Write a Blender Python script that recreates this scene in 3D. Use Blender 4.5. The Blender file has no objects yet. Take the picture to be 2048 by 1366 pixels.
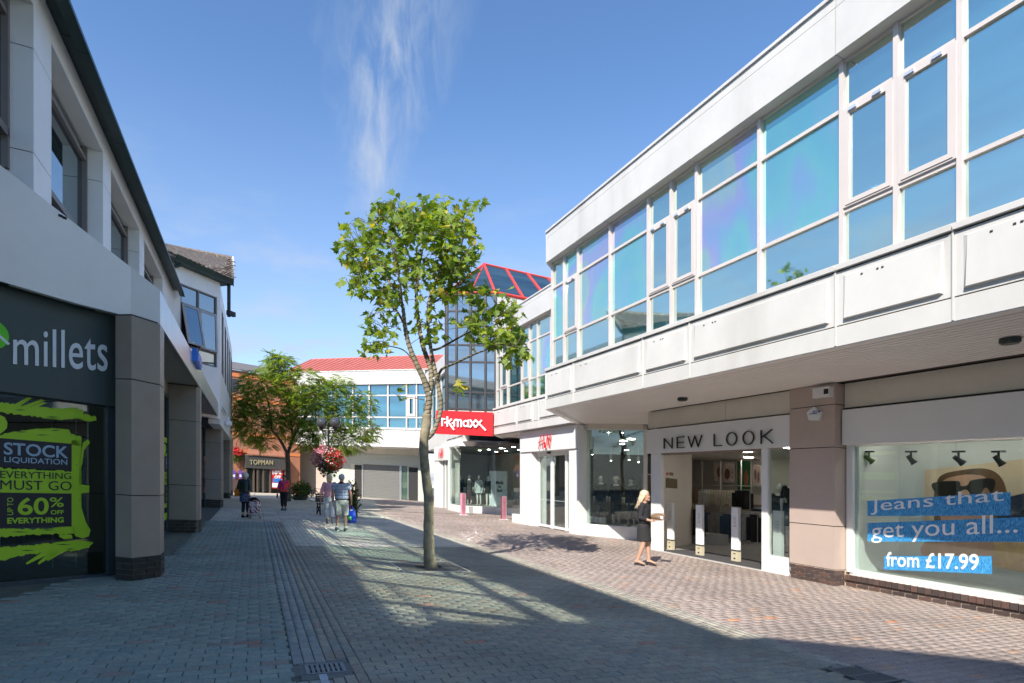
import bpy, bmesh, math, random
import numpy as np
from mathutils import Vector, Matrix
random.seed(7)
S = bpy.context.scene
COL = S.collection
R = math.radians
# ------------------------------------------------------------------ camera
FPX, CX, HY, CZ = 1144.0, 1024.0, 945.0, 1.6
cam = bpy.data.cameras.new('camera'); cam_o = bpy.data.objects.new('camera', cam); COL.objects.link(cam_o)
S.camera = cam_o
cam_o.location = (0, 0, CZ); cam_o.rotation_euler = (R(90), 0, 0)
cam.sensor_width = 36; cam.lens = FPX/2048*36; cam.shift_y = (HY-683)/2048
cam.clip_start = .05; cam.clip_end = 1500
# ------------------------------------------------------------------ light
SUN_AZ, SUN_EL = 22.0, 39.5          # heading the light travels to (degrees right of +Y), elevation
sl = bpy.data.lights.new('sun', 'SUN'); sl.energy = 4.4; sl.angle = R(.53); sl.color = (1, .93, .83)
sun_o = bpy.data.objects.new('sun', sl); COL.objects.link(sun_o)
sd = Vector((math.sin(R(SUN_AZ))*math.cos(R(SUN_EL)), math.cos(R(SUN_AZ))*math.cos(R(SUN_EL)), -math.sin(R(SUN_EL))))
sun_o.rotation_euler = sd.to_track_quat('-Z', 'Y').to_euler()
sun_o.location = (-20, -40, 40)
S.view_settings.view_transform = 'Standard'; S.view_settings.look = 'None'
S.view_settings.exposure = 0.8; S.view_settings.gamma = 1; S.view_settings.use_curve_mapping = False
S.cycles.use_denoising = True
try:
    S.cycles.denoiser = 'OPENIMAGEDENOISE'
    S.cycles.denoising_input_passes = 'RGB_ALBEDO_NORMAL'
except Exception: pass
S.cycles.use_guiding = True; S.cycles.use_surface_guiding = True
S.cycles.surface_guiding_probability = .6; S.cycles.guiding_training_samples = 128
S.cycles.caustics_reflective = True; S.cycles.caustics_refractive = False
S.cycles.blur_glossy = 0; S.cycles.sample_clamp_indirect = 0
S.cycles.max_bounces = 8; S.cycles.transparent_max_bounces = 12

def world():
    w = bpy.data.worlds.new('World'); S.world = w; w.use_nodes = True
    nt = w.node_tree; N = nt.nodes; L = nt.links
    bg = N['Background']; out = N['World Output']
    sky = N.new('ShaderNodeTexSky'); sky.sky_type = 'NISHITA'; sky.sun_disc = False
    sky.sun_elevation = R(SUN_EL); sky.sun_rotation = R(180+SUN_AZ)
    sky.air_density = .86; sky.dust_density = .05; sky.ozone_density = 2.9; sky.altitude = 60
    def math_(op, a, b=None, c=None):
        n = N.new('ShaderNodeMath'); n.operation = op
        for i, x in enumerate((a, b, c)):
            if x is None: continue
            if isinstance(x, (int, float)): n.inputs[i].default_value = x
            else: L.new(x, n.inputs[i])
        return n.outputs[0]
    tc = N.new('ShaderNodeTexCoord'); sp = N.new('ShaderNodeSeparateXYZ'); L.new(tc.outputs['Generated'], sp.inputs[0])
    # azimuth / elevation coordinates of the view of the sky
    az = math_('ARCTAN2', sp.outputs[0], sp.outputs[1]); el = math_('ARCSINE', sp.outputs[2])
    def mr(x, a, b, c, d, sm=True):
        n = N.new('ShaderNodeMapRange'); n.interpolation_type = 'SMOOTHSTEP' if sm else 'LINEAR'
        L.new(x, n.inputs[0])
        for i, k in enumerate((a, b, c, d)): n.inputs[i+1].default_value = k
        return n.outputs[0]
    cv = N.new('ShaderNodeCombineXYZ'); L.new(az, cv.inputs[0]); L.new(el, cv.inputs[1])
    def noise(scale, detail, rough, vec, dist=0):
        n = N.new('ShaderNodeTexNoise'); n.inputs['Scale'].default_value = scale; n.inputs['Detail'].default_value = detail
        n.inputs['Roughness'].default_value = rough; n.inputs['Distortion'].default_value = dist; L.new(vec, n.inputs['Vector']); return n.outputs[0]
    mp = N.new('ShaderNodeMapping'); mp.inputs['Scale'].default_value = (1, .35, 1); L.new(cv.outputs[0], mp.inputs[0])
    n1 = noise(26, 9, .62, mp.outputs[0], .5); n2 = noise(9, 5, .55, cv.outputs[0], .2)
    # wispy vertical streak
    wob = math_('MULTIPLY', math_('SUBTRACT', n2, .5), .13)
    ax = math_('ADD', math_('MULTIPLY_ADD', el, .20, -.330), wob)     # axis azimuth at an elevation
    dd = math_('ABSOLUTE', math_('SUBTRACT', az, ax))
    wid = mr(el, .38, .70, .036, .14)
    core = math_('SUBTRACT', 1.0, math_('DIVIDE', dd, wid)); core = math_('MAXIMUM', core, 0.0)
    streak = math_('MULTIPLY', math_('MULTIPLY', core, mr(n1, .30, .74, 0, 1)), math_('MULTIPLY', mr(el, .36, .50, 0, 1), mr(el, .78, .58, .25, 1)))
    # faint low cloud
    mp2 = N.new('ShaderNodeMapping'); mp2.inputs['Scale'].default_value = (1.2, 3.6, 1); mp2.inputs['Rotation'].default_value = (0, 0, R(-28)); L.new(cv.outputs[0], mp2.inputs[0])
    n3 = noise(4.5, 8, .58, mp2.outputs[0], .35)
    low = math_('MULTIPLY', mr(n3, .44, .74, 0, 1), mr(el, .55, .10, 0, .75))
    fac = math_('MINIMUM', math_('ADD', math_('ADD', math_('MULTIPLY', streak, .80), low), mr(el, .62, .06, 0, .42)), 1.0)
    mix = N.new('ShaderNodeMix'); mix.data_type = 'RGBA'
    hsv = N.new('ShaderNodeHueSaturation'); hsv.inputs['Saturation'].default_value = 1.09; hsv.inputs['Value'].default_value = 1.0; L.new(sky.outputs[0], hsv.inputs['Color'])
    L.new(fac, mix.inputs[0]); L.new(hsv.outputs[0], mix.inputs[6]); mix.inputs[7].default_value = (2.35, 2.65, 3.15, 1)
    L.new(mix.outputs[2], bg.inputs[0]); bg.inputs[1].default_value = .15
world()

# ------------------------------------------------------------------ street frame
# u runs along the street away from the camera, v across it to the right; the whole place falls K per metre of v.
_a = math.atan(516/FPX); SA, CA = math.sin(_a), math.cos(_a); K = .06
def W(u, v, h=0.0): return Vector((v*CA-u*SA, v*SA+u*CA, h-K*v))
def uv_of(X, Y): return (-X*SA+Y*CA, X*CA+Y*SA)
def ray(px, py):
    dx = (px-CX)/FPX; return (-dx*SA+CA, dx*CA+SA, (HY-py)/FPX)
def gnd(px, py):
    a, b, c = ray(px, py); t = CZ/(-c-K*b); return (a*t, b*t)
def at_depth(px, py, t):
    a, b, c = ray(px, py); return (a*t, b*t, CZ+c*t+K*b*t)
UDIR = Vector((-SA, CA, 0)); VDIR = Vector((CA, SA, -K))
ROTU = math.atan2(CA, -SA)
class Fr:
    """a vertical facade plane: origin (u0,v0), running at ang degrees from the street direction towards +v"""
    def __init__(s, u0, v0, ang, flip=False):
        s.u0, s.v0 = u0, v0; s.d = (math.cos(R(ang)), math.sin(R(ang)))
        n = (s.d[1], -s.d[0])
        if n[0]*(-u0)+n[1]*(-v0) < 0: n = (-n[0], -n[1])
        if flip: n = (-n[0], -n[1])
        s.n = n; s.ang = ang
    def uv(s, a, o=0): return (s.u0+s.d[0]*a+s.n[0]*o, s.v0+s.d[1]*a+s.n[1]*o)
    def P(s, a, h, o=0):
        u, v = s.uv(a, o); return W(u, v, h)
    def at(s, px, py, o=0):
        a, b, c = ray(px, py); pu, pv = s.u0+s.n[0]*o, s.v0+s.n[1]*o
        # t*(a,b) = p + k*d
        det = a*(-s.d[1])+b*s.d[0]
        t = (pu*(-s.d[1])+pv*s.d[0])/det
        k = (t*a-pu)*s.d[0]+(t*b-pv)*s.d[1]
        return k, CZ+t*c+K*b*t
    def s(s_, px, o=0): return s_.at(px, HY, o)[0]
    def h(s_, px, py, o=0): return s_.at(px, py, o)[1]
def fr_line(p, q):
    ang = math.degrees(math.atan2(q[1]-p[1], q[0]-p[0])); return Fr(p[0], p[1], ang)

# ------------------------------------------------------------------ mesh helpers
class MB:
    def __init__(s): s.v = []; s.f = []
    def hexa(s, p):
        n = len(s.v); s.v += [tuple(x) for x in p]
        s.f += [tuple(n+i for i in q) for q in ((0,1,2,3),(7,6,5,4),(0,4,5,1),(1,5,6,2),(2,6,7,3),(3,7,4,0))]; return s
    def box(s, F, a0, a1, h0, h1, o0, o1):
        if isinstance(h0, (int, float)): h0 = (h0, h0)
        if isinstance(h1, (int, float)): h1 = (h1, h1)
        return s.hexa([F.P(a0,h0[0],o0),F.P(a1,h0[1],o0),F.P(a1,h1[1],o0),F.P(a0,h1[0],o0),
                F.P(a0,h0[0],o1),F.P(a1,h0[1],o1),F.P(a1,h1[1],o1),F.P(a0,h1[0],o1)])
    def prism(s, pts, vec):
        """pts: planar loop of world points, extruded by vec"""
        n = len(s.v); m = len(pts); vec = Vector(vec)
        s.v += [tuple(x) for x in pts]+[tuple(Vector(x)+vec) for x in pts]
        s.f += [tuple(n+i for i in range(m)), tuple(n+m+i for i in reversed(range(m)))]
        s.f += [(n+i, n+m+i, n+m+(i+1)%m, n+(i+1)%m) for i in range(m)]; return s
    def slab(s, uvs, h0, h1):
        """horizontal polygon in street coordinates between two heights"""
        n = len(s.v); m = len(uvs)
        s.v += [tuple(W(u,v,h0)) for u,v in uvs]+[tuple(W(u,v,h1)) for u,v in uvs]
        s.f += [tuple(n+i for i in range(m)), tuple(n+m+i for i in reversed(range(m)))]
        s.f += [(n+i, n+m+i, n+m+(i+1)%m, n+(i+1)%m) for i in range(m)]; return s
    def quad(s, pts):
        n = len(s.v); s.v += [tuple(x) for x in pts]; s.f.append(tuple(range(n, n+len(pts)))); return s
    def tube(s, pts, rad, seg=8, cap=True, sx=1.0, axis=None):
        """lofted tube; rad list; optional squash sx along 'axis'"""
        pts = [Vector(p) for p in pts]; n0 = len(s.v); m = len(pts)
        if isinstance(rad, (int, float)): rad = [rad]*m
        up = None
        for i, p in enumerate(pts):
            t = (pts[min(i+1,m-1)]-pts[max(i-1,0)])
            if t.length < 1e-9: t = Vector((0,0,1))
            t.normalize()
            if up is None:
                up = Vector((1,0,0)) if abs(t.x) < .9 else Vector((0,1,0))
            up = (up - t*up.dot(t))
            if up.length < 1e-6: up = t.orthogonal()
            up.normalize(); w = t.cross(up)
            for k in range(seg):
                a = 2*math.pi*k/seg
                r = rad[i] if not isinstance(rad[i], tuple) else None
                if r is None: q = up*math.cos(a)*rad[i][0]+w*math.sin(a)*rad[i][1]
                else: q = (up*math.cos(a)+w*math.sin(a))*r
                s.v.append(tuple(p+q))
        for i in range(m-1):
            for k in range(seg):
                a = n0+i*seg+k; b = n0+i*seg+(k+1)%seg
                s.f.append((a, b, b+seg, a+seg))
        if cap:
            s.f.append(tuple(n0+k for k in reversed(range(seg)))); s.f.append(tuple(n0+(m-1)*seg+k for k in range(seg)))
        return s
    def ball(s, c, r, nu=10, nv=7, sc=(1,1,1)):
        c = Vector(c); n0 = len(s.v)
        for j in range(nv+1):
            th = math.pi*j/nv
            for i in range(nu):
                ph = 2*math.pi*i/nu
                s.v.append((c.x+r*sc[0]*math.sin(th)*math.cos(ph), c.y+r*sc[1]*math.sin(th)*math.sin(ph), c.z+r*sc[2]*math.cos(th)))
        for j in range(nv):
            for i in range(nu):
                a = n0+j*nu+i; b = n0+j*nu+(i+1)%nu
                s.f.append((a, a+nu, b+nu, b))
        return s
    def mesh(s, name, mat, smooth=False):
        me = bpy.data.meshes.new(name); me.from_pydata(s.v, [], s.f)
        if mat: me.materials.append(mat)
        if smooth: me.polygons.foreach_set('use_smooth', [True]*len(me.polygons))
        me.update(); return me
    def build(s, name, mat, parent=None, smooth=False, fix=False, **kw):
        me = s.mesh(name, mat, smooth)
        if fix:
            bm = bmesh.new(); bm.from_mesh(me); bmesh.ops.remove_doubles(bm, verts=bm.verts, dist=1e-5)
            bmesh.ops.recalc_face_normals(bm, faces=bm.faces); bm.to_mesh(me); bm.free()
        return link(name, me, parent, **kw)
def link(name, data, parent=None, label=None, cat=None, group=None, kind=None, loc=None):
    o = bpy.data.objects.new(name, data); COL.objects.link(o)
    if parent is not None:
        o.parent = parent
        o.matrix_parent_inverse = Matrix.Translation(-ploc(parent))
    if loc is not None: o.location = loc
    if label: o['label'] = label
    if cat: o['category'] = cat
    if group: o['group'] = group
    if kind: o['kind'] = kind
    return o
_PL = {}
def ploc(o): return _PL.get(o.name, Vector((0,0,0)))
def thing(name, label, cat, loc=(0,0,0), group=None):
    o = bpy.data.objects.new(name, None); COL.objects.link(o); o.empty_display_size = .2
    o.location = loc; _PL[o.name] = Vector(loc)
    o['label'] = label; o['category'] = cat
    if group: o['group'] = group
    return o
def cyl(c0, c1, r, seg=12): return MB().tube([c0, c1], r, seg)

# ------------------------------------------------------------------ materials
MATS = {}
def nodes(name):
    m = bpy.data.materials.new(name); m.use_nodes = True
    nt = m.node_tree; return m, nt, nt.nodes, nt.links, nt.nodes['Principled BSDF']
def M(name, col=(.5,.5,.5), rough=.6, metal=0, var=.08, scale=6, bump=0, bscale=60, spec=.5, dirt=0, streak=False):
    if name in MATS: return MATS[name]
    m, nt, N, L, B = nodes(name)
    B.inputs['Roughness'].default_value = rough; B.inputs['Metallic'].default_value = metal
    B.inputs['Specular IOR Level'].default_value = spec
    tc = N.new('ShaderNodeTexCoord')
    mp = N.new('ShaderNodeMapping'); L.new(tc.outputs['Object'], mp.inputs[0])
    if streak: mp.inputs['Scale'].default_value = (1, 1, .12)
    n = N.new('ShaderNodeTexNoise'); n.inputs['Scale'].default_value = scale; n.inputs['Detail'].default_value = 6; n.inputs['Roughness'].default_value = .62
    L.new(mp.outputs[0], n.inputs['Vector'])
    mr = N.new('ShaderNodeMapRange'); L.new(n.outputs[0], mr.inputs[0]); mr.inputs[1].default_value = .3; mr.inputs[2].default_value = .7
    mr.inputs[3].default_value = 1-var; mr.inputs[4].default_value = 1+var
    oi = N.new('ShaderNodeObjectInfo'); mo = N.new('ShaderNodeMapRange'); L.new(oi.outputs['Random'], mo.inputs[0])
    mo.inputs[3].default_value = 1-var*.35; mo.inputs[4].default_value = 1+var*.35
    mm = N.new('ShaderNodeMath'); mm.operation = 'MULTIPLY'; L.new(mr.outputs[0], mm.inputs[0]); L.new(mo.outputs[0], mm.inputs[1])
    hs = N.new('ShaderNodeHueSaturation'); hs.inputs['Color'].default_value = (*col, 1); L.new(mm.outputs[0], hs.inputs['Value'])
    last = hs.outputs[0]
    if dirt:
        n2 = N.new('ShaderNodeTexNoise'); n2.inputs['Scale'].default_value = scale*.35; n2.inputs['Detail'].default_value = 8
        mp2 = N.new('ShaderNodeMapping'); mp2.inputs['Scale'].default_value = (1.6, 1.6, .25); L.new(tc.outputs['Object'], mp2.inputs[0]); L.new(mp2.outputs[0], n2.inputs['Vector'])
        r2 = N.new('ShaderNodeMapRange'); L.new(n2.outputs[0], r2.inputs[0]); r2.inputs[1].default_value = .55; r2.inputs[2].default_value = .8; r2.inputs[3].default_value = 0; r2.inputs[4].default_value = dirt
        mx = N.new('ShaderNodeMix'); mx.data_type = 'RGBA'; L.new(r2.outputs[0], mx.inputs[0]); L.new(last, mx.inputs[6]); mx.inputs[7].default_value = (col[0]*.45, col[1]*.42, col[2]*.36, 1); last = mx.outputs[2]
    L.new(last, B.inputs['Base Color'])
    if bump:
        n3 = N.new('ShaderNodeTexNoise'); n3.inputs['Scale'].default_value = bscale; n3.inputs['Detail'].default_value = 4; L.new(tc.outputs['Object'], n3.inputs['Vector'])
        b = N.new('ShaderNodeBump'); b.inputs['Strength'].default_value = bump; b.inputs['Distance'].default_value = .01; L.new(n3.outputs[0], b.inputs['Height']); L.new(b.outputs[0], B.inputs['Normal'])
    MATS[name] = m; return m
def emit(name, col, st):
    if name in MATS: return MATS[name]
    m, nt, N, L, B = nodes(name); B.inputs['Base Color'].default_value = (*col, 1)
    B.inputs['Emission Color'].default_value = (*col, 1); B.inputs['Emission Strength'].default_value = st
    MATS[name] = m; return m
def shopglass(name, tint=(.86,.92,.90), f0=.07, rough=0.0):
    if name in MATS: return MATS[name]
    m, nt, N, L, B = nodes(name); N.remove(B); out = N['Material Output']
    t = N.new('ShaderNodeBsdfTransparent'); t.inputs[0].default_value = (*tint, 1)
    g = N.new('ShaderNodeBsdfGlossy'); g.inputs['Roughness'].default_value = rough; g.inputs[0].default_value = (.95, 1, 1, 1)
    lw = N.new('ShaderNodeLayerWeight'); lw.inputs[0].default_value = .12
    mr = N.new('ShaderNodeMapRange'); L.new(lw.outputs['Facing'], mr.inputs[0]); mr.inputs[3].default_value = f0; mr.inputs[4].default_value = .55
    mx = N.new('ShaderNodeMixShader'); L.new(mr.outputs[0], mx.inputs[0]); L.new(t.outputs[0], mx.inputs[1]); L.new(g.outputs[0], mx.inputs[2]); L.new(mx.outputs[0], out.inputs[0])
    MATS[name] = m; return m
def filmglass(name, refl=(.74,.85,.76), under=(.04,.17,.20), irid=0.0, rough=.036, mixf=.92):
    """solar-film window glass: tinted mirror over a dim blue layer painted as interior haze, with oil-like colours where the film is stressed"""
    if name in MATS: return MATS[name]
    m, nt, N, L, B = nodes(name); N.remove(B); out = N['Material Output']
    d = N.new('ShaderNodeBsdfDiffuse'); d.inputs[0].default_value = (*under, 1)
    g = N.new('ShaderNodeBsdfGlossy'); g.inputs['Roughness'].default_value = rough
    tc = N.new('ShaderNodeTexCoord')
    if irid:
        mp = N.new('ShaderNodeMapping'); mp.inputs['Scale'].default_value = (.55, .55, .5); L.new(tc.outputs['Object'], mp.inputs[0])
        n = N.new('ShaderNodeTexNoise'); n.inputs['Scale'].default_value = .7; n.inputs['Detail'].default_value = 1.6; n.inputs['Distortion'].default_value = .25; L.new(mp.outputs[0], n.inputs['Vector'])
        mp3 = N.new('ShaderNodeMapping'); mp3.inputs['Scale'].default_value = (3, 3, .35); L.new(tc.outputs['Object'], mp3.inputs[0])
        n3 = N.new('ShaderNodeTexNoise'); n3.inputs['Scale'].default_value = 1.8; n3.inputs['Detail'].default_value = 4; L.new(mp3.outputs[0], n3.inputs['Vector'])
        ad = N.new('ShaderNodeMath'); ad.operation = 'MULTIPLY_ADD'; L.new(n3.outputs[0], ad.inputs[0]); ad.inputs[1].default_value = .12; L.new(n.outputs[0], ad.inputs[2])
        cr = N.new('ShaderNodeValToRGB'); el = cr.color_ramp.elements
        stops = [(.36,(.58,.82,.86)),(.45,(.34,.88,.80)),(.52,(.42,.98,.78)),(.575,(.62,.70,.98)),(.62,(.88,.62,.98)),(.67,(.86,.94,.68)),(.76,(.50,.82,.86))]
        el[0].position = stops[0][0]; el[0].color = (*stops[0][1], 1); el[1].position = stops[-1][0]; el[1].color = (*stops[-1][1], 1)
        for p, c in stops[1:-1]:
            e = el.new(p); e.color = (*c, 1)
        L.new(ad.outputs[0], cr.inputs[0])
        mx = N.new('ShaderNodeMix'); mx.data_type = 'RGBA'; mx.inputs[0].default_value = irid*.5; mx.inputs[6].default_value = (*refl, 1); L.new(cr.outputs[0], mx.inputs[7])
        L.new(mx.outputs[2], g.inputs[0])
        mx2 = N.new('ShaderNodeMix'); mx2.data_type = 'RGBA'; mx2.inputs[0].default_value = irid*.8; mx2.inputs[6].default_value = (*under, 1)
        sc = N.new('ShaderNodeMix'); sc.data_type = 'RGBA'; sc.blend_type = 'MULTIPLY'; sc.inputs[0].default_value = 1; L.new(cr.outputs[0], sc.inputs[6]); sc.inputs[7].default_value = (.5, .6, .7, 1)
        L.new(sc.outputs[2], mx2.inputs[7]); L.new(mx2.outputs[2], d.inputs[0])
    else: g.inputs[0].default_value = (*refl, 1)
    if not irid:
        mpw = N.new('ShaderNodeMapping'); mpw.inputs['Scale'].default_value = (.25, .25, 2.2); L.new(tc.outputs['Object'], mpw.inputs[0])
        nw = N.new('ShaderNodeTexNoise'); nw.inputs['Scale'].default_value = 1.3; nw.inputs['Detail'].default_value = 4; L.new(mpw.outputs[0], nw.inputs['Vector'])
        mw = N.new('ShaderNodeMapRange'); L.new(nw.outputs[0], mw.inputs[0]); mw.inputs[1].default_value = .3; mw.inputs[2].default_value = .7; mw.inputs[3].default_value = .5; mw.inputs[4].default_value = 1.9
        hw2 = N.new('ShaderNodeHueSaturation'); hw2.inputs['Color'].default_value = (*under, 1); L.new(mw.outputs[0], hw2.inputs['Value']); L.new(hw2.outputs[0], d.inputs[0])  # uneven bands painted in as hints of lights and blinds inside
    lw = N.new('ShaderNodeLayerWeight'); lw.inputs[0].default_value = .25
    mr = N.new('ShaderNodeMapRange'); L.new(lw.outputs['Facing'], mr.inputs[0]); mr.inputs[3].default_value = mixf-.12; mr.inputs[4].default_value = min(.97, mixf+.2)
    mx = N.new('ShaderNodeMixShader'); L.new(mr.outputs[0], mx.inputs[0]); L.new(d.outputs[0], mx.inputs[1]); L.new(g.outputs[0], mx.inputs[2]); L.new(mx.outputs[0], out.inputs[0])
    MATS[name] = m; return m
def ramp_random(name, cols, rough=.85, bump=.25, attr=None, spec=.3, nscale=35):
    """colour picked per piece: from Object Info (attr None) or from a mesh attribute"""
    if name in MATS: return MATS[name]
    m, nt, N, L, B = nodes(name)
    B.inputs['Roughness'].default_value = rough; B.inputs['Specular IOR Level'].default_value = spec
    if attr: a = N.new('ShaderNodeAttribute'); a.attribute_name = attr; src = a.outputs['Fac']
    else: a = N.new('ShaderNodeObjectInfo'); src = a.outputs['Random']
    cr = N.new('ShaderNodeValToRGB'); cr.color_ramp.interpolation = 'CONSTANT'; el = cr.color_ramp.elements
    el[0].position = 0; el[0].color = (*cols[0][1], 1)
    for i, (p, c) in enumerate(cols[1:]):
        e = el[1] if i == 0 else el.new(p)
        e.position = p; e.color = (*c, 1)
    L.new(src, cr.inputs[0])
    tc = N.new('ShaderNodeTexCoord'); geo = N.new('ShaderNodeNewGeometry')
    n = N.new('ShaderNodeTexNoise'); n.inputs['Scale'].default_value = nscale; n.inputs['Detail'].default_value = 5; L.new(geo.outputs['Position'], n.inputs['Vector'])
    mr = N.new('ShaderNodeMapRange'); L.new(n.outputs[0], mr.inputs[0]); mr.inputs[1].default_value = .3; mr.inputs[2].default_value = .7; mr.inputs[3].default_value = .82; mr.inputs[4].default_value = 1.16
    n2 = N.new('ShaderNodeTexNoise'); n2.inputs['Scale'].default_value = .8; n2.inputs['Detail'].default_value = 6; L.new(geo.outputs['Position'], n2.inputs['Vector'])
    mr2 = N.new('ShaderNodeMapRange'); L.new(n2.outputs[0], mr2.inputs[0]); mr2.inputs[1].default_value = .3; mr2.inputs[2].default_value = .72; mr2.inputs[3].default_value = .84; mr2.inputs[4].default_value = 1.14
    mm = N.new('ShaderNodeMath'); mm.operation = 'MULTIPLY'; L.new(mr.outputs[0], mm.inputs[0]); L.new(mr2.outputs[0], mm.inputs[1])
    hs = N.new('ShaderNodeHueSaturation'); L.new(cr.outputs[0], hs.inputs['Color']); L.new(mm.outputs[0], hs.inputs['Value'])
    col_out = hs.outputs[0]
    if name.startswith('paver'):
        # trodden-in gum spots and broad faint stains
        vo = N.new('ShaderNodeTexVoronoi'); vo.inputs['Scale'].default_value = 2.6; L.new(geo.outputs['Position'], vo.inputs['Vector'])
        lt_ = N.new('ShaderNodeMapRange'); L.new(vo.outputs['Distance'], lt_.inputs[0]); lt_.inputs[1].default_value = .045; lt_.inputs[2].default_value = .06; lt_.inputs[3].default_value = 1; lt_.inputs[4].default_value = 0
        sc3 = N.new('ShaderNodeSeparateColor'); L.new(vo.outputs['Color'], sc3.inputs[0]); gt = N.new('ShaderNodeMath'); gt.operation = 'GREATER_THAN'; L.new(sc3.outputs[0], gt.inputs[0]); gt.inputs[1].default_value = .62
        gm_ = N.new('ShaderNodeMath'); gm_.operation = 'MULTIPLY'; L.new(lt_.outputs[0], gm_.inputs[0]); L.new(gt.outputs[0], gm_.inputs[1]); g2 = N.new('ShaderNodeMath'); g2.operation = 'MULTIPLY'; L.new(gm_.outputs[0], g2.inputs[0]); g2.inputs[1].default_value = .5
        mxg = N.new('ShaderNodeMix'); mxg.data_type = 'RGBA'; L.new(g2.outputs[0], mxg.inputs[0]); L.new(col_out, mxg.inputs[6]); mxg.inputs[7].default_value = (.55, .53, .48, 1)
        n5 = N.new('ShaderNodeTexNoise'); n5.inputs['Scale'].default_value = .33; n5.inputs['Detail'].default_value = 7; n5.inputs['Roughness'].default_value = .65; L.new(geo.outputs['Position'], n5.inputs['Vector'])
        r5 = N.new('ShaderNodeMapRange'); L.new(n5.outputs[0], r5.inputs[0]); r5.inputs[1].default_value = .42; r5.inputs[2].default_value = .68; r5.inputs[3].default_value = 1.06; r5.inputs[4].default_value = .80
        h5 = N.new('ShaderNodeHueSaturation'); L.new(mxg.outputs[2], h5.inputs['Color']); L.new(r5.outputs[0], h5.inputs['Value']); col_out = h5.outputs[0]
    L.new(col_out, B.inputs['Base Color'])
    if bump:
        b = N.new('ShaderNodeBump'); b.inputs['Strength'].default_value = bump; b.inputs['Distance'].default_value = .004
        n4 = N.new('ShaderNodeTexNoise'); n4.inputs['Scale'].default_value = 130; n4.inputs['Detail'].default_value = 3; L.new(geo.outputs['Position'], n4.inputs['Vector'])
        L.new(n4.outputs[0], b.inputs['Height']); L.new(b.outputs[0], B.inputs['Normal'])
    MATS[name] = m; return m
WHITE = M('white_cladding', (.60,.592,.568), .45, var=.06, scale=1.2, dirt=.5)
WHITE2 = M('white_frame_paint', (.72,.72,.71), .4, var=.02, scale=2)
FRAMEW = M('pale_window_frame', (.62,.565,.535), .42, var=.03, scale=2)
FRAMEL = M('taupe_window_frame', (.20,.175,.16), .5, var=.05)
BEIGE = M('beige_wall', (.66,.61,.52), .7, var=.05, scale=1.5, dirt=.12)
SOFFIT = M('soffit_board_paint', (.90,.87,.83), .5, var=.03, scale=1)
GAP = M('dark_joint', (.03,.03,.03), .9)
PIERR = M('pier_panel_brown', (.47,.375,.325), .55, var=.04, scale=2)
PIERL = M('pier_panel_grey', (.27,.24,.205), .42, var=.07, scale=3)
BLACKF = M('black_paint', (.012,.012,.013), .45)
DKGREEN = M('green_gutter', (.006,.030,.022), .45, var=.2)
CHROME = M('bare_metal', (.45,.46,.48), .35, metal=.8)
RED = M('red_sign_face', (.72,.012,.02), .35, var=.02)
GLASS = shopglass('shop_glass')
GLASSD = shopglass('shop_glass_left', (.55,.66,.62), .10)
FILM = filmglass('solar_film_glass')
FILM_I = filmglass('solar_film_glass_iridescent', irid=.9, mixf=.80)
FILM_I2 = filmglass('solar_film_glass_faint_colour', irid=.35)
LAMP = emit('lit_lamp', (1, .93, .82), 18)
# ================================================================== GROUND
def ground():
    gm, nt, N, L, B = nodes('far_paving')
    B.inputs['Roughness'].default_value = .9
    geo = N.new('ShaderNodeNewGeometry')
    mp = N.new('ShaderNodeMapping'); mp.inputs['Rotation'].default_value = (0, 0, -math.atan2(SA, CA)); L.new(geo.outputs['Position'], mp.inputs[0])
    br = N.new('ShaderNodeTexBrick'); br.inputs['Scale'].default_value = 4.44; br.inputs['Mortar Size'].default_value = .02; br.inputs['Row Height'].default_value = .5; br.inputs['Brick Width'].default_value = 1.0
    br.inputs['Color1'].default_value = (.48,.44,.365,1); br.inputs['Color2'].default_value = (.54,.495,.40,1); br.inputs['Mortar'].default_value = (.13,.12,.11,1); L.new(mp.outputs[0], br.inputs['Vector'])
    n = N.new('ShaderNodeTexNoise'); n.inputs['Scale'].default_value = .5; n.inputs['Detail'].default_value = 7; L.new(geo.outputs['Position'], n.inputs['Vector'])
    mr = N.new('ShaderNodeMapRange'); L.new(n.outputs[0], mr.inputs[0]); mr.inputs[3].default_value = .75; mr.inputs[4].default_value = 1.2
    hs = N.new('ShaderNodeHueSaturation'); L.new(br.outputs[0], hs.inputs['Color']); L.new(mr.outputs[0], hs.inputs['Value']); L.new(hs.outputs[0], B.inputs['Base Color'])
    m = MB(); m.quad([W(-120,-120,-.03), W(-120,120,-.03), W(160,120,-.03), W(160,-120,-.03)])
    m.build('ground', M('joint_sand', (.105,.11,.09), .95, var=.25, scale=9), kind='structure')
    m = MB(); m.quad([W(29,-6,0), W(29,9.2,0), W(62,14,0), W(62,-10,0)])
    m.build('far_pavement', gm, kind='structure')
    bm_ = bpy.data.materials.new('far_brown_paving'); bm_.use_nodes = True
    gm2 = gm.copy(); gm2.name = 'far_brown_paving'
    b2 = [x for x in gm2.node_tree.nodes if x.type == 'TEX_BRICK'][0]
    b2.inputs['Color1'].default_value = (.32,.26,.23,1); b2.inputs['Color2'].default_value = (.36,.29,.25,1); b2.inputs['Mortar'].default_value = (.18,.15,.13,1)
    m = MB(); m.quad([W(29,5.9,.004), W(29,16,.004), W(60,18,.004), W(44,8.3,.004)])
    m.build('far_brown_pavement', gm2, kind='structure')
ground()

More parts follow.
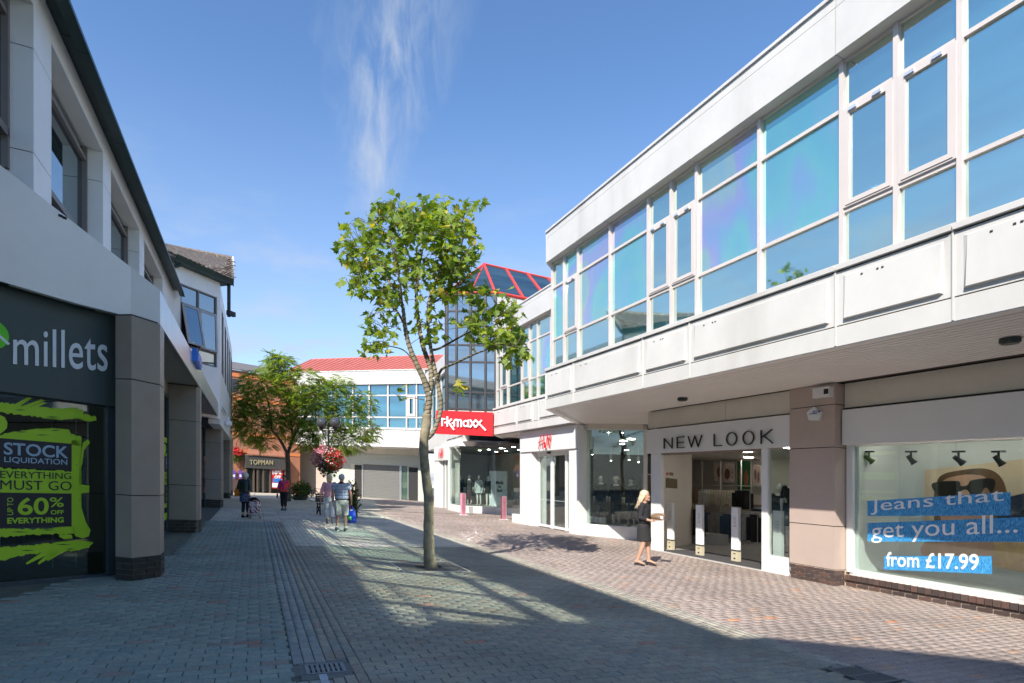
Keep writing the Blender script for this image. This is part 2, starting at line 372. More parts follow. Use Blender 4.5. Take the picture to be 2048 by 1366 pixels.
LP = .225; WP = .1125
def fin(u):   # v of the kerb line on the right of the grey paving
    return 5.16
CUTS = [(9.86, 11.16, 2.37, 3.65), (4.78, 5.20, .30, .78), (3.30, 3.86, 5.02, 5.55)]
def cut(u, v):
    return any(a < u < b and c < v < d for a, b, c, d in CUTS)
rnd = random.Random(3)
PV = {'grey': [], 'channel': [], 'dark': [], 'beige': [], 'brown': [], 'edge': []}
def add_p(z, u, v, lu, lv):   # centre and size along u and v
    if cut(u, v): return
    a, b = u, v
    dist = math.hypot(a, b)
    PV[z].append((u, v, lu, lv, dist))
U0, U1 = 2.6, 29.0
# left of channel: grey-blue rows laid across the street
def rows(z, va, vb, ua, ub, keep=None, loose=0):
    n = int((ub-ua)/WP)
    for i in range(n):
        u = ua+WP*(i+.5); off = (i % 2)*.5*LP + rnd.uniform(-.012, .012) + loose*rnd.uniform(-.04, .04)*LP*5
        v = va-LP*1.6+off
        while v < vb:
            a, b = max(v, va), min(v+LP, vb)
            if b-a > .05 and (keep is None or keep(u, (a+b)/2)): add_p(z, u, (a+b)/2, WP-.006, b-a-.006)
            v += LP
def vis(u, v):
    X, Y = v*CA-u*SA, v*SA+u*CA
    if Y < 2.8: return False
    if abs(X/Y) > 1.05: return False
    py = HY+FPX*(CZ+K*v)/Y
    return py < 1480
def left_keep(u, v): return vis(u, v) and (v > -1.32 or (u < 12 and v > -4.2 + max(0, (u-3))*.30))
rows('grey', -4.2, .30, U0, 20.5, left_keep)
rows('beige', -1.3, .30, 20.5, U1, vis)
# channel: courses running along the street
def along(z, va, n, ua, ub, w=None):
    w = w or (.54/6)
    for i in range(n):
        v = va+w*(i+.5); u = ua-rnd.random()*LP
        while u < ub:
            if vis(u+LP/2, v): add_p(z, u+LP/2, v, LP-.007, w-.007)
            u += LP
along('channel', .30, 3, U0, 20.5)
along('dark', .57, 3, U0, 20.5)
rows('beige', .30, .84, 20.5, U1, vis)
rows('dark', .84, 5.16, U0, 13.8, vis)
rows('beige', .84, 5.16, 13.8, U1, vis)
along('edge', 5.16, 3, U0, U1, .1)
def right_keep(u, v): return vis(u, v) and v < (10.66 if u < 9.2 else 10.9 if u < 15 else 11.6 if u < 18.2 else 10.7 if u < 23.3 else 13.6)
rows('brown', 5.46, 13.6, U0, U1, right_keep, 1)
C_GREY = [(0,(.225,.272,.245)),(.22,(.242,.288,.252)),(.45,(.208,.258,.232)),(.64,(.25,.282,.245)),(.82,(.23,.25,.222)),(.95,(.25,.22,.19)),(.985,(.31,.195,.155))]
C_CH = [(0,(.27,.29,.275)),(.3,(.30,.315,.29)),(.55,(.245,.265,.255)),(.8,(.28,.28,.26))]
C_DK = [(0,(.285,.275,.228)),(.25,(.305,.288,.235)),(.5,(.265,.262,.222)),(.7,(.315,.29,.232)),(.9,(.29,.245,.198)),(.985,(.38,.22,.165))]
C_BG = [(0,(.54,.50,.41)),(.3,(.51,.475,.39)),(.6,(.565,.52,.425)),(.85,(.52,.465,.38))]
C_BR = [(0,(.335,.275,.246)),(.2,(.350,.282,.248)),(.42,(.322,.268,.243)),(.62,(.358,.290,.254)),(.8,(.330,.277,.250)),(.978,(.40,.275,.21)),(.994,(.52,.26,.15))]
C_ED = [(0,(.36,.33,.28)),(.5,(.39,.36,.30)),(.8,(.33,.31,.26))]
CS = dict(grey=C_GREY, channel=C_CH, dark=C_DK, beige=C_BG, brown=C_BR, edge=C_ED)
UDN = Vector((-SA, CA, 0)); VDN = Vector((CA, SA, -K)).normalized(); ZN = VDN.cross(Vector((-SA, CA, 0))) ; ZN = UDN.cross(VDN)*-1
if ZN.z < 0: ZN = -ZN
def unit_paver():
    m = MB(); c = .006
    # x along u, y along v; chamfered top, sides down to the bed
    def ring(a, z): return [(-.5+a[0], -.5+a[1], z), (.5-a[0], -.5+a[1], z), (.5-a[0], .5-a[1], z), (-.5+a[0], .5-a[1], z)]
    m.v = ring((0,0), -.06)+ring((0,0), -.006)+ring((.035,.018), 0)
    m.f = [(0,1,5,4),(1,2,6,5),(2,3,7,6),(3,0,4,7),(4,5,9,8),(5,6,10,9),(6,7,11,10),(7,4,8,11),(8,9,10,11)]
    return m
def paving():
    allp = sorted(((p[4], z, p) for z in PV for p in PV[z]), key=lambda q: q[0])
    near = set()
    cnt = 0
    surf = {}
    names = dict(grey='shaded_pavement', dark='street_paving', beige='light_paving', brown='brown_pavement', channel='drainage_channel', edge='kerb_strip')
    for z in PV:
        m = MB(); 
        vs = [p[1] for p in PV[z]]; us = [p[0] for p in PV[z]]
        m.slab([(min(us)-.1, min(vs)-.1), (max(us)+.1, min(vs)-.1), (max(us)+.1, max(vs)+.1), (min(us)-.1, max(vs)+.1)], -.022-.001*list(PV).index(z), -.014-.001*list(PV).index(z))
        surf[z] = m.build(names[z], M('joint_brown', (.30,.255,.22), .95, var=.25, scale=9) if z in ('brown','edge') else M('joint_sand', (.10,.11,.09)), kind='structure')
    up = unit_paver().mesh('paver', None)
    ums = {}
    for d, z, p in allp:
        u, v, lu, lv = p[:4]
        X, Y = v*CA-u*SA, v*SA+u*CA
        if cnt < 300 and HY+FPX*(CZ+K*v)/Y < 1385 and abs(X/Y) < .9:
            cnt += 1; near.add(id(p))
            if z not in ums:
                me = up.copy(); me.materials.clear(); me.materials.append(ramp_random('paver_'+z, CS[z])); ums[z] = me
            o = link('paver', ums[z], surf[z])
            dz = rnd.uniform(-.003, .002)
            a = rnd.uniform(-.008, .008)
            U = (UDN*math.cos(a)+VDN*math.sin(a)); V = (VDN*math.cos(a)-UDN*math.sin(a))
            mt = Matrix((U*lu, V*lv, ZN)).transposed().to_4x4(); mt.translation = W(u, v, dz)
            o.matrix_parent_inverse = Matrix(); o.matrix_basis = mt
    base_v = np.array(unit_paver().v); faces = unit_paver().f
    for z in PV:
        ps = [p for p in PV[z] if id(p) not in near]
        if not ps: continue
        n = len(ps); co = np.zeros((n, 12, 3)); col = np.zeros(n)
        for i, p in enumerate(ps):
            u, v, lu, lv = p[:4]; a = rnd.uniform(-.010, .010); ca_, sa_ = math.cos(a), math.sin(a)
            x = base_v[:,0]*lu; y = base_v[:,1]*lv; zz = base_v[:,2]+rnd.uniform(-.003, .002)+x*rnd.uniform(-.03, .03)+y*rnd.uniform(-.02, .02)
            uu = u+x*ca_-y*sa_; vv = v+x*sa_+y*ca_
            co[i,:,0] = vv*CA-uu*SA; co[i,:,1] = vv*SA+uu*CA; co[i,:,2] = zz-K*vv; col[i] = rnd.random()
        me = bpy.data.meshes.new('pavers')
        nf = len(faces); F_ = np.array(faces); allf = (F_[None]+(np.arange(n)*12)[:,None,None]).reshape(-1)
        me.vertices.add(n*12); me.vertices.foreach_set('co', co.reshape(-1))
        me.loops.add(n*nf*4); me.loops.foreach_set('vertex_index', allf)
        me.polygons.add(n*nf); me.polygons.foreach_set('loop_start', np.arange(n*nf)*4)
        at = me.attributes.new('tone', 'FLOAT', 'FACE'); at.data.foreach_set('value', np.repeat(col, nf))
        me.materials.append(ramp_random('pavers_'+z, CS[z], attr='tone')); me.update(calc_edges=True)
        link('laid_pavers', me, surf[z], kind='stuff')
    print('pavers', cnt, sum(len(PV[z]) for z in PV))
paving()

# ------------------------------------------------------------------ drains and tree grate
IRON = M('cast_iron_grey', (.16,.18,.195), .5, metal=.3, var=.12, scale=20)
def drain(u0, u1, v0, v1, label, ncol, nrow, thick):
    t = thing('drain_grate', label, 'drain grate', W((u0+u1)/2, (v0+v1)/2, 0))
    m = MB()
    cx = .02
    m.slab([(u0,v0),(u1,v0),(u1,v0+cx),(u0,v0+cx)], -.05, .004); m.slab([(u0,v1-cx),(u1,v1-cx),(u1,v1),(u0,v1)], -.05, .004)
    m.slab([(u0,v0+cx),(u0+cx,v0+cx),(u0+cx,v1-cx),(u0,v1-cx)], -.05, .004); m.slab([(u1-cx,v0+cx),(u1,v0+cx),(u1,v1-cx),(u1-cx,v1-cx)], -.05, .004)
    m.build('grate_frame', IRON, t)
    pv_ = (v1-v0-2*cx)/ncol
    for i in range(ncol+1):
        v = v0+cx+pv_*i
        MB().slab([(u0+cx, v-thick), (u1-cx, v-thick), (u1-cx, v+thick), (u0+cx, v+thick)], -.03, .003).build('bar', IRON, t)
    for j in range(1, nrow):
        u = u0+(u1-u0)*j/nrow
        MB().slab([(u-.008, v0+cx), (u+.008, v0+cx), (u+.008, v1-cx), (u-.008, v1-cx)], -.03, .0025).build('cross_bar', IRON, t)
    MB().slab([(u0, v0), (u1, v0), (u1, v1), (u0, v1)], -.03, -.009).build('sump', GAP, t)
drain(4.86, 5.11, .385, .70, 'grey cast iron gully grate with slots at the near end of the brick channel', 7, 2, .012)
drain(3.36, 3.80, 5.06, 5.50, 'dark square gully grate at the bottom right, in shade on the kerb line', 9, 2, .009)
m = MB(); m.slab([(4.74,.34),(4.86,.34),(4.86,.74),(4.74,.74)], -.02, -.003); m.slab([(5.11,.34),(5.24,.34),(5.24,.74),(5.11,.74)], -.02, -.003)
m.slab([(4.86,.27),(5.11,.27),(5.11,.385),(4.86,.385)], -.02, -.004); m.slab([(4.86,.70),(5.11,.70),(5.11,.84),(4.86,.84)], -.02, -.004)
m.build('drain_surround', M('mortar_patch', (.14,.15,.14), .95, var=.2, scale=14, bump=.4), kind='structure')
MB().slab([(4.3,.475),(4.84,.475),(4.84,.535),(4.3,.535)], -.01, .003).build('painted_mark', M('worn_white_paint', (.38,.42,.45), .8, var=.25, scale=30), kind='structure')
def tree_grate():
    cu, cv = 10.51, 3.01; hw = .62
    t = thing('tree_grate', 'square iron tree grate with radiating slots round the foot of the nearer tree', 'tree grate', W(cu, cv, 0))
    m = MB(); e = .03
    for a in range(4):
        c, s = [(1,0),(0,1),(-1,0),(0,-1)][a]
        def q(x, y): return (cu+c*x-s*y, cv+s*x+c*y)
        m.slab([q(hw-e,-hw+e), q(hw,-hw), q(hw,hw), q(hw-e,hw-e)], -.05, .006)
    m.build('grate_frame', M('worn_iron_edge', (.50,.48,.44), .6, metal=.2, var=.1), t)
    # four plates with radial slots: wedges between an inner circle and the square
    nseg = 72; ri = .26
    for k in range(4):
        m = MB()
        for j in range(nseg//4):
            a0 = R(-45+k*90)+j*2*math.pi/nseg; a1 = a0+2*math.pi/nseg*.6
            def edge(a):
                c, s = math.cos(a), math.sin(a); r = (hw-e-.005)/max(abs(c), abs(s)); return r
            m.slab([(cu+math.cos(a0)*ri, cv+math.sin(a0)*ri), (cu+math.cos(a0)*edge(a0), cv+math.sin(a0)*edge(a0)), (cu+math.cos(a1)*edge(a1), cv+math.sin(a1)*edge(a1)), (cu+math.cos(a1)*ri, cv+math.sin(a1)*ri)], -.03, .004)
        m.build('plate', M('grate_iron', (.13,.125,.11), .6, metal=.2, var=.15), t)
    MB().slab([(cu+math.cos(i*.2618)*(ri+.012), cv+math.sin(i*.2618)*(ri+.012)) for i in range(24)], -.03, -.007).build('soil', M('soil', (.03,.025,.02), .95, var=.3, scale=30, bump=.8), t)
    MB().slab([(cu-hw,cv-hw),(cu+hw,cv-hw),(cu+hw,cv+hw),(cu-hw,cv+hw)], -.03, -.010).build('pit', GAP, t)
tree_grate()
# ================================================================== TEXT
def text_data(s, weight=0.0, spacing=1.0, extrude=0.0, shear=0.0):
    cu = bpy.data.curves.new('letters', 'FONT'); cu.body = s; cu.size = 1; cu.offset = weight; cu.space_character = spacing
    cu.extrude = extrude; cu.shear = shear; cu.resolution_u = 4
    o = bpy.data.objects.new('tmp', cu); COL.objects.link(o)
    dg = bpy.context.evaluated_depsgraph_get(); me = bpy.data.meshes.new_from_object(o.evaluated_get(dg))
    bpy.data.objects.remove(o); bpy.data.curves.remove(cu); return me
def on_quad(F, q, o):
    """bilinear map of the unit square onto four (s,h) corners of plane F: q = bl, br, tr, tl"""
    def f(x, y, z):
        s = (1-x)*(1-y)*q[0][0]+x*(1-y)*q[1][0]+x*y*q[2][0]+(1-x)*y*q[3][0]
        h = (1-x)*(1-y)*q[0][1]+x*(1-y)*q[1][1]+x*y*q[2][1]+(1-x)*y*q[3][1]
        return F.P(s, h, o+z)
    return f
def put_text(name, s, F, q, o, mat, parent, thick=.0, weight=0.0, spacing=1.0, per_char=False, bbox=None):
    """q in (s,h) corners (bl,br,tr,tl) of the ink box"""
    me = text_data(s, weight, spacing, .5 if thick else 0)
    co = np.array([v.co[:] for v in me.vertices]); mn = co.min(0); mx = co.max(0); f = on_quad(F, q, o)
    if bbox: mn[:2], mx[:2] = bbox[0], bbox[1]
    for v in me.vertices:
        x = (v.co.x-mn[0])/(mx[0]-mn[0]); y = (v.co.y-mn[1])/(mx[1]-mn[1]); z = (v.co.z+.5)*thick if thick else 0
        v.co = f(x, y, z)
    me.materials.clear(); me.materials.append(mat); me.update()
    if not per_char: return link(name, me, parent)
    # split into letters: group islands by overlap in x
    bm = bmesh.new(); bm.from_mesh(me); bm.verts.ensure_lookup_table()
    seen = {}; isl = []
    for v in bm.verts:
        if v.index in seen: continue
        st = [v]; comp = []; seen[v.index] = len(isl)
        while st:
            a = st.pop(); comp.append(a.index)
            for e in a.link_edges:
                b = e.other_vert(a)
                if b.index not in seen: seen[b.index] = len(isl); st.append(b)
        isl.append(comp)
    bm.free()
    rng = [(co[c,0].min(), co[c,0].max()) for c in isl]; order = sorted(range(len(isl)), key=lambda i: rng[i][0]); groups = []
    for i in order:
        for g in groups:
            a, b = g[1]
            ov = min(b, rng[i][1])-max(a, rng[i][0])
            if ov > .5*min(b-a, rng[i][1]-rng[i][0]): g[0].append(i); g[1] = (min(a, rng[i][0]), max(b, rng[i][1])); break
        else: groups.append([[i], rng[i]])
    for g in groups:
        vs = [x for i in g[0] for x in isl[i]]; ix = {a: k for k, a in enumerate(vs)}; fs = [[ix[a] for a in p.vertices] for p in me.polygons if p.vertices[0] in ix]
        m2 = bpy.data.meshes.new('letter'); m2.from_pydata([me.vertices[a].co[:] for a in vs], [], fs); m2.materials.append(mat); link(name, m2, parent)
def px_quad(F, bl, br, tr, tl, o=0): return [F.at(*p, o) for p in (bl, br, tr, tl)]
def strokes(F, q, o, lines, w, mat, parent, name='letter', thick=.02):
    """stroked letters: polylines in the unit square of quad q, flat ribbons of width w (m)"""
    f = on_quad(F, q, 0)
    for ln in lines:
        m = MB(); P = [Vector(f(x, y, o)) for x, y in ln]; nrm = (F.P(0,0,1)-F.P(0,0,0)).normalized()
        for a, b in zip(P[:-1], P[1:]):
            d = (b-a); 
            if d.length < 1e-5: continue
            d.normalize(); sd_ = d.cross(nrm).normalized()*w/2; e = d*w*.35
            m.hexa([a-e-sd_, b+e-sd_, b+e+sd_, a-e+sd_, a-e-sd_+nrm*thick, b+e-sd_+nrm*thick, b+e+sd_+nrm*thick, a-e+sd_+nrm*thick])
        m.build(name, mat, parent)
def arc(cx, cy, rx, ry, a0, a1, n=14): return [(cx+rx*math.cos(R(a0+(a1-a0)*i/n)), cy+ry*math.sin(R(a0+(a1-a0)*i/n))) for i in range(n+1)]

# ================================================================== RIGHT-HAND BUILDINGS
H_TOP, H_CAPJ, H_PB, H_T1, H_T2, H_SILL, H_LEDGE, H_STRIP, H_BOT = 9.37, 9.15, 8.43, 7.68, 6.11, 5.33, 5.14, 4.27, 3.99
def window_band(b, F, mull, vents, o, irid=()):
    """F: plane with s along; mull sorted s list; vents: set of bay indexes with an opening light"""
    s0, s1 = min(mull), max(mull)
    fd = .06
    for x in mull:
        MB().box(F, x-.035, x+.035, H_SILL-.06, H_PB+.05, o-.02, o+.07).build('mullion', FRAMEW, b)
    rails = [(H_SILL-.06, H_SILL+.0), (H_T2-.03, H_T2+.03), (H_T1-.03, H_T1+.03), (H_PB-.04, H_PB+.04)]
    ms = sorted(mull)
    for i in range(len(ms)-1):
        a, c = ms[i]+.035, ms[i+1]-.035
        for r0, r1 in rails: MB().box(F, a, c, r0, r1, o-.018, o+.045).build('transom', FRAMEW, b)
        rows_ = [(H_SILL, H_T2-.03), (H_T2+.03, H_T1-.03), (H_T1+.03, H_PB-.04)]
        for j, (r0, r1) in enumerate(rows_):
            mt = FILM
            if (i, j) in irid or i in irid: mt = FILM_I if j > 0 else FILM_I2
            if i in vents and j == 1:
                f = MB(); w = .10
                f.box(F, a, a+w, r0, r1, o, o+.075); f.box(F, c-w, c, r0, r1, o, o+.075); f.box(F, a+w, c-w, r0, r0+w, o, o+.075); f.box(F, a+w, c-w, r1-w, r1, o, o+.075)
                v = f.build('opening_light', FRAMEW, b)
                tl = rnd.uniform(-.006, .006)
                pm = MB().box(F, a+w, c-w, r0+w, r1-w, o+.03, o+.035).build('pane', FILM, v)
                for x in (a+.16, c-.22): MB().box(F, x, x+.12, r1-.075, r1-.03, o+.075, o+.10).build('hinge', M('hinge_metal', (.55,.6,.68), .4, metal=.3), v)
                MB().box(F, a+w*.4, c-w*.4, r0-.004+.02, r0+.03, o+.075, o+.078).build('seal', GAP, v)
            else:
                # each pane sits very slightly off true, as real panes do
                e = [rnd.uniform(-.0025, .0025) for _ in range(4)]
                P = [F.P(a, r0, o+e[0]), F.P(c, r0, o+e[1]), F.P(c, r1, o+e[1]+e[2]-e[0]), F.P(a, r1, o+e[2])]
                MB().prism(P, (F.P(0,0,-.012)-F.P(0,0,0))).build('pane', mt, b)
def spandrel(b, F, joints, s_end, panels=True):
    js = sorted(joints)
    for i in range(len(js)-1):
        a, c = js[i]+.012, js[i+1]-.012
        if c-a < .05: continue
        # coping, ledge
        MB().box(F, a, c, H_LEDGE-.005, H_LEDGE+.07, -.34, .05).build('ledge', WHITE, b)
        MB().box(F, a, c, H_STRIP+.035, H_LEDGE-.03, -.25, 0).build('spandrel_panel', WHITE, b)
        if panels and c-a > .5:
            m = MB(); e = .14; x0, x1 = a+.10, c-.10; y0, y1 = H_STRIP+.10, H_LEDGE-.10
            t = .055
            m.hexa([F.P(x0, y0, 0), F.P(x1, y0, 0), F.P(x1, y1, 0), F.P(x0, y1, 0), F.P(x0+.02, y0+.01, t), F.P(x1-.05, y0+.01, t), F.P(x1-.05, y1-.02, t*.3), F.P(x0+.02, y1-.02, t*.3)])
            m.build('raised_panel', WHITE, b)
            for xx in (x1-.62, x1-.55, x1-.32):
                MB().box(F, xx, xx+.03, y1-.09, y1-.065, .02, .026).build('vent_slot', GAP, b)
        MB().box(F, a, c, H_BOT, H_STRIP+.012, -.25, .012).build('fascia_strip', WHITE, b)
        MB().box(F, a-.012, c+.012, H_BOT+.02, H_LEDGE-.01, -.27, -.02).build('backing', GAP, b)
    for x in js: MB().box(F, x-.010, x+.010, H_BOT+.01, H_LEDGE, -.02, .022).build('cover_strip', WHITE, b)
def parapet(b, F, joints):
    js = sorted(joints)
    for i in range(len(js)-1):
        a, c = js[i]+.006, js[i+1]-.006
        MB().box(F, a, c, H_PB, H_CAPJ-.01, -.35, 0).build('parapet_panel', WHITE, b)
        MB().box(F, a, c, H_CAPJ+.006, H_TOP-.06, -.35, -.006).build('parapet_panel', WHITE, b)
        MB().box(F, a, c, H_TOP-.055, H_TOP, -.40, .03).build('coping', WHITE, b)
        MB().box(F, a-.006, c+.006, H_PB+.03, H_TOP-.06, -.33, -.03).build('backing', GAP, b)

b1 = thing('shop_building', 'long white two-storey shop building on the right with a band of blue reflective windows', 'building', W(8, 10.6, 0))
F1 = Fr(0, 8.05, 0)
G1 = [15.33,14.598,13.809,12.238,10.684,9.892,9.11,7.514,5.94,5.121,4.32,2.72,1.12,.32,-.48,-2.1,-3.7]
sg = sorted(G1)
bi = lambda x: [i for i in range(len(sg)-1) if abs(sg[i+1]-x) < .01][0]
v1 = {bi(x) for x in (14.598,10.684,9.892,5.94,5.121,1.12,.32)}
ir1 = {(bi(7.514), 1), (bi(7.514), 2), (bi(9.11), 1), (bi(9.11), 2), (bi(12.238), 1), (bi(12.238), 2), (bi(13.809), 1), (bi(13.809), 2), (bi(14.598), 2), (bi(15.33), 1)}
window_band(b1, F1, G1, v1, -.25, ir1)
spandrel(b1, F1, [15.35,13.713,10.614,9.079,5.89,4.291,1.10,-.5,-3.7], 15.35)
parapet(b1, F1, [15.35,13.7,12.2,9.1,5.9,2.7,-.5,-3.7])
# return face at the far end, roof and rear body
FR1 = Fr(15.35, 8.05, 45)
for (h0, h1, o0, o1) in ((H_PB, H_TOP, -.35, 0), (H_BOT, H_LEDGE, -.25, 0)):
    m = MB(); m.slab([(15.35,8.05),(15.36,8.06),(18.2,10.9),(17.9,11.1),(15.1,8.35)], h0, h1); m.build('end_return', WHITE, b1)
MB().slab([(15.2,8.45),(18.0,11.2),(17.9,11.25),(15.1,8.5)], H_LEDGE, H_PB).build('end_wall', WHITE, b1)
MB().slab([(-3.7,8.4),(15.2,8.4),(18,11.2),(18,24),(-3.7,24)], H_PB+.12, H_PB+.3).build('roof', M('flat_roof_felt', (.12,.12,.12), .9), b1)
MB().slab([(-3.7,8.46),(15.0,8.46),(17.8,11.26),(17.8,24),(-3.7,24)], H_BOT+.1, H_PB+.10).build('upper_body', M('dark_interior', (.03,.05,.06), .8), b1)
# soffit boards running along the street
nb = 18; vb0 = 8.17; vw = 10.44
MB().slab([(-3.7,8.05-.0),(15.35,8.05),(18.0,10.7),(17.85,10.85),(15.25,8.25),(-3.7,8.17)], H_BOT-.012, H_BOT-.001).build('soffit_edge', SOFFIT, b1)
for i in range(nb):
    a = vb0+(vw-vb0)*i/nb; c = vb0+(vw-vb0)*(i+1)/nb-.018
    ue = 15.35+(a-8.17)-.0; ue2 = 15.35+(c-8.17)
    MB().slab([(-3.7,a),(ue,a),(ue2,c),(-3.7,c)], H_BOT+.004, H_BOT+.016).build('soffit_board', SOFFIT, b1)
MB().slab([(-3.7,8.2),(15.3,8.2),(18.0,10.9),(18.0,13),(-3.7,13)], H_BOT+.03, H_BOT+.05).build('soffit_backing', M('soffit_gap', (.10,.09,.08), .9), b1)
MB().slab([(13.5,vw),(18.2,vw),(20.0,13),(13.5,13)], H_BOT+.002, H_BOT+.014).build('soffit_end', SOFFIT, b1)
MB().slab([(2.0,9.55),(3.6,9.55),(3.6,9.62),(2.0,9.62)], H_BOT-.002, H_BOT+.003).build('soffit_slot', GAP, b1)
for (px, py, lab) in ((1365, 796, 'dark round ceiling light under the white canopy near the far end of the frontage'), (2020, 677, 'dark round ceiling light under the white canopy at the right edge')):
    a, b_, c_ = ray(px, py); t = (H_BOT-CZ)/(c_+K*b_); u, v = a*t, b_*t
    t_ = thing('ceiling_light', lab, 'ceiling light', W(u, v, H_BOT)); 
    cyl(W(u,v,H_BOT-.055), W(u,v,H_BOT), .12, 20).build('housing', M('lamp_housing', (.03,.045,.04), .5), t_)
    cyl(W(u,v,H_BOT-.075), W(u,v,H_BOT-.055), .10, 20).build('diffuser', M('smoked_lens', (.06,.08,.07), .3), t_)

# ---------------------------------------------------------------- ground floor of building one
FS = Fr(0, 10.48, 0)       # shop line
def hs(px, py, F=FS, o=0): return F.h(px, py, o)
h_sign_b, h_sign_t = hs(1600, 893), hs(1600, 828)
uL, uR = FS.s(1295), FS.s(1600)
# beige upper band, in panels
for a, c in ((8.64, 10.6), (10.612, uL-.0)):
    MB().box(FS, a, c, h_sign_t+.05, H_BOT, -.2, -.03).build('wall_panel', BEIGE, b1)
for a, c in ((-3.7, 2.2), (2.212, 7.6)):
    MB().box(FS, a, c, h_sign_t+.05, H_BOT, -.4, -.16).build('wall_panel', BEIGE, b1)
MB().box(FS, -3.7, uL-.01, h_sign_t, h_sign_t+.05, -.35, -.15).build('shadow_gap', GAP, b1)
# pier with cladding panels and brick base
pier = [(7.62,10.38),(8.66,10.38),(8.66,11.2),(7.62,11.2)]
hj = [Fr(0,10.38,0).h(1600, y) for y in (1129, 1046.5, 897, 816)]+[H_BOT]
for i in range(4):
    MB().slab(pier, hj[i]+(.008 if i else .012), hj[i+1]-.008).build('pier_panel', PIERR, b1)
MB().slab([(7.64,10.40),(8.64,10.40),(8.64,11.1),(7.64,11.1)], 0, H_BOT).build('pier_core', GAP, b1)
BRICKM = ramp_random('pier_brick', [(0,(.085,.058,.052)),(.35,(.105,.072,.064)),(.6,(.07,.054,.052)),(.8,(.125,.075,.062))], .6, .3)
MORTAR = M('mortar_buff', (.62,.51,.40), .9, var=.12, scale=30)
def unit_box(name, mat):
    m = MB(); c = .012
    a = [(-.5,-.5,-.5),(.5,-.5,-.5),(.5,.5,-.5),(-.5,.5,-.5),(-.5,-.5,.5),(.5,-.5,.5),(.5,.5,.5),(-.5,.5,.5)]
    m.v = a; m.f = [(0,3,2,1),(4,5,6,7),(0,1,5,4),(1,2,6,5),(2,3,7,6),(3,0,4,7)]
    me = m.mesh(name, mat); bm = bmesh.new(); bm.from_mesh(me); bmesh.ops.bevel(bm, geom=list(bm.edges), offset=.03, segments=1, affect='EDGES'); bm.to_mesh(me); bm.free(); return me
BRICK = unit_box('brick', BRICKM)
def brick(F, s, h, ls, lh, lo, parent, o=0, me=None, name='brick', rot=0):
    d = Vector((F.P(1,0)-F.P(0,0))); n = Vector((F.P(0,0,1)-F.P(0,0,0)))
    d = d.normalized(); n = n.normalized(); z = Vector((0,0,1))
    a = rnd.uniform(-.006, .006); d2 = (d+z*a).normalized()
    mt = Matrix((d2*ls, n*lo, z*lh)).transposed().to_4x4(); mt.translation = F.P(s, h, o)
    ob = link(name, me or BRICK, parent); ob.matrix_parent_inverse = Matrix.Translation(-ploc(parent)); ob.matrix_basis = mt; return ob
FP = Fr(0, 10.38, 0); FQ = Fr(7.62, 10.38, 90)
hb = hj[0]/4
MB().slab([(7.632,10.392),(8.65,10.392),(8.65,11.1),(7.632,11.1)], -.02, hj[0]).build('pier_mortar', MORTAR, b1)
for r in range(4):
    off = 0 if r % 2 else .1125
    s = 7.625
    first = True
    while s < 8.655:
        L_ = (.1025 if (r % 2 == 0 and first) else .215); e = min(s+L_, 8.655)
        if e-s > .03: brick(FP, (s+e)/2, hb*(r+.5), e-s-.004, hb-.016, .03, b1, o=-.010)
        s += L_+.010; first = False
    s = 0; first = True
    while s < .29:
        L_ = (.215 if (r % 2 == 0 and first) else .1025); e = min(s+L_, .285)
        if e-s > .03: brick(FQ, (s+e)/2, hb*(r+.5), e-s-.004, hb-.016, .03, b1, o=-.010)
        s += L_+.010; first = False
# shop window with the jeans poster
FW = Fr(0, 10.66, 0)
hsill, hpt = FW.h(1702, 1143), FW.h(1690, 1147.5)
MB().box(FW, -3.7, 7.61, -.02, hpt-.115, -.25, -.035).build('plinth_mortar', MORTAR, b1)
MB().box(FW, -3.7, 7.61, hpt-.115, hpt-.008, -.2, -.02).build('plinth_mortar', MORTAR, b1)
for r in range(2):
    s = 7.60-(.1125 if r else 0)
    if r: brick(FW, s+.06, .037+.075, .1, .063, .1, b1, o=-.07)
    while s > -1.2:
        brick(FW, s-.1075, .037+r*.075, .210, .060, .1, b1, o=-.07); s -= .225
s = 7.595; bull = hpt-.155
while s > -.6:
    ob = brick(FW, s-.051, hpt-.06, .1025, .105, .14, b1, o=-.055, name='bullnose_brick'); s -= .1125
MB().box(FW, -3.7, 7.55, hpt-.008, hsill-.0, -.22, -.055).build('window_sill', WHITE2, b1)
sf = thing('shop_window', 'large shop window at the right with white frame over a low brick plinth', 'shop window', W(5, 10.66, 0))
hg_t = h_sign_b
MB().box(FW, 7.47, 7.60, hsill-.02, hg_t+.05, -.22, -.03).build('post', WHITE2, sf)
MB().box(FW, -3.7, 7.47, hsill, hsill+.05, -.16, -.05).build('bottom_rail', WHITE2, sf)
MB().box(FW, -3.7, 7.47, hg_t-.02, hg_t+.03, -.16, -.05).build('top_rail', WHITE2, sf)
MB().box(FW, 2.4, 7.47, hsill+.05, hg_t-.02, -.105, -.095).build('pane', GLASS, sf)
MB().box(FW, -3.7, 2.38, hsill+.05, hg_t-.02, -.105, -.095).build('pane', GLASS, sf)
t = thing('blank_sign_board', 'plain white fascia board over the poster window, with no lettering', 'sign board', W(5, 10.5, 3))
FSs = Fr(0, 10.55, 0)
MB().box(FSs, 2.2, 7.59, h_sign_b, h_sign_t-.0, -.1, 0).build('board', WHITE2, t); MB().box(FSs, -3.7, 2.19, h_sign_b, h_sign_t, -.1, 0).build('board', WHITE2, t)
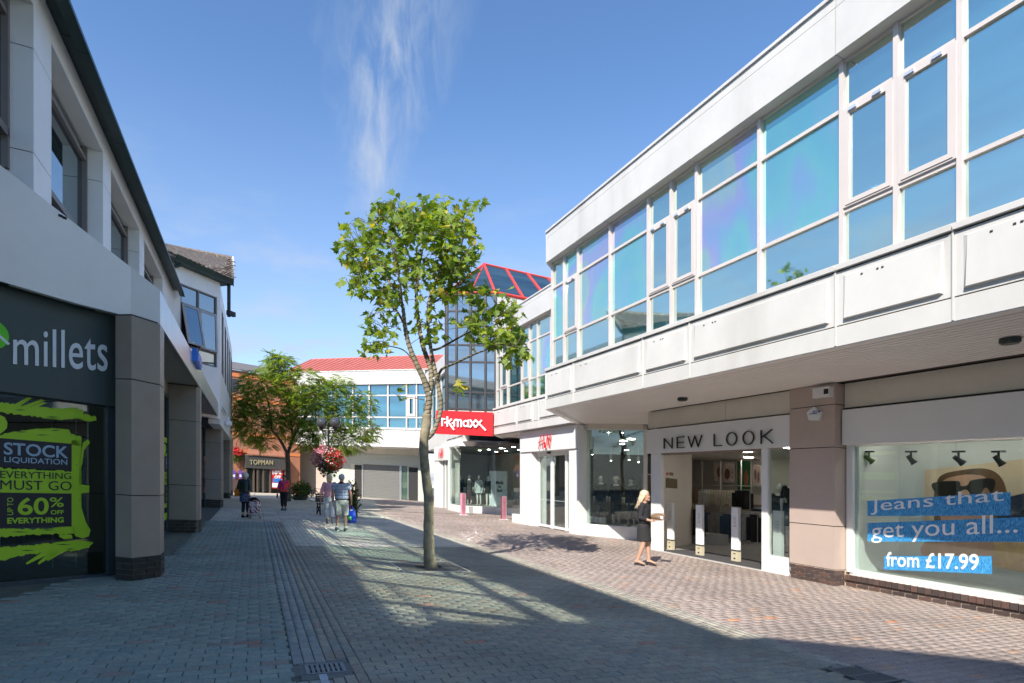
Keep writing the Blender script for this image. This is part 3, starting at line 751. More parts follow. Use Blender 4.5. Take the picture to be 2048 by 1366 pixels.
# display interior behind the window
DISPW = M('display_wall', (.60,.60,.59), .7, var=.02); FLOORD = M('display_floor', (.35,.36,.35), .5, var=.08, scale=3)
rm = thing('shop_display', 'pale window display space behind the large right-hand window', 'window display', W(5, 11.3, 0))
MB().slab([(-3.7,10.78),(7.45,10.78),(7.45,12.2),(-3.7,12.2)], hsill-.05, hsill+.015).build('floor', FLOORD, rm)
for a, c in ((-3.7,3.3),(3.31,5.1),(5.11,6.35),(6.36,7.45)): MB().slab([(a,12.0),(c,12.0),(c,12.08),(a,12.08)], hsill, 3.55).build('wall_panel', DISPW, rm)
MB().slab([(7.40,10.78),(7.46,10.78),(7.46,12.1),(7.40,12.1)], hsill, 3.55).build('side_wall', WHITE2, rm)
MB().slab([(-3.7,10.78),(7.45,10.78),(7.45,12.1),(-3.7,12.1)], 3.15, 3.2).build('ceiling', DISPW, rm)
for i, x in enumerate((6.9, 6.3, 5.7, 5.1, 4.5, 3.9, 3.3)):
    MB().slab([(x-.14,11.2),(x+.14,11.2),(x+.14,11.32),(x-.14,11.32)], 3.135, 3.149).build('ceiling_lamp', LAMP, rm)
for i, px in enumerate((1738, 1822, 1917, 1997)):
    a, b_, c_ = ray(px, 905); tt = 10.98/b_; u = a*tt; v = 10.98
    h = CZ+c_*tt+K*v
    t = thing('spotlight', ['leftmost', 'second from left', 'second from right', 'rightmost'][i]+' black spotlight hanging inside the poster window', 'spotlight', W(u, v, h), group='black spotlights in the poster window')
    MB().slab([(u-.09,v-.03),(u+.09,v-.03),(u+.09,v+.03),(u-.09,v+.03)], h-.0, h+.03).build('mount', BLACKF, t)
    cyl(W(u,v,h-.10), W(u,v,h), .018, 8).build('stem', BLACKF, t)
    p = W(u,v,h-.13); d = Vector((.5,-.3,-.8)).normalized() if i % 2 else Vector((.7,-.2,-.65)).normalized()
    MB().tube([p-d*.09, p+d*.03, p+d*.09], [.035,.045,.062], 12).build('lamp_head', BLACKF, t)
    MB().tube([p+d*.0901, p+d*.094], [.05,.05], 12).build('lens', M('lens', (.5,.5,.5), .15), t)
# poster on the back wall: abstract portrait with sunglasses
FB = Fr(0, 11.985, 0)
po = thing('poster', 'large photographic poster of a face in sunglasses on the back wall of the window', 'poster', W(4, 11.98, 1.5))
q = px_quad(FB, (1848,1110), (2075,1150), (2075,915), (1850,940))
MB().prism([FB.P(q[i][0], q[i][1], 0) for i in range(4)], FB.P(0,0,.012)-FB.P(0,0,0)).build('sheet', M('poster_warm_ground', (.66,.50,.36), .5, var=.12, scale=1.2), po)
def cspline(p, n=5):
    out = []
    for i in range(len(p)):
        a, b, c, d = p[i-1], p[i], p[(i+1) % len(p)], p[(i+2) % len(p)]
        for k in range(n):
            f = k/n; out.append(tuple(.5*(2*b[j]+(c[j]-a[j])*f+(2*a[j]-5*b[j]+4*c[j]-d[j])*f*f+(3*b[j]-a[j]-3*c[j]+d[j])*f**3) for j in (0,1)))
    return out
def pshape(name, pts, o, mat):
    if 4 < len(pts) < 16 and name in ('printed_hair','printed_face','printed_glasses','printed_hand'): pts = cspline(pts)
    P = [FB.P(*FB.at(x, y, o), o) for x, y in pts]; MB().prism(P, FB.P(0,0,.002)-FB.P(0,0,0)).build(name, mat, po)
def ell(cx, cy, rx, ry, a0=0, a1=360, n=20): return [(cx+rx*math.cos(R(a0+(a1-a0)*i/n)), cy+ry*math.sin(R(a0+(a1-a0)*i/n))) for i in range(n)]
HAIRP = M('poster_hair', (.13,.065,.03), .5, var=.35, scale=5); SKINP = M('poster_skin', (.60,.33,.22), .5, var=.12, scale=3); SKIN2 = M('poster_skin_shadow', (.58,.30,.19), .5, var=.15, scale=4)
pshape('printed_hair', [(1878,1110),(1868,1010),(1873,965),(1888,948),(1925,940),(1968,937),(1998,950),(2014,985),(2022,1060),(2028,1125),(1950,1115)], .013, HAIRP)
pshape('printed_face', [(1882,1040),(1878,985),(1886,962),(1912,952),(1945,949),(1972,956),(1984,985),(1982,1040),(1960,1090),(1925,1095),(1895,1075)], .0155, SKINP)
pshape('printed_hand', [(1850,1085),(1900,1078),(1960,1072),(1990,1080),(1990,1120),(1940,1118),(1850,1112)], .018, SKIN2)
for xx in (1902, 1916, 1930, 1944): pshape('printed_finger', [(xx,1065),(xx+10,1062),(xx+13,1108),(xx+3,1108)], .0205, SKINP)
SUNG = M('poster_lens', (.02,.016,.014), .3)
pshape('printed_glasses', [(1866,966),(1915,962),(1922,972),(1935,970),(1945,960),(1988,958),(1984,984),(1965,996),(1945,992),(1934,980),(1922,982),(1912,994),(1885,994),(1870,984)], .0205, SUNG)
pshape('printed_nose', ell(1930,1010,9,22), .0205, SKIN2)
pshape('printed_cheek', ell(1972,1015,12,40), .0205, SKIN2)
pshape('printed_lips', ell(1930,1052,16,5), .0205, M('poster_lips', (.45,.13,.10), .5))
pshape('printed_jacket', [(1990,1060),(2026,1020),(2075,1010),(2075,1150),(1985,1130)], .0205, M('poster_amber', (.58,.33,.14), .5, var=.3, scale=4))
pshape('printed_denim', [(1992,1000),(2075,980),(2075,1030),(1998,1060)], .0235, M('poster_dark_denim', (.03,.04,.08), .6, var=.9, scale=14))
# window lettering on denim bands (on the glass)
gl = thing('window_lettering', 'blue denim bands with white lettering on the glass of the poster window', 'window lettering', W(4.5, 10.76, 1.5))
FGL = Fr(0, 10.75, 0)
dm, nt, N, L, B = nodes('denim_print'); B.inputs['Roughness'].default_value = .6
tc = N.new('ShaderNodeTexCoord'); mp = N.new('ShaderNodeMapping'); mp.inputs['Scale'].default_value = (60,60,14); mp.inputs['Rotation'].default_value = (.0,.9,.6); L.new(tc.outputs['Object'], mp.inputs[0])
n = N.new('ShaderNodeTexNoise'); n.inputs['Scale'].default_value = 1.6; n.inputs['Detail'].default_value = 4; L.new(mp.outputs[0], n.inputs['Vector'])
cr = N.new('ShaderNodeValToRGB'); cr.color_ramp.elements[0].position = .35; cr.color_ramp.elements[0].color = (.0,.13,.42,1); cr.color_ramp.elements[1].position = .68; cr.color_ramp.elements[1].color = (.10,.48,.82,1)
L.new(n.outputs[0], cr.inputs[0]); L.new(cr.outputs[0], B.inputs['Base Color'])
for bl, br, tr, tl in (((1735,1032),(2021,1031),(2021,984),(1735,1002)), ((1735,1083),(2060,1084),(2060,1034),(1735,1046)), ((1768,1139),(1984,1148),(1984,1112),(1768,1112))):
    qq = px_quad(FGL, bl, br, tr, tl); MB().prism([FGL.P(a, b, 0) for a, b in qq], FGL.P(0,0,.003)-FGL.P(0,0,0)).build('denim_band', dm, gl)
LET = M('white_vinyl', (.80,.84,.86), .4, var=.01)
LETG = M('pale_blue_vinyl', (.72,.78,.82), .4, var=.01)
def win_text(s, bl, br, tr, tl, w, mat, sp=1.0): put_text('lettering', s, FGL, px_quad(FGL, bl, br, tr, tl), .006, mat, gl, thick=.003, weight=w, spacing=sp, per_char=True)
win_text('Jeans that', (1742,1030), (2008,1010), (2008,975), (1742,1000), .0, LETG, 1.02)
win_text('get you all...', (1743,1086), (2036,1078), (2036,1026), (1743,1046), .0, LET, 1.0)
win_text('from £17.99', (1773,1133), (1958,1141), (1958,1108), (1773,1104), .015, LET, 1.0)

# ---------------------------------------------------------------- clothes shop doorway
FN = Fr(0, 10.50, 0)
sh = thing('shopfront', 'white open shopfront below the thin black lettering, clothes inside', 'shop front', W(10.5, 10.5, 0))
def col(px0, px1, ptop, pbot, name='post', o0=-.12, o1=0, F=FN, par=None, mat=WHITE2):
    a, c = sorted((F.s(px0), F.s(px1))); MB().box(F, a, c, ptop, pbot, o0, o1).build(name, mat, par or sh)
hh = h_sign_b
col(1302, 1321, -.01, hh); col(1523, 1535, -.01, hh); col(1590, 1600, .0, hh)
ua, ub = FN.s(1600), FN.s(1535)
hb1, hb0 = FN.h(1560, 1117), 0
MB().box(FN, ua, ub, -.01, hb1, -.12, -.0).build('stall_riser', WHITE2, sh)
MB().box(FN, ua, ub, hb1, hb1+.04, -.12, -.01).build('bottom_rail', WHITE2, sh)
MB().box(FN, ua, ub, hb1+.04, hh-.03, -.075, -.065).build('pane', GLASS, sh)
MB().box(FN, FN.s(1523), FN.s(1321), hh-.04, hh+.02, -.25, -.04).build('door_header', M('brown_header', (.23,.19,.17), .6), sh)
MB().box(FN, FN.s(1525), FN.s(1302), -.002, .012, -.05, .06).build('threshold', M('pale_stone', (.5,.49,.46), .8), sh)
sg_ = thing('shop_sign', 'white fascia sign with thin black capitals over the open clothes shop', 'shop sign', W(10.5, 10.45, 3))
FNs = Fr(0, 10.42, 0)
MB().box(FNs, FNs.s(1600)+.02, FNs.s(1294), h_sign_b, h_sign_t, -.12, 0).build('board', WHITE2, sg_)
LB = M('letter_black', (.012,.012,.01), .35); LBR = M('letter_brass_edge', (.35,.27,.10), .4, metal=.6)
def nl_letters(o, w, mat, thick):
    L_ = dict(N=[[(0,0),(0,1),(.72,0),(.72,1)]], E=[[(.55,0),(0,0),(0,1),(.55,1)],[(0,.5),(.5,.5)]], W=[[(0,1),(.28,0),(.56,1),(.84,0),(1.12,1)]],
              L=[[(0,1),(0,0),(.62,0)]], O=[arc(.5,.5,.5,.52,0,360,22)], K=[[(0,0),(0,1)],[(.65,1),(0,.42)],[(.18,.55),(.7,0)]])
    # ink box in pixels per letter (x0,x1)
    for ch, x0, x1 in (('N',1329,1345),('E',1355,1369),('W',1377,1404),('L',1429,1444),('O',1454,1474),('O',1487,1508),('K',1523,1546)):
        yb = lambda x: 897+(x-1329)*(886-897)/217; yt = lambda x: 877+(x-1329)*(859-877)/217
        q = px_quad(FNs, (x0,yb(x0)), (x1,yb(x1)), (x1,yt(x1)), (x0,yt(x0)), o)
        wd = max(p[0] for l in L_[ch] for p in l)
        strokes(FNs, q, o, [[(x/wd, y) for x, y in l] for l in L_[ch]], w, mat, sg_, 'letter', thick)
nl_letters(.03, .019, LB, .03); nl_letters(.008, .022, LBR, .02)
# interior
inr = thing('shop_interior', 'bright clothes shop interior seen through the open doorway', 'shop interior', W(11, 13, 0))
INW = M('interior_wall', (.74,.70,.64), .8, var=.03); INF = M('interior_floor', (.30,.29,.28), .45, var=.1, scale=2); CARP = M('door_mat', (.05,.05,.055), .9, var=.2, scale=30)
UA = 8.72
room = [(UA,10.62),(13.35,10.62),(15.1,13.4),(20.4,18.2),(UA,18.2)]
MB().slab([(UA,10.52)]+[(13.35,10.52)]+room[2:], -.03, .006).build('floor', INF, inr)
MB().slab([(9.5,10.62),(13.2,10.62),(13.4,12.0),(10.4,12.0)], .006, .012).build('entrance_mat', CARP, inr)
MB().slab([(UA-.1,18.2),(20.5,18.2),(20.5,18.3),(UA-.1,18.3)], 0, 3.6).build('back_wall', INW, inr)
MB().slab([(UA-.1,10.62),(UA,10.62),(UA,18.2),(UA-.1,18.2)], 0, 3.6).build('side_wall', INW, inr)
FDV = fr_line((13.35,10.62),(15.05,13.35)); FDW = fr_line((15.05,13.35),(20.35,18.2))
MB().slab([(13.35,10.6),(13.45,10.6),(15.15,13.35),(15.05,13.42)], 0, 3.6).build('side_wall', INW, inr)
MB().slab([(15.05,13.35),(15.14,13.30),(20.5,18.2),(20.4,18.25)], 0, 3.6).build('side_wall', INW, inr)
MB().slab(room, 3.2, 3.3).build('ceiling', INW, inr)
for u, v in ((10.6,11.8),(12.4,12.4),(12,14.4),(14.2,15),(13.5,17),(16,17)): MB().slab([(u-.12,v-.12),(u+.12,v-.12),(u+.12,v+.12),(u-.12,v+.12)], 3.18, 3.199).build('ceiling_lamp', LAMP, inr)
def on_wall(F, x0, x1, y0, y1, name, mat, par, o=.01, th=.01):
    a, c = sorted((F.s(x0, o), F.s(x1, o))); MB().box(F, a, c, F.h((x0+x1)/2, y0, o), F.h((x0+x1)/2, y1, o), o, o+th).build(name, mat, par)
on_wall(FDV, 1333, 1336.5, 950, 945, 'red_notice', RED, inr); on_wall(FDV, 1339, 1346, 951, 945, 'brass_notice', M('bronze_plaque', (.16,.12,.05), .4, metal=.5), inr)
on_wall(FDV, 1332, 1354, 976, 957, 'bronze_plaque', M('bronze_plaque'), inr)
# pedestals
PED = M('pedestal_white', (.80,.80,.80), .4, var=.01); PEDB = M('pedestal_base_cream', (.55,.50,.36), .5)
for i, (px0, px1, pyb, lab) in enumerate(((1333,1350,1099,'leftmost tall white security gate post in the open shop doorway'), (1391,1409,1111,'second white security gate post in the doorway, left of the middle'), (1462,1482,1123,'nearest white security gate post, at the right of the doorway'), (1548,1566,1113,'white security gate post behind the narrow glass pane by the brown pier'))):
    u, v = gnd((px0+px1)/2, pyb); v = max(v, 10.62) if i < 3 else 10.95; 
    if i == 3: a, b_, c_ = ray(1557, 1113); u = a*10.95/b_; v = 10.95
    t = thing('security_post', lab, 'security gate', W(u, v, 0), group='white security gate posts in the shop doorway')
    Fp = Fr(u, v, 0); w = .115
    MB().box(Fp, -w, w, .0, .26, -.05, .05).build('base', PEDB, t)
    MB().box(Fp, -.03, .03, .06, .10, .05, .053).build('logo_plate', GAP, t); MB().box(Fp, -.04, .04, .19, .21, .05, .053).build('vent', GAP, t)
    MB().box(Fp, -w, w, .265, .30, -.045, .045).build('collar', GAP, t)
    MB().box(Fp, -w, w, .30, 1.38, -.04, .045).build('panel', PED, t)
    for k in range(8): MB().box(Fp, -.055, .055-(.03 if k % 3 == 2 else 0), 1.13-k*.035, 1.14-k*.035, .045, .047).build('printed_line', M('grey_print', (.30,.30,.31), .7), t)
# clothes rails, shelves and posters inside
def rail(u0, u1, v, h, label, cols, drop=.75, n=14):
    t = thing('clothes_rail', label, 'clothes rail', W((u0+u1)/2, v, 0))
    MB().tube([W(u0,v,h), W(u1,v,h)], .014, 8).build('bar', CHROME, t)
    for x in (u0, u1): MB().tube([W(x,v,0), W(x,v,h)], .014, 8).build('upright', CHROME, t)
    for k in range(n):
        x = u0+(u1-u0)*(k+.5)/n; c = cols[k*len(cols)//n]
        m = MB(); w = .22; dr = drop*rnd.uniform(.9, 1.1); th = (u1-u0)/n*.42
        m.slab([(x-th*.5,v-w),(x+th*.5,v-w),(x+th*.5,v+w),(x-th*.5,v+w)], h-dr, h-.12); m.slab([(x-th*.3,v-w*.4),(x+th*.3,v-w*.4),(x+th*.3,v+w*.4),(x-th*.3,v+w*.4)], h-.12, h-.04)
        m.build('garment', c, t)
gar = [M('garment_'+n_, c, .9, var=.15, scale=8) for n_, c in (('black',(.015,.015,.018)),('cream',(.60,.55,.45)),('grey',(.30,.30,.31)),('denim',(.06,.10,.18)),('pink',(.55,.36,.34)),('tan',(.35,.25,.16)),('white',(.7,.7,.69)))]
def upx(px, v):
    a, b_, c_ = ray(px, 945); return a*v/b_
rail(upx(1500,16.6), upx(1384,16.6), 16.6, 1.95, 'upper wall rail of cream and black tops at the back of the clothes shop', [gar[0], gar[1], gar[1], gar[6], gar[5]], .62, 22)
rail(upx(1500,16.2), upx(1400,16.2), 16.2, 1.05, 'lower rail of blue jeans at the back of the clothes shop', [gar[3], gar[3], gar[2], gar[3]], .85, 20)
rail(upx(1402,13.6), upx(1380,13.6), 13.6, 1.3, 'rail of dark coats left of the middle security posts', [gar[0], gar[5], gar[0]], .95, 6)
rail(upx(1515,13.6), upx(1490,13.6), 13.6, 1.2, 'short rail of dark tops at the right of the doorway', [gar[0], gar[2]], .8, 6)
rail(upx(1597,13.2), upx(1560,13.2), 13.2, 1.3, 'rail of pale and grey tops behind the narrow pane', [gar[6], gar[2], gar[0]], .8, 8)
for (px0, px1, y0, y1, cA, cB, lab) in ((1428,1470,925,965,(.65,.55,.50),(.25,.10,.08),'framed picture of two figures on the shop wall'), (1474,1504,920,985,(.02,.12,.04),(.30,.12,.06),'green leafy framed picture on the shop wall'), (1507,1524,930,970,(.5,.38,.33),(.15,.1,.1),'narrow framed picture at the right end of the shop wall')):
    Fb = Fr(0, 17.9, 0); a, c = sorted((Fb.s(px0), Fb.s(px1))); h1, h0 = Fb.h(px0, y0), Fb.h(px0, y1)
    t = thing('wall_picture', lab, 'picture', Fb.P(a, h0)); MB().box(Fb, a, c, h0, h1, 0, .03).build('frame', M('frame_pale', (.6,.56,.5), .5), t)
    MB().box(Fb, a+.05, c-.05, h0+.05, h1-.05, .03, .036).build('print', M('print_%d' % px0, cA, .6, var=.5, scale=2.6), t)
    for k in range(2):
        cx_ = a+(c-a)*(.33+.36*k); P = [Fb.P(cx_+(c-a)*.13*math.cos(R(q)), h0+(h1-h0)*(.42+.1*k)+(h1-h0)*.27*math.sin(R(q)), .036) for q in range(0, 360, 30)]
        MB().prism(P, Fb.P(0,0,.004)-Fb.P(0,0,0)).build('printed_figure', M('figure_%d' % px0, cB, .6, var=.4, scale=5), t)
t = thing('shelf_unit', 'white metal shelving grid along the back of the clothes shop', 'shelving', W(15, 17, 0))
x0_, x1_ = upx(1525,17.2), upx(1388,17.2)
for h in (1.15, 2.1): MB().slab([(x0_,17.0),(x1_,17.0),(x1_,17.3),(x0_,17.3)], h, h+.03).build('shelf', WHITE2, t)
for px in (1525, 1482, 1441, 1404): u = upx(px, 17.0); MB().slab([(u-.02,16.98),(u+.02,16.98),(u+.02,17.02),(u-.02,17.02)], 0, 3.1).build('upright', WHITE2, t)
for px, lab in ((1512,'stack of folded dark clothes on the right part of the shop shelf'), (1495,'stack of folded clothes on the middle of the shop shelf')):
    u = upx(px, 17.1); t = thing('folded_clothes', lab, 'folded clothes', W(u, 17.1, 1.18))
    for k in range(5): MB().slab([(u-.25,17.02),(u+.25,17.02),(u+.25,17.26),(u-.25,17.26)], 1.181+k*.05, 1.225+k*.05).build('garment', gar[(k*3+px) % 7], t)

# alarm boxes on the pier
FPp = Fr(0, 10.38, 0)
t = thing('camera_box', 'white rectangular alarm housing high on the brown pier', 'alarm box', FPp.P(8.1, 3.4))
a, c = sorted((FPp.s(1633), FPp.s(1667))); h1, h0 = FPp.h(1640, 779), FPp.h(1640, 797)
MB().box(FPp, a, c, h0, h1, .0, .12).build('housing', WHITE2, t); MB().box(FPp, a+.02, a+.12, h0+.05, h1-.03, .12, .124).build('grille', GAP, t); MB().box(FPp, a-.0, c, h1, h1+.012, 0, .14).build('lid', WHITE2, t)
t = thing('burglar_alarm', 'white five-sided burglar alarm box on the brown pier below the rectangular one', 'alarm box', FPp.P(8.1, 3.1))
def penta(F, cx, cy, rx, ry, o0, o1, name, mat, par):
    pts = [(cx, cy-ry), (cx+rx, cy-ry*.25), (cx+rx*.72, cy+ry*.8), (cx-rx*.72, cy+ry*.8), (cx-rx, cy-ry*.25)]
    P = [F.P(*F.at(x, y, o0), o0) for x, y in pts]; MB().prism(P, F.P(0,0,o1-o0)-F.P(0,0,0)).build(name, mat, par)
penta(FPp, 1632, 829, 14, 15, 0, .07, 'case', WHITE2, t); penta(FPp, 1632, 829, 10.5, 11, .07, .085, 'cover', M('alarm_cover', (.72,.74,.76), .4), t)
MB().box(FPp, *sorted((FPp.s(1624), FPp.s(1640))), FPp.h(1632, 829), FPp.h(1632, 827.5), .085, .087).build('stripe', M('alarm_blue', (.02,.06,.25), .5), t)
put_text('lettering', 'SECOM', FPp, px_quad(FPp, (1625,826), (1640,825), (1640,820.5), (1625,821.5), .088), .086, M('alarm_blue'), t, .001, weight=.03)
# ================================================================== SECOND RIGHT-HAND BUILDING
b2 = thing('shop_building', 'white two-storey building set back beyond the long one, joining the dark glass tower', 'building', W(21, 12, 0))
F2 = Fr(0, 10.26, 0)
o2 = -.25
xs2 = [F2.s(px, o2) for px in (995,1003,1017,1045,1061,1077,1104)]+[18.3,17.6]
window_band(b2, F2, xs2, {len(xs2)-3, len(xs2)-5}, o2, {(3,1),(2,1)})
j2 = [F2.s(987), F2.s(1034), F2.s(1066), 20.2, 17.7]
spandrel(b2, F2, j2, 0); parapet(b2, F2, [F2.s(987), 22.3, 17.7])
MB().slab([(17.7,10.27),(25.0,10.27),(29.5,13.5),(17.7,13.5)], H_BOT+.0, H_BOT+.02).build('soffit', SOFFIT, b2)
MB().slab([(17.7,10.75),(25.0,10.75),(25,22),(17.7,22)], H_BOT+.1, H_PB+.2).build('upper_body', M('dark_interior'), b2)
# high white wall beside the tower under the glazed roof
tA = at_depth(990, 585, 27.2); tB = at_depth(893, 585, 27.6)
TA, TB = (tA[0], tA[1]), (tB[0], tB[1])
MB().slab([TA, (TA[0]+.02, TA[1]+9), (TA[0]+7, TA[1]+9), (TA[0]+7, TA[1])], H_TOP-.3, tA[2]-.06).build('roof_wall', WHITE, b2)
for k in range(1, 6): MB().slab([(TA[0]-.006, TA[1]+k*1.1), (TA[0]-.006, TA[1]+k*1.1+.02), (TA[0]+.03, TA[1]+k*1.1+.02), (TA[0]+.03, TA[1]+k*1.1)], H_TOP, tA[2]-.1).build('joint', GAP, b2)
# glass tower
tw = thing('glass_tower', 'dark framed glazed corner tower above the red sign', 'tower', W(TA[0], TA[1], 0))
FT = fr_line(TA, TB); LT = math.hypot(TA[0]-TB[0], TA[1]-TB[1])
TF = M('dark_tower_frame', (.045,.045,.05), .4, metal=.3)
FILMP = filmglass('tower_glass', (.62,.72,.78), (.05,.07,.08), mixf=.6)
vx = [FT.s(p) for p in (991,971,941,913,894)]; hy = [FT.h(940, y) for y in (819,785,724,690,622,590)]
for x in vx: MB().box(FT, x-.05, x+.05, hy[0]-.1, hy[-1]+.1, -.10, .05).build('mullion', TF, tw)
for h in hy:
    for i in range(4): 
        a, c = sorted((vx[i], vx[i+1])); MB().box(FT, a+.05, c-.05, h-.04, h+.04, -.08, .03).build('transom', TF, tw)
for i in range(4):
    for j in range(5):
        a, c = sorted((vx[i], vx[i+1])); MB().box(FT, a+.05, c-.05, hy[j]+.04, hy[j+1]-.04, -.03+rnd.uniform(-.003,.003), -.02).build('pane', FILMP, tw)
# flank going back to the building behind
FT2 = Fr(TB[0], TB[1], 80)
FT2 = fr_line(TB, (TB[0]+3.2, TB[1]+3.2))
for s_ in (0.05, 1.2, 2.4, 3.6): MB().box(FT2, s_-.05, s_+.05, hy[0]-.1, hy[-1]+.1, -.1, .05).build('mullion', TF, tw)
for j in range(5):
    for a, c in ((.1,1.15),(1.25,2.35),(2.45,3.55)): MB().box(FT2, a, c, hy[j]+.04, hy[j+1]-.04, -.03, -.02).build('pane', FILMP, tw)
for h in hy: MB().box(FT2, .1, 3.55, h-.04, h+.04, -.08, .03).build('transom', TF, tw)
TI = (TA[0]+.25, TA[1]-.1); TJ = (TB[0]+.3, TB[1]+.15)
MB().slab([(TA[0]+1.2,TA[1]-.3), (TB[0]+1.2, TB[1]+.5), (TB[0]+5,TB[1]+3.6), (TA[0]+5,TA[1]+1)], hy[0], hy[-1]).build('core', M('dark_interior'), tw)
MB().slab([TA, TB, (TB[0]+3.2,TB[1]+3.2), (TA[0]+6,TA[1]+.5)], hy[0]-.22, hy[0]-.06).build('base_ledge', WHITE, tw)
MB().slab([TA, TB, (TB[0]+3.2,TB[1]+3.2), (TA[0]+6,TA[1]+.5)], hy[-1]+.02, hy[-1]+.10).build('top_ledge', TF, tw)
# glazed hipped roof
gr = thing('glazed_roof', 'hipped glass roof with red bars above the tower', 'glass roof', W(TA[0], TA[1], hy[-1]))
R0 = at_depth(968, 528, 30.5); R0 = (R0[0], R0[1]); hR = at_depth(968, 528, 30.5)[2]; hE = hy[-1]+.12
E0 = TA; E1 = (TA[0]+ (R0[0]-TA[0])*2, TA[1]-.2)
REDB = M('red_bar', (.62,.06,.05), .45)
GR = filmglass('roof_glass', (.42,.55,.60), (.04,.07,.08), mixf=.6)
LV = 9.0
def bar3(p, q, r, name='bar', mat=REDB, par=None): MB().tube([p, q], r, 6).build(name, mat, par or gr)
nP = 6
for k in range(nP):
    f0, f1 = k/nP*LV, (k+1)/nP*LV
    e0, e1 = W(E0[0], E0[1]+f0, hE), W(E0[0], E0[1]+f1, hE); r0, r1 = W(R0[0], R0[1]+f0*.86, hR), W(R0[0], R0[1]+f1*.86, hR)
    MB().prism([e0, e1, r1, r0], (0,0,-.03)).build('pane', GR, gr); bar3(e0+Vector((0,0,.02)), r0+Vector((0,0,.02)), .07)
bar3(W(R0[0],R0[1],hR), W(R0[0],R0[1]+LV*.86,hR), .06); bar3(W(E0[0],E0[1],hE), W(E0[0],E0[1]+LV,hE), .08)
a_, b__, c__ = W(E0[0],E0[1],hE), W(E1[0],E1[1],hE), W(R0[0],R0[1],hR)
MB().prism([a_, b__, c__], (0,0,-.03)).build('pane', GR, gr)
TBb = W(TB[0], TB[1], hE)
MB().prism([a_, TBb, c__], (0,0,-.03)).build('pane', GR, gr); MB().prism([TBb, b__, c__], (0,0,-.03)).build('pane', GR, gr)
bar3(TBb, c__, .05); bar3(b__, c__, .05); bar3(a_, TBb, .05); bar3((a_+TBb)/2, c__, .04)
# red sign
ts = thing('shop_sign', 'big red sign board with white lettering on the corner below the glass tower', 'shop sign', FT.P(0, 4))
FTs = fr_line((TA[0]-.35, TA[1]-.1), (TB[0]-.35, TB[1]-.1))
q = px_quad(FTs, (873,868), (987,873), (987,826), (875,822))
MB().prism([FTs.P(a, b, .0) for a, b in q], FTs.P(0,0,.22)-FTs.P(0,0,0)).build('board', RED, ts)
TW = M('sign_white', (.85,.85,.85), .35, var=.01); DKR = M('letter_side', (.12,.02,.03), .5)
def sgn(lines, name, w=3.1):
    """white sign strokes given in picture coordinates on the sign's face"""
    sc_ = abs(FTs.s(930,.3)-FTs.s(929,.3)); q = [FTs.at(870,900,.3), FTs.at(990,900,.3), FTs.at(990,800,.3), FTs.at(870,800,.3)]
    for l in lines: strokes(FTs, q, .22, [[((x-870)/120, (900-y)/100) for x, y in l]], w*sc_, TW, ts, name, .09)
sgn([[(878,837),(890,838)],[(884.5,838),(884.5,851)]], 'letter_T')
sgn([[(895,834),(895,852)],[(903,838.5),(896,845)],[(897,844),(908,859)]], 'letter_k')
sgn([[(909,852),(909,842),(911,839.5),(914,839.5),(916,842),(916,853)],[(916,843),(918,840),(921,840),(923,842.5),(923,853)]], 'letter_m')
sgn([arc(932,847,4.6,5.6,0,360,12),[(937,840.5),(937,853.5)]], 'letter_a', 2.8)
sgn([[(941,840),(951,854)],[(951,840.5),(941,854)]], 'letter_x'); sgn([[(952,840.5),(971,860)],[(963,841),(952,854)]], 'letter_x')
sgn([[(890.3,845),(891.3,845)],[(905,846),(906,846)]], 'dot', 3.0)

# ---------------------------------------------------------------- clothes shop with the red logo: near portal
FH = Fr(0, 10.60, 0); hmf = thing('shopfront', 'white portal with glass double doors under the larger red logo', 'shop front', FH.P(20.5, 0))
def fbox(F, px0, px1, h0, h1, o0, o1, name, mat, par):
    a, c = sorted((F.s(px0, o1), F.s(px1, o1))); return MB().box(F, a, c, h0, h1, o0, o1).build(name, mat, par)
hsb, hst = FH.h(1097, 901), FH.h(1097, 860)
fbox(FH, 1040, 1063, -.01, hsb, -.7, 0, 'pillar', WHITE2, hmf); fbox(FH, 1138, 1157, -.01, hsb, -.5, 0, 'pillar', WHITE2, hmf)
fbox(FH, 1024, 1040, -.01, FH.h(1030, 1028), -.35, .0, 'plinth', WHITE2, hmf)
fbox(FH, 1027, 1039, FH.h(1030, 1028), hsb, -.3, -.28, 'side_pane', GLASS, hmf)
sgh = thing('shop_sign', 'larger slanted red two-letter logo on the white fascia of the near portal', 'shop sign', FH.P(20.5, 3))
fbox(FH, 1040, 1154, hsb, hst+.05, -.6, .06, 'board', WHITE2, sgh)
fbox(FH, 1154, 1157, hsb+.0, hst+.05, -.6, .0, 'end_board', WHITE2, hmf)
def hm_logo(F, x0, x1, yb, yt, par, o):
    """loose brush-like H & M in slanted strokes"""
    q = px_quad(F, (x0,yb), (x1,yb-1), (x1,yt-1), (x0,yt), o)
    w = abs(q[1][0]-q[0][0])
    for nm, ls, ww in (('letter_H', [[(.02,0),(.20,.95)], [(.32,.0),(.46,.98)], [(.0,.42),(.44,.60)]], .036), ('ampersand', [[(.50,.10),(.55,.40),(.48,.42),(.60,.05)]], .05), ('letter_M', [[(.60,.0),(.74,1.0)], [(.74,1.0),(.78,.25)], [(.78,.25),(.98,1.0)], [(.98,1.0),(.90,.02)]], .03)):
        strokes(F, q, o, ls, w*ww, M('logo_red', (.66,.012,.02), .4), par, nm, .02)
hm_logo(FH, 1077, 1102, 898, 869, sgh, .14)
FHd = Fr(0, 10.95, 0); hdt = FHd.h(1100, 909)
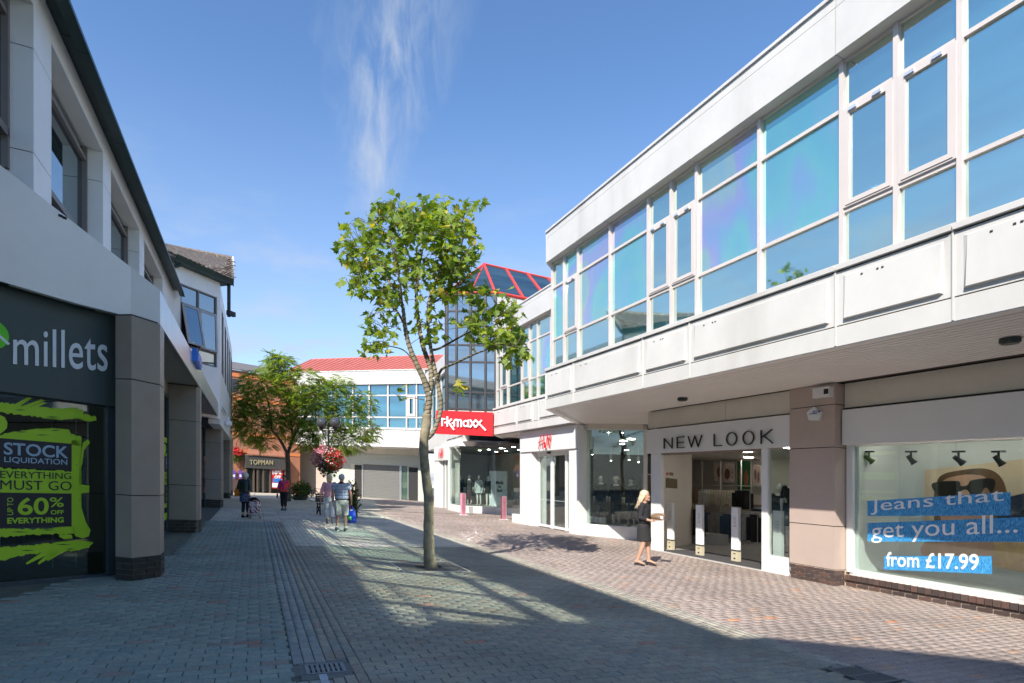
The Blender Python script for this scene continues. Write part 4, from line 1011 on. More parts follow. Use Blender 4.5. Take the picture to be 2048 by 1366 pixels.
for p0, p1, nm in ((1060,1063,'door_post'),(1072,1079,'door_post'),(1101,1106,'door_post'),(1130,1134,'door_post'),(1139,1143,'door_post')): fbox(FHd, p0, p1, 0, hdt, -.05, .03, nm, WHITE2, hmf)
for p0, p1 in ((1063,1072),(1079,1101),(1106,1130),(1134,1139)):
    a, c = sorted((FHd.s(p0), FHd.s(p1)))
    MB().box(FHd, a, c, .02, .12, -.04, .02).build('door_bottom_rail', WHITE2, hmf); MB().box(FHd, a, c, hdt-.06, hdt, -.04, .02).build('door_top_rail', WHITE2, hmf)
    MB().box(FHd, a, c, .12, hdt-.06, -.012, -.004).build('door_pane', GLASS, hmf)
    for k in range(int((c-a)/.075)): MB().box(FHd, a+.03+k*.075, a+.055+k*.075, 1.12, 1.145, .0, .002).build('manifestation_dot', LET, hmf) if p1-p0 > 15 else None
MB().box(FHd, FHd.s(1143), FHd.s(1060), hdt, hsb+.1, -.1, .1).build('door_header', WHITE2, hmf)
MB().box(FHd, FHd.s(1106), FHd.s(1102), hdt+.02, hdt+.09, .1, .2).build('door_sensor', BLACKF, hmf)
# bay window to its right
p1 = gnd(1157, 1067); p2 = gnd(1177, 1071.5)
bw = thing('shop_window', 'angled bay shop window between the white portal and the open clothes shop', 'shop window', W(p2[0], p2[1], 0))
FB1 = fr_line(p1, p2); FB2 = Fr(p2[0], p2[1], 135)
l1 = math.hypot(p2[0]-p1[0], p2[1]-p1[1]); l2 = FB2.s(1294)
hb_, ht_ = FB2.h(1177, 1049.5), FB2.h(1177, 857)
for Fx, L_ in ((FB1, l1), (FB2, l2)):
    a, c = sorted((0, L_)); MB().box(Fx, a, c, -.02, hb_, -.3, 0).build('stall_riser', WHITE2, bw)
    MB().box(Fx, a, c, hb_, hb_+.03, -.10, -.02).build('bottom_rail', WHITE2, bw); MB().box(Fx, a, c, ht_, H_BOT, -.12, .02).build('header', BEIGE, bw); MB().box(Fx, a, c, ht_-.04, ht_, -.10, -.02).build('top_rail', WHITE2, bw)
    MB().box(Fx, a+.01, c-.01, hb_+.03, ht_-.04, -.065, -.055).build('pane', GLASS, bw)
MB().box(FB1, -.05, .03, 0, ht_, -.1, .01).build('post', WHITE2, bw); MB().box(FB2, l2-.12, l2, 0, ht_+.3, -.15, .02).build('post', WHITE2, bw)
# interior behind portal and bay
hi = thing('shop_interior', 'dim clothes shop interior behind the bay window and glass doors', 'shop interior', W(18, 15, 0))
TAN = M('tan_wall', (.55,.40,.27), .8, var=.1, scale=2); DKCEIL = M('dark_ceiling', (.10,.10,.10), .8)
MB().slab([(p2[0]-.1,p2[1]+.3),(23.6,11.0),(24.4,12.6),(24.4,18.4),(21.0,18.4),(15.2,13.4)], -.03, .005).build('floor', INF, hi)
MB().slab([(20,18.4),(24.4,18.4),(24.4,18.5),(20,18.5)], 0, 2.6).build('back_wall', TAN, hi); MB().slab([(20,18.4),(24.4,18.4),(24.4,18.5),(20,18.5)], 2.61, 4).build('back_wall_upper', M('grey_wall', (.3,.3,.3), .8), hi)
MB().slab([(24.4,12),(24.5,12),(24.5,18.5),(24.4,18.5)], 0, 4).build('side_wall', M('grey_wall'), hi); MB().slab([(15.1,13.35),(15.2,13.3),(21.1,18.4),(21.0,18.5)], 0, 4).build('side_wall', TAN, hi)
MB().slab([(15.3,13.4),(17.9,11.2),(24.4,11.2),(24.4,18.5),(21,18.5)], 3.55, 3.6).build('ceiling', DKCEIL, hi)
for u in (17.2,19,21.5):
    for v in (13.4,15.4): MB().slab([(u-.07,v-.07),(u+.07,v-.07),(u+.07,v+.07),(u-.07,v+.07)], 3.53, 3.549).build('ceiling_lamp', LAMP, hi)
for u, v in ((16.9,12.3),(16.1,13.1),(17.8,12.6)): MB().slab([(u-.10,v-.10),(u+.10,v-.10),(u+.10,v+.10),(u-.10,v+.10)], 3.52, 3.549).build('ceiling_lamp', LAMP, hi)  # extra lamps added near the glass to brighten the mannequins
t = thing('wall_picture', 'dark framed picture on the tan wall behind the bay window', 'picture', W(22,18.3,1.6)); MB().slab([(22.0,18.36),(23.2,18.36),(23.2,18.39),(22.0,18.39)], 1.5, 2.7).build('print', M('print_dark', (.12,.05,.05), .5, var=.6, scale=3), t)
for i, (px, py) in enumerate(((1217,860),(1245,860),(1185,905),(1222,917),(1258,915),(1277,920))):
    a, b_, c_ = ray(px, py); dd = 12.9 if i < 2 else 14.6; tt = dd/b_; u = a*tt; h = CZ+c_*tt+K*dd
    t = thing('spotlight', ['white tube spotlight hanging at the top left of the bay window','white tube spotlight hanging at the top centre of the bay window','leftmost small spotlight cluster behind the bay window','second small spotlight from the left behind the bay window','third small spotlight from the left behind the bay window','rightmost small spotlight behind the bay window'][i], 'spotlight', W(u, dd, h))
    MB().tube([W(u,dd,h-.1), W(u+.02,dd,h+.14)], .055, 12).build('lamp_head', PED, t); MB().tube([W(u,dd,h-.105), W(u,dd,h-.101)], .045, 12).build('lens', LAMP, t)
    MB().tube([W(u,dd,h+.12), W(u,dd,3.56)], .008, 6).build('rod', PED, t)

# far window of the same shop below the red sign
k1, k2, k3 = gnd(897, 1020), gnd(917, 1024.5), gnd(991, 1028.5)
fw = thing('shop_window', 'wide canted shop window below the red sign, a printed panel inside', 'shop window', W(k2[0], k2[1], 0))
k4 = (k3[0]-1.9, k3[1]+1.5)
FK1, FK2, FK3 = fr_line(k1, k2), fr_line(k2, k3), fr_line(k3, k4)
hk0 = FK2.h(950, 1012.5); hk1 = FK2.h(940, 891)
for Fx, pa, pb in ((FK1,k1,k2),(FK2,k2,k3),(FK3,k3,k4)):
    L_ = math.hypot(pa[0]-pb[0], pa[1]-pb[1])
    MB().box(Fx, 0, L_, -.02, hk0, -.35, 0).build('stall_riser', WHITE2, fw); MB().box(Fx, 0, L_, hk1, H_BOT+.1, -.1, .0).build('header', SOFFIT, fw)
    MB().box(Fx, .01, L_-.01, hk0, hk1, -.065, -.055).build('pane', GLASS, fw); MB().box(Fx, 0, L_, hk1-.05, hk1, -.09, -.01).build('top_rail', WHITE2, fw)
MB().box(FK1, -.15, .05, 0, hk1, -.2, .0).build('post', WHITE2, fw)
fi = thing('shop_interior', 'pale shop interior behind the canted window below the red sign', 'shop interior', W(k2[0]-.5, k2[1]+2.5, 0))
MB().slab([(k1[0],k1[1]+.4),(k2[0]+.2,k2[1]+.4),(k3[0]+.2,k3[1]+.5),(k4[0],k4[1]+.4),(25.4,16.5),(38,16.5)], -.03, hk0-.02).build('floor', INF, fi)
MB().slab([(25,15.0),(38,15.0),(38,15.1),(25,15.1)], 0, 3.8).build('back_wall', DISPW, fi); MB().slab([(37.6,12),(37.7,12),(37.7,16),(37.6,16)], 0, 3.8).build('side_wall', DISPW, fi)
MB().slab([(25.4,12.4),(25.5,12.4),(25.5,15),(25.4,15)], 0, 3.8).build('side_wall', DISPW, fi)
MB().slab([(25.4,11.2),(38,11.2),(38,15),(25.4,15)], 3.7, 3.75).build('ceiling', DKCEIL, fi)
for u in (27.5,29.2,31,32.5):
    for v in (12.5,13.6): MB().slab([(u-.07,v-.07),(u+.07,v-.07),(u+.07,v+.07),(u-.07,v+.07)], 3.68, 3.699).build('ceiling_lamp', LAMP, fi)
FPn = fr_line((k3[0]+1.0, k3[1]+1.0), (k3[0]-1.6, k3[1]+1.7))
t = thing('window_poster', 'pale hanging panel with three short lines of black words in the canted window', 'poster', FPn.P(0, 1))
a, c = sorted((FPn.s(979), FPn.s(1014))); MB().box(FPn, a, c, FPn.h(995, 1013), FPn.h(995, 942), -.02, 0).build('sheet', M('pale_blue_sheet', (.62,.68,.72), .6, var=.02), t)
for w_, x0, x1, y0, y1 in (('Made',991.5,1006.5,968.5,961.5),('to',996,1002,976,970),('last',994,1004.5,984,977)): put_text('lettering', w_, FPn, px_quad(FPn, (x0,y0), (x1,y0+.3), (x1,y1+.3), (x0,y1), .01), .004, LB, t, .003, weight=.03)
# far portal with smaller logo
FJ = Fr(0, 10.85, 0); pj = thing('shopfront', 'small far white portal with narrow doors left of the canted window', 'shop front', FJ.P(34, 0))
hjb, hjt = FJ.h(888, 920.5), FJ.h(888, 892)
fbox(FJ, 868, 877, -.01, hjb, -.5, 0, 'pillar', WHITE2, pj); fbox(FJ, 897, 904, -.01, hjb, -.5, 0, 'pillar', WHITE2, pj)
sj = thing('shop_sign', 'smaller slanted red two-letter logo on the far white portal', 'shop sign', FJ.P(34, 3)); fbox(FJ, 868, 904, hjb, hjt, -.5, .05, 'board', WHITE2, sj); hm_logo(FJ, 877, 886, 917, 897, sj, .12)
for p0, p1 in ((877,879),(883,885),(889,891),(895,897)): fbox(FJ, p0, p1, 0, hjb, -.3, -.2, 'door_post', WHITE2, pj)
for p0, p1 in ((879,883),(885,889),(891,895)): fbox(FJ, p0, p1, 0, hjb, -.28, -.27, 'door_pane', GLASSD, pj)

# ================================================================== CENTRE BUILDING CLOSING THE STREET
c0 = gnd(780, 1000.5)
FC = Fr(c0[0], c0[1], -45)
cb = thing('shop_building', 'white building with a long red ribbed roof closing the street in the centre', 'building', W(c0[0], c0[1], 0))
sc = lambda px: FC.s(px)
hc = lambda y, px=780: FC.h(px, y)
ends = (sc(524), sc(850)); 
Hc = dict(bot=hc(893), ledge=hc(859), sill=hc(856), t2=hc(834), t1=hc(790), pb=hc(768), top=hc(741))
a0, a1 = min(ends), max(ends)
FCo = FC
mxs = sorted(sc(p) for p in (850,831,811,773.6,736,703,668,633,598,562,527))
for i in range(len(mxs)-1):
    a, c = mxs[i], mxs[i+1]
    MB().box(FC, a+.01, c-.01, Hc['pb'], Hc['top'], -.5, 0).build('parapet_panel', WHITE, cb)
    MB().box(FC, a+.01, c-.01, Hc['bot'], Hc['ledge'], -.4, 0).build('spandrel_panel', WHITE, cb)
    MB().box(FC, a-.06, a+.06, Hc['sill'], Hc['pb'], -.3, -.15).build('mullion', FRAMEW, cb)
    hh_ = [Hc['sill'], Hc['t2'], Hc['t1'], Hc['pb']]
    for j in range(3):
        MB().box(FC, a+.06, c-.06, hh_[j]+.05, hh_[j+1]-.05, -.27+rnd.uniform(-.004,.004), -.25).build('pane', filmglass('far_film_glass', (.35,.52,.58), (.02,.09,.12), mixf=.7), cb)
        MB().box(FC, a+.06, c-.06, hh_[j]-.05, hh_[j]+.05, -.28, -.17).build('transom', FRAMEW, cb)
    if i == 1:
        m = MB(); m.box(FC, a+.1, a+.3, hh_[1]+.08, hh_[2]-.08, -.2, -.12); m.box(FC, c-.3, c-.1, hh_[1]+.08, hh_[2]-.08, -.2, -.12); m.box(FC, a+.3, c-.3, hh_[1]+.08, hh_[1]+.28, -.2, -.12); m.box(FC, a+.3, c-.3, hh_[2]-.28, hh_[2]-.08, -.2, -.12); m.build('opening_light', FRAMEW, cb)
MB().box(FC, a1-.1, a1+.1, Hc['sill'], Hc['pb'], -.3, -.15).build('mullion', FRAMEW, cb)
MB().box(FC, a0, a1, Hc['bot']+.05, Hc['top']-.05, -9, -.45).build('body', M('dark_interior'), cb)
MB().box(FC, a0, a1, Hc['ledge']-.0, Hc['ledge']+.05, -.4, .06).build('ledge', WHITE, cb)
MB().box(FC, a0-3, a1, Hc['bot']-.02, Hc['bot'], -3.2, .0).build('soffit', SOFFIT, cb)
# red standing-seam roof
hr = FC.h(700, 717, -4.0); 
rx0, rx1 = sc(560), sc(852)
P = [FC.P(rx0, Hc['top'], -.2), FC.P(rx1, Hc['top'], -.2), FC.P(rx1-2.2, hr, -4.0), FC.P(rx0, hr, -4.0)]
RR = M('red_roof_metal', (.48,.15,.125), .45, var=.06, scale=1.5, dirt=.15)
nse = 26
for k in range(nse):
    f0, f1 = k/nse, (k+1)/nse
    A, B_, C_, D_ = P[0].lerp(P[1], f0), P[0].lerp(P[1], f1), P[3].lerp(P[2], f1), P[3].lerp(P[2], f0)
    MB().prism([A, B_, C_, D_], (0,0,-.06)).build('roof_sheet', RR, cb)
    MB().tube([A+Vector((0,0,.04)), D_+Vector((0,0,.04))], .05, 4).build('seam', RR, cb)
MB().tube([P[3], P[2]], .09, 6).build('ridge_cap', RR, cb)
MB().box(FC, rx1-.3, rx0, Hc['top'], Hc['top']+.07, -.3, .05).build('coping', WHITE, cb)
# ground floor of the centre building, set back under the overhang
og = -2.4
GW = M('pale_green_wall', (.46,.48,.43), .6, var=.04); SHUT = M('roller_shutter', (.16,.16,.155), .5, var=.05)
def cbx(px0, px1, y0, y1, o0, o1, name, mat, par=cb):
    a, c = sorted((FC.s(px0, o1), FC.s(px1, o1))); h0, h1 = FC.h((px0+px1)/2, y0, o1), FC.h((px0+px1)/2, y1, o1)
    return MB().box(FC, a, c, h0 if y0 < 1001 else -.1, h1, o0, o1).build(name, mat, par)
cbx(585, 850, 1005, 893, -.3+og, og-.05, 'rear_wall', BEIGE)
cbx(588, 632, 1005, 907, og-.05, og, 'wall_panel', GW); cbx(632, 655, 1005, 893, og, og+.35, 'pier', PIERR); cbx(657, 700, 1005, 912, og-.05, og, 'wall_panel', GW)
cbx(700, 838, 930, 910, og-.05, og+.05, 'fascia_board', GW); cbx(709, 723, 1005, 930, og-.04, og+.0, 'doorway', GAP); cbx(724, 726, 1005, 930, og, og+.05, 'post', CHROME)
# shutter of separate slats
a, c = sorted((FC.s(727, og), FC.s(799, og))); hs0, hs1 = 0.02, FC.h(760, 930, og)
for k in range(24): MB().box(FC, a, c, hs0+(hs1-hs0)*k/24, hs0+(hs1-hs0)*(k+.9)/24, og-.03, og+.0).build('shutter_slat', SHUT, cb)
MB().box(FC, a, c, hs0, hs1, og-.05, og-.03).build('shutter_backing', GAP, cb)
cbx(799, 803, 1005, 930, og, og+.04, 'post', CHROME); cbx(803, 815, 1005, 932, og-.03, og, 'pane', GLASSD); cbx(815, 817, 1005, 930, og, og+.04, 'post', CHROME); cbx(817, 836, 1005, 935, og-.03, og, 'doorway', GAP); cbx(836, 850, 1005, 905, og, og+.2, 'end_wall', GW)
cbx(700, 838, 1005, 1000, og, og+.12, 'step', WHITE2)
# short white link between centre building and tower
e1 = FC.uv(a0, 0); e2 = at_depth(926, 882, 31.8)[:2]
FLk = fr_line(e1, e2); LL = math.hypot(e1[0]-e2[0], e1[1]-e2[1])
lk = thing('shop_building', 'short white linking block partly behind the nearer tree', 'building', W(e1[0], e1[1], 0))
MB().box(FLk, 0, LL, H_PB+.3, H_TOP+.5, -.4, 0).build('parapet', WHITE, lk); MB().box(FLk, 0, LL, H_BOT, H_LEDGE+.3, -.4, 0).build('spandrel', WHITE, lk)
n_ = 7
for k in range(n_):
    a, c = LL*k/n_, LL*(k+1)/n_
    MB().box(FLk, a-.04, a+.04, H_LEDGE+.3, H_PB+.3, -.3, -.15).build('mullion', FRAMEW, lk)
    for j in range(3):
        hh_ = [H_LEDGE+.35, H_T2+.2, H_T1+.3, H_PB+.3]; MB().box(FLk, a+.04, c-.04, hh_[j]+.04, hh_[j+1]-.04, -.27, -.25).build('pane', filmglass('far_film_glass'), lk)
MB().box(FLk, 0, LL, H_BOT+.1, H_TOP+.4, -3.5, -.35).build('body', M('dark_interior'), lk)
MB().box(FLk, 0, LL-5.6, 0, H_BOT, -.9, -.7).build('ground_wall', WHITE, lk); MB().box(FLk, 0, LL+.3, H_BOT-.02, H_BOT, -1.5, 0).build('soffit', SOFFIT, lk)
for k in range(3): MB().box(FLk, LL-1.5*(k+1)+.1, LL-1.5*k-.1, H_STRIP, H_STRIP+.04, 0, .02).build('shadow_slot', GAP, lk)

# ================================================================== BRICK BUILDING AT FAR LEFT
bk = gnd(520, 985); FBk = Fr(bk[0], bk[1], 75)
bb = thing('brick_building', 'orange brick building with flat bands and slate roof at the far left end', 'building', FBk.P(0, 0))
bm_, nt, N, L, B = nodes('orange_brickwork'); B.inputs['Roughness'].default_value = .9
tc = N.new('ShaderNodeTexCoord'); mp = N.new('ShaderNodeMapping'); mp.inputs['Rotation'].default_value = (R(90), 0, 0); L.new(tc.outputs['Object'], mp.inputs[0])
br = N.new('ShaderNodeTexBrick'); br.inputs['Scale'].default_value = 4.4; br.inputs['Row Height'].default_value = .33; br.inputs['Mortar Size'].default_value = .03; br.inputs['Brick Width'].default_value = 1
br.inputs['Color1'].default_value = (.42,.15,.07,1); br.inputs['Color2'].default_value = (.32,.11,.06,1); br.inputs['Mortar'].default_value = (.34,.24,.18,1)
L.new(mp.outputs[0], br.inputs['Vector']); L.new(br.outputs[0], B.inputs['Base Color'])
BAND = M('orange_band', (.62,.20,.07), .8, var=.05)
a, c = sorted((FBk.s(430), FBk.s(600)))
MB().box(FBk, a, c, -.3, FBk.h(500, 745), -6, 0).build('wall', bm_, bb)
for y0, y1 in ((758,750),(803,796),(872,866),(906,900)): MB().box(FBk, a, c, FBk.h(500, y0), FBk.h(500, y1), 0, .06).build('string_course', BAND, bb)
for px in (484, 521): MB().box(FBk, FBk.s(px)-.03, FBk.s(px)+.03, 3.2, FBk.h(500, 745), 0, .012).build('movement_joint', M('pale_joint', (.4,.28,.2), .9), bb)
MB().box(FBk, *sorted((FBk.s(463), FBk.s(476))), FBk.h(500, 788), FBk.h(500, 762), 0, .04).build('window_recess', M('dark_pane', (.05,.05,.06), .2), bb)
MB().prism([FBk.P(a, FBk.h(500,745), .2), FBk.P(c, FBk.h(500,745), .2), FBk.P(c, FBk.h(500,731,-3), -3), FBk.P(a, FBk.h(500,731,-3), -3)], (0,0,.08)).build('roof', M('slate_roof', (.16,.15,.145), .7, var=.2, scale=4), bb)
MB().box(FBk, *sorted((FBk.s(460), FBk.s(492))), 0, FBk.h(500, 960), 0, .1).build('plinth', M('dark_brick_base', (.10,.06,.05), .8, var=.3, scale=12), bb)
tp = thing('shopfront', 'dark shopfront with brown tiled hood at the foot of the brick building', 'shop front', FBk.P(0, 0, 1))
def bkx(px0, px1, y0, y1, o0, o1, name, mat, par):
    a, c = sorted((FBk.s(px0, o1), FBk.s(px1, o1))); return MB().box(FBk, a, c, FBk.h((px0+px1)/2, y0, o1) if y0 < 984 else -.05, FBk.h((px0+px1)/2, y1, o1), o0, o1).build(name, mat, par)
BRN = M('brown_shop_frame', (.10,.07,.055), .6)
bkx(492, 570, 938, 913, .1, .8, 'fascia', M('charcoal_fascia', (.055,.055,.05), .5), tp)
P = [FBk.P(FBk.s(494,.9), FBk.h(530,912,.9), .9), FBk.P(FBk.s(570,.9), FBk.h(530,912,.9), .9), FBk.P(FBk.s(566,.1), FBk.h(530,902,.1), .1), FBk.P(FBk.s(497,.1), FBk.h(530,902,.1), .1)]
MB().prism(P, (0,0,.1)).build('hood', M('hood_tiles', (.30,.13,.08), .7, var=.2, scale=8), tp)
bkx(492, 570, 985, 938, .02, .05, 'rear_wall', M('shop_dark', (.06,.05,.035), .8, var=.5, scale=2), tp)
for px in (493, 508, 515, 527, 541, 570): bkx(px-1.2, px+1.2, 985, 938, .1, .7, 'post', BRN, tp)
for p0, p1 in ((494,507),(516,526),(528,540)): bkx(p0, p1, 983, 940, .45, .47, 'pane', GLASSD, tp)
put_text('letter', 'TOPMAN', FBk, px_quad(FBk, (500,929), (546,929.5), (546,920.5), (499,919.5), .85), .82, M('gold_letters', (.42,.36,.22), .4), tp, .05, weight=.0, spacing=1.1, per_char=True)
sp_ = thing('window_poster', 'tall red sale poster with white and blue bands beside the dark shopfront door', 'poster', FBk.P(1, 1, .7))
bkx(543, 566, 977, 940, .6, .63, 'sheet', M('poster_red', (.62,.02,.02), .5), sp_); bkx(546, 564, 965, 957, .64, .65, 'blue_band', M('poster_blue', (.03,.18,.55), .5), sp_); bkx(544, 566, 975, 966, .64, .645, 'white_band', M('poster_white', (.75,.75,.75), .5), sp_)
put_text('lettering', '10%', FBk, px_quad(FBk, (545,949), (563,949), (563,941), (545,941), .66), .64, LET, sp_, .01, weight=.04)
put_text('lettering', 'OFF', FBk, px_quad(FBk, (549,957), (562,957), (562,951), (549,951), .66), .64, LET, sp_, .01, weight=.04)
for i, px in enumerate((468, 481)):
    t = thing('wall_poster', ['left', 'right'][i]+' of two small purple posters on the shaded brick wall', 'poster', FBk.P(FBk.s(px), 1.5, .1))
    bkx(px-3.5, px+3.5, 957, 941, .10, .14, 'sheet', M('poster_purple', (.13,.07,.40), .5), t); bkx(px-2, px+2, 954, 949, .141, .15, 'figures', M('poster_white'), t)
MB().box(FBk, *sorted((FBk.s(555), FBk.s(600))), 0, 6, .0, .02).build('wall_return', bm_, bb)
# ================================================================== LEFT-HAND BUILDINGS
VL = -2.6
FL = Fr(0, VL, 0); rl = lambda r, px=103, o=0: FL.h(px, HY-r*(px-508.0)*-1, o)
def hL(px, py, o=0): return FL.h(px, py, o)
lb = thing('shop_building', 'pale panelled two-storey building on the left with tall windows under a dark green gutter', 'building', W(12, -2.6, 0))
LW = M('left_cladding', (.84,.83,.79), .42, var=.05, scale=1.2, dirt=.12)
U_END = FL.s(347)
h_wt = hL(90, 0); h_fr = hL(103, 86); h_lo = hL(0, 330); h_joint = hL(67, 97); h_joint2 = hL(67, 305)
h_wb = hL(103, 389, -.3); h_wr = hL(103, 203, -.3); h_wh = hL(103, 151, -.3)
print('left h', h_wt, h_fr, h_lo, h_wb, h_wr, h_wh, h_joint, h_joint2)
piers_px = [(67,103),(206,222),(279,288.5),(325,347)]
ps = [tuple(FL.s(x) for x in p) for p in piers_px]
step = ps[1][0]-ps[0][0]
wid = ps[0][1]-ps[0][0]
more = [(ps[0][0]-step*k, ps[0][0]-step*k+wid) for k in range(1, 7)]
allps = sorted(more)+ps
# windows between pilasters
def lwindow(a, c):
    o = -.30; w = c-a
    MB().box(FL, a, c, h_wb-.10, h_wb, o-.05, o+.06).build('sill_rail', FRAMEL, lb); MB().box(FL, a, c, h_wh-.0, h_wh+.07, o-.05, o+.06).build('head_rail', FRAMEL, lb)
    xs = [a+.03, a+w*.26, c-.03]
    for x in xs: MB().box(FL, x-.035, x+.035, h_wb-.5, h_wh, o-.05, o+.06).build('mullion', FRAMEL, lb)
    for (h0, h1) in ((h_wb-.5, h_wb-.1), (h_wb, h_wr-.035), (h_wr+.035, h_wh)):
        for i in range(2):
            x0, x1 = xs[i]+.035, xs[i+1]-.035
            MB().box(FL, x0, x1, h0, h1, o-.02, o-.01).build('pane', filmglass('left_window_glass', (.62,.70,.74), (.03,.04,.04), mixf=.62, rough=.01), lb)
    MB().box(FL, a+.065, c-.065, h_wr-.035, h_wr+.035, o-.04, o+.05).build('transom', FRAMEL, lb)
    MB().box(FL, a, c, h_wh+.07, h_fr, o-.1, -.0+o+.02).build('head_panel', LW, lb)
    MB().box(FL, a, c, h_fr, h_fr+.03, -.4, -.002).build('head_soffit', LW, lb)
for i in range(len(allps)-1):
    lwindow(allps[i][1], allps[i+1][0])
    MB().box(FL, allps[i][1], allps[i+1][0], h_fr+.03, h_wt, -.35, 0).build('frieze_panel', LW, lb)
for a, c in allps:
    for h0, h1 in ((h_lo, h_joint2-.006), (h_joint2+.006, h_joint-.006), (h_joint+.006, h_wt)):
        MB().box(FL, a+.002, c-.002, h0, h1, -.38, 0).build('pilaster_panel', LW, lb)
    MB().box(FL, a+.02, c-.02, h_lo, h_wt, -.36, -.02).build('backing', GAP, lb)
MB().box(FL, allps[0][0], U_END, h_lo-.1, h_wt+.1, -8, -.5).build('body', M('dark_interior'), lb)
# gutter and eave
h_gut = FL.h(137, 0, .36)
for i in range(9):
    a = U_END-(i+1)*2.6; c = U_END-i*2.6-.01
    MB().hexa([FL.P(a,h_wt,-.1), FL.P(c,h_wt,-.1), FL.P(c,h_wt+.06,-.1), FL.P(a,h_wt+.06,-.1), FL.P(a,h_wt+.02,.20), FL.P(c,h_wt+.02,.20), FL.P(c,h_wt+.08,.20), FL.P(a,h_wt+.08,.20)]).build('eave_board', DKGREEN, lb)
    MB().hexa([FL.P(a,h_wt+.0,.20), FL.P(c,h_wt+.0,.20), FL.P(c,h_gut,.20), FL.P(a,h_gut,.20), FL.P(a,h_wt+.03,.31), FL.P(c,h_wt+.03,.31), FL.P(c,h_gut,.36), FL.P(a,h_gut,.36)]).build('gutter', DKGREEN, lb)
TILEM = M('weathered_tile', (.20,.165,.14), .9, var=.45, scale=9, bump=.5)
hr_ = max(h_wt+.10, h_gut+.0)
MB().hexa([FL.P(allps[0][0],hr_,.24), FL.P(U_END+1.0,hr_,.24), FL.P(U_END+1.0,hr_+1.0,-2.2), FL.P(allps[0][0],hr_+1.0,-2.2), FL.P(allps[0][0],hr_-.03,.24), FL.P(U_END+1,hr_-.03,.24), FL.P(U_END+1,hr_+.9,-2.2), FL.P(allps[0][0],hr_+.9,-2.2)]).build('roof', TILEM, lb)
print('eave', h_wt, h_gut)
# steeper gabled block behind the camera that shades the nearest part of the street
gb = thing('gabled_building', 'gabled roof block standing further back along the left side of the street', 'building', W(-8, -6, 0))
MB().prism([W(-2.4,VL,h_gut-.3), W(-2.8,VL,8.7), W(-3.5,VL,9.15), W(-6.2,VL,10.9), W(-14,VL,10.9), W(-14,VL,h_gut-.3)], W(0,-5,0)-W(0,0,-.3)).build('gable', TILEM, gb)
MB().slab([(-14,VL-5),(-2.4,VL-5),(-2.4,VL+.0),(-14,VL+.0)], 0, h_gut-.3).build('wall', LW, gb)
tb = thing('shade_slab', 'unseen thin gabled slab added behind the left side to shade the nearest upper windows', 'building', W(-12, -6, 0))
MB().prism([W(-8.9,VL,0), W(-8.9,VL,17.2), W(-11.4,VL,20.6), W(-24,VL,20.6), W(-24,VL,0)], W(0,-.9,0)-W(0,0,-.054)).build('wall', LW, tb)  # thin slab added out of view to keep sun off the nearest windows
# downpipe corner and wing at 45 degrees
wu = U_END; FWg = Fr(wu, VL, 45); sW = FWg.s(440)
wg = thing('shop_building', 'white wing turned across the left pavement with a tiled roof and an open window', 'building', FWg.P(0, 0))
def wx(px, o=0): return FWg.s(px, o)
def wh(px, py, o=0): return FWg.h(px, py, o)
h_we = wh(440, 566); hwt_ = wh(400, 583); hwb_ = wh(405, 727)
MB().box(FWg, -.6, wx(361), h_lo-2.0, h_we, -.4, 0).build('wall_panel', LW, wg)
for y0, y1 in ((760,637),(635,583)):
    pass
hj1, hj2, hj3 = wh(440, 620), wh(440, 716), wh(440, 790)
for h0, h1 in ((3.6,hj3),(hj3+.012,hj2),(hj2+.012,hj1),(hj1+.012,h_we)): MB().box(FWg, wx(434)+.0, sW, h0, h1, -.4, 0).build('wall_panel', LW, wg)
MB().box(FWg, wx(361), wx(434), hwt_+.03, h_we, -.4, 0).build('wall_panel', LW, wg); MB().box(FWg, wx(361), wx(434), 3.6, hwb_-.02, -.4, 0).build('wall_panel', LW, wg)
# window: 2 columns x 3 rows, middle lights open
xa, xb, xc = wx(362), wx(397.5), wx(433); r1, r2 = wh(397.5, 617), wh(397.5, 698)
for x in (xa, xb, xc): MB().box(FWg, x-.02, x+.02, hwb_, hwt_, -.10, .0).build('mullion', FRAMEL, wg)
for (h0, h1) in ((hwb_-.03,hwb_+.02),(r2-.02,r2+.03),(r1-.02,r1+.02),(hwt_-.02,hwt_+.03)):
    for p, q_ in ((xa,xb),(xb,xc)): MB().box(FWg, p+.02, q_-.02, h0, h1, -.10, .0).build('transom', FRAMEL, wg)
WG = filmglass('left_window_glass')
for p, q_ in ((xa,xb),(xb,xc)):
    for h0, h1 in ((hwb_+.02,r2-.02),(r1+.02,hwt_-.02)): MB().box(FWg, p+.02, q_-.02, h0, h1, -.07, -.06).build('pane', WG, wg)
MB().box(FWg, xa+.02, xc-.02, hwb_, hwt_, -.3, -.25).build('room_dark', GAP, wg)
LF = M('pale_opening_light', (.42,.40,.39), .45)
def light(p, q_, tilt, lab=None):
    h0, h1 = r2+.03, r1-.02; w = .07
    def bx(a, c, e, f, o0, o1):
        m = MB(); P = []
        for oo in (o0, o1):
            for (s_, h_) in ((a,e),(c,e),(c,f),(a,f)):
                P.append(FWg.P(s_, h_, oo+tilt*(h1-h_)))
        return m.hexa(P)
    v = bx(p+.02, q_-.02, h0, h0+w, 0, .05); v2 = MB()
    for args in ((p+.02,q_-.02,h1-w,h1,0,.05),(p+.02,p+.02+w,h0+w,h1-w,0,.05),(q_-.02-w,q_-.02,h0+w,h1-w,0,.05)):
        k = bx(*args); n0 = len(v.v); v.v += k.v; v.f += [tuple(n0+i for i in f) for f in k.f]
    o = v.build('opening_light', LF, wg); bx(p+.02+w, q_-.02-w, h0+w, h1-w, .015, .025).build('pane', WG, o)
light(xa, xb, .22); light(xb, xc, .03)
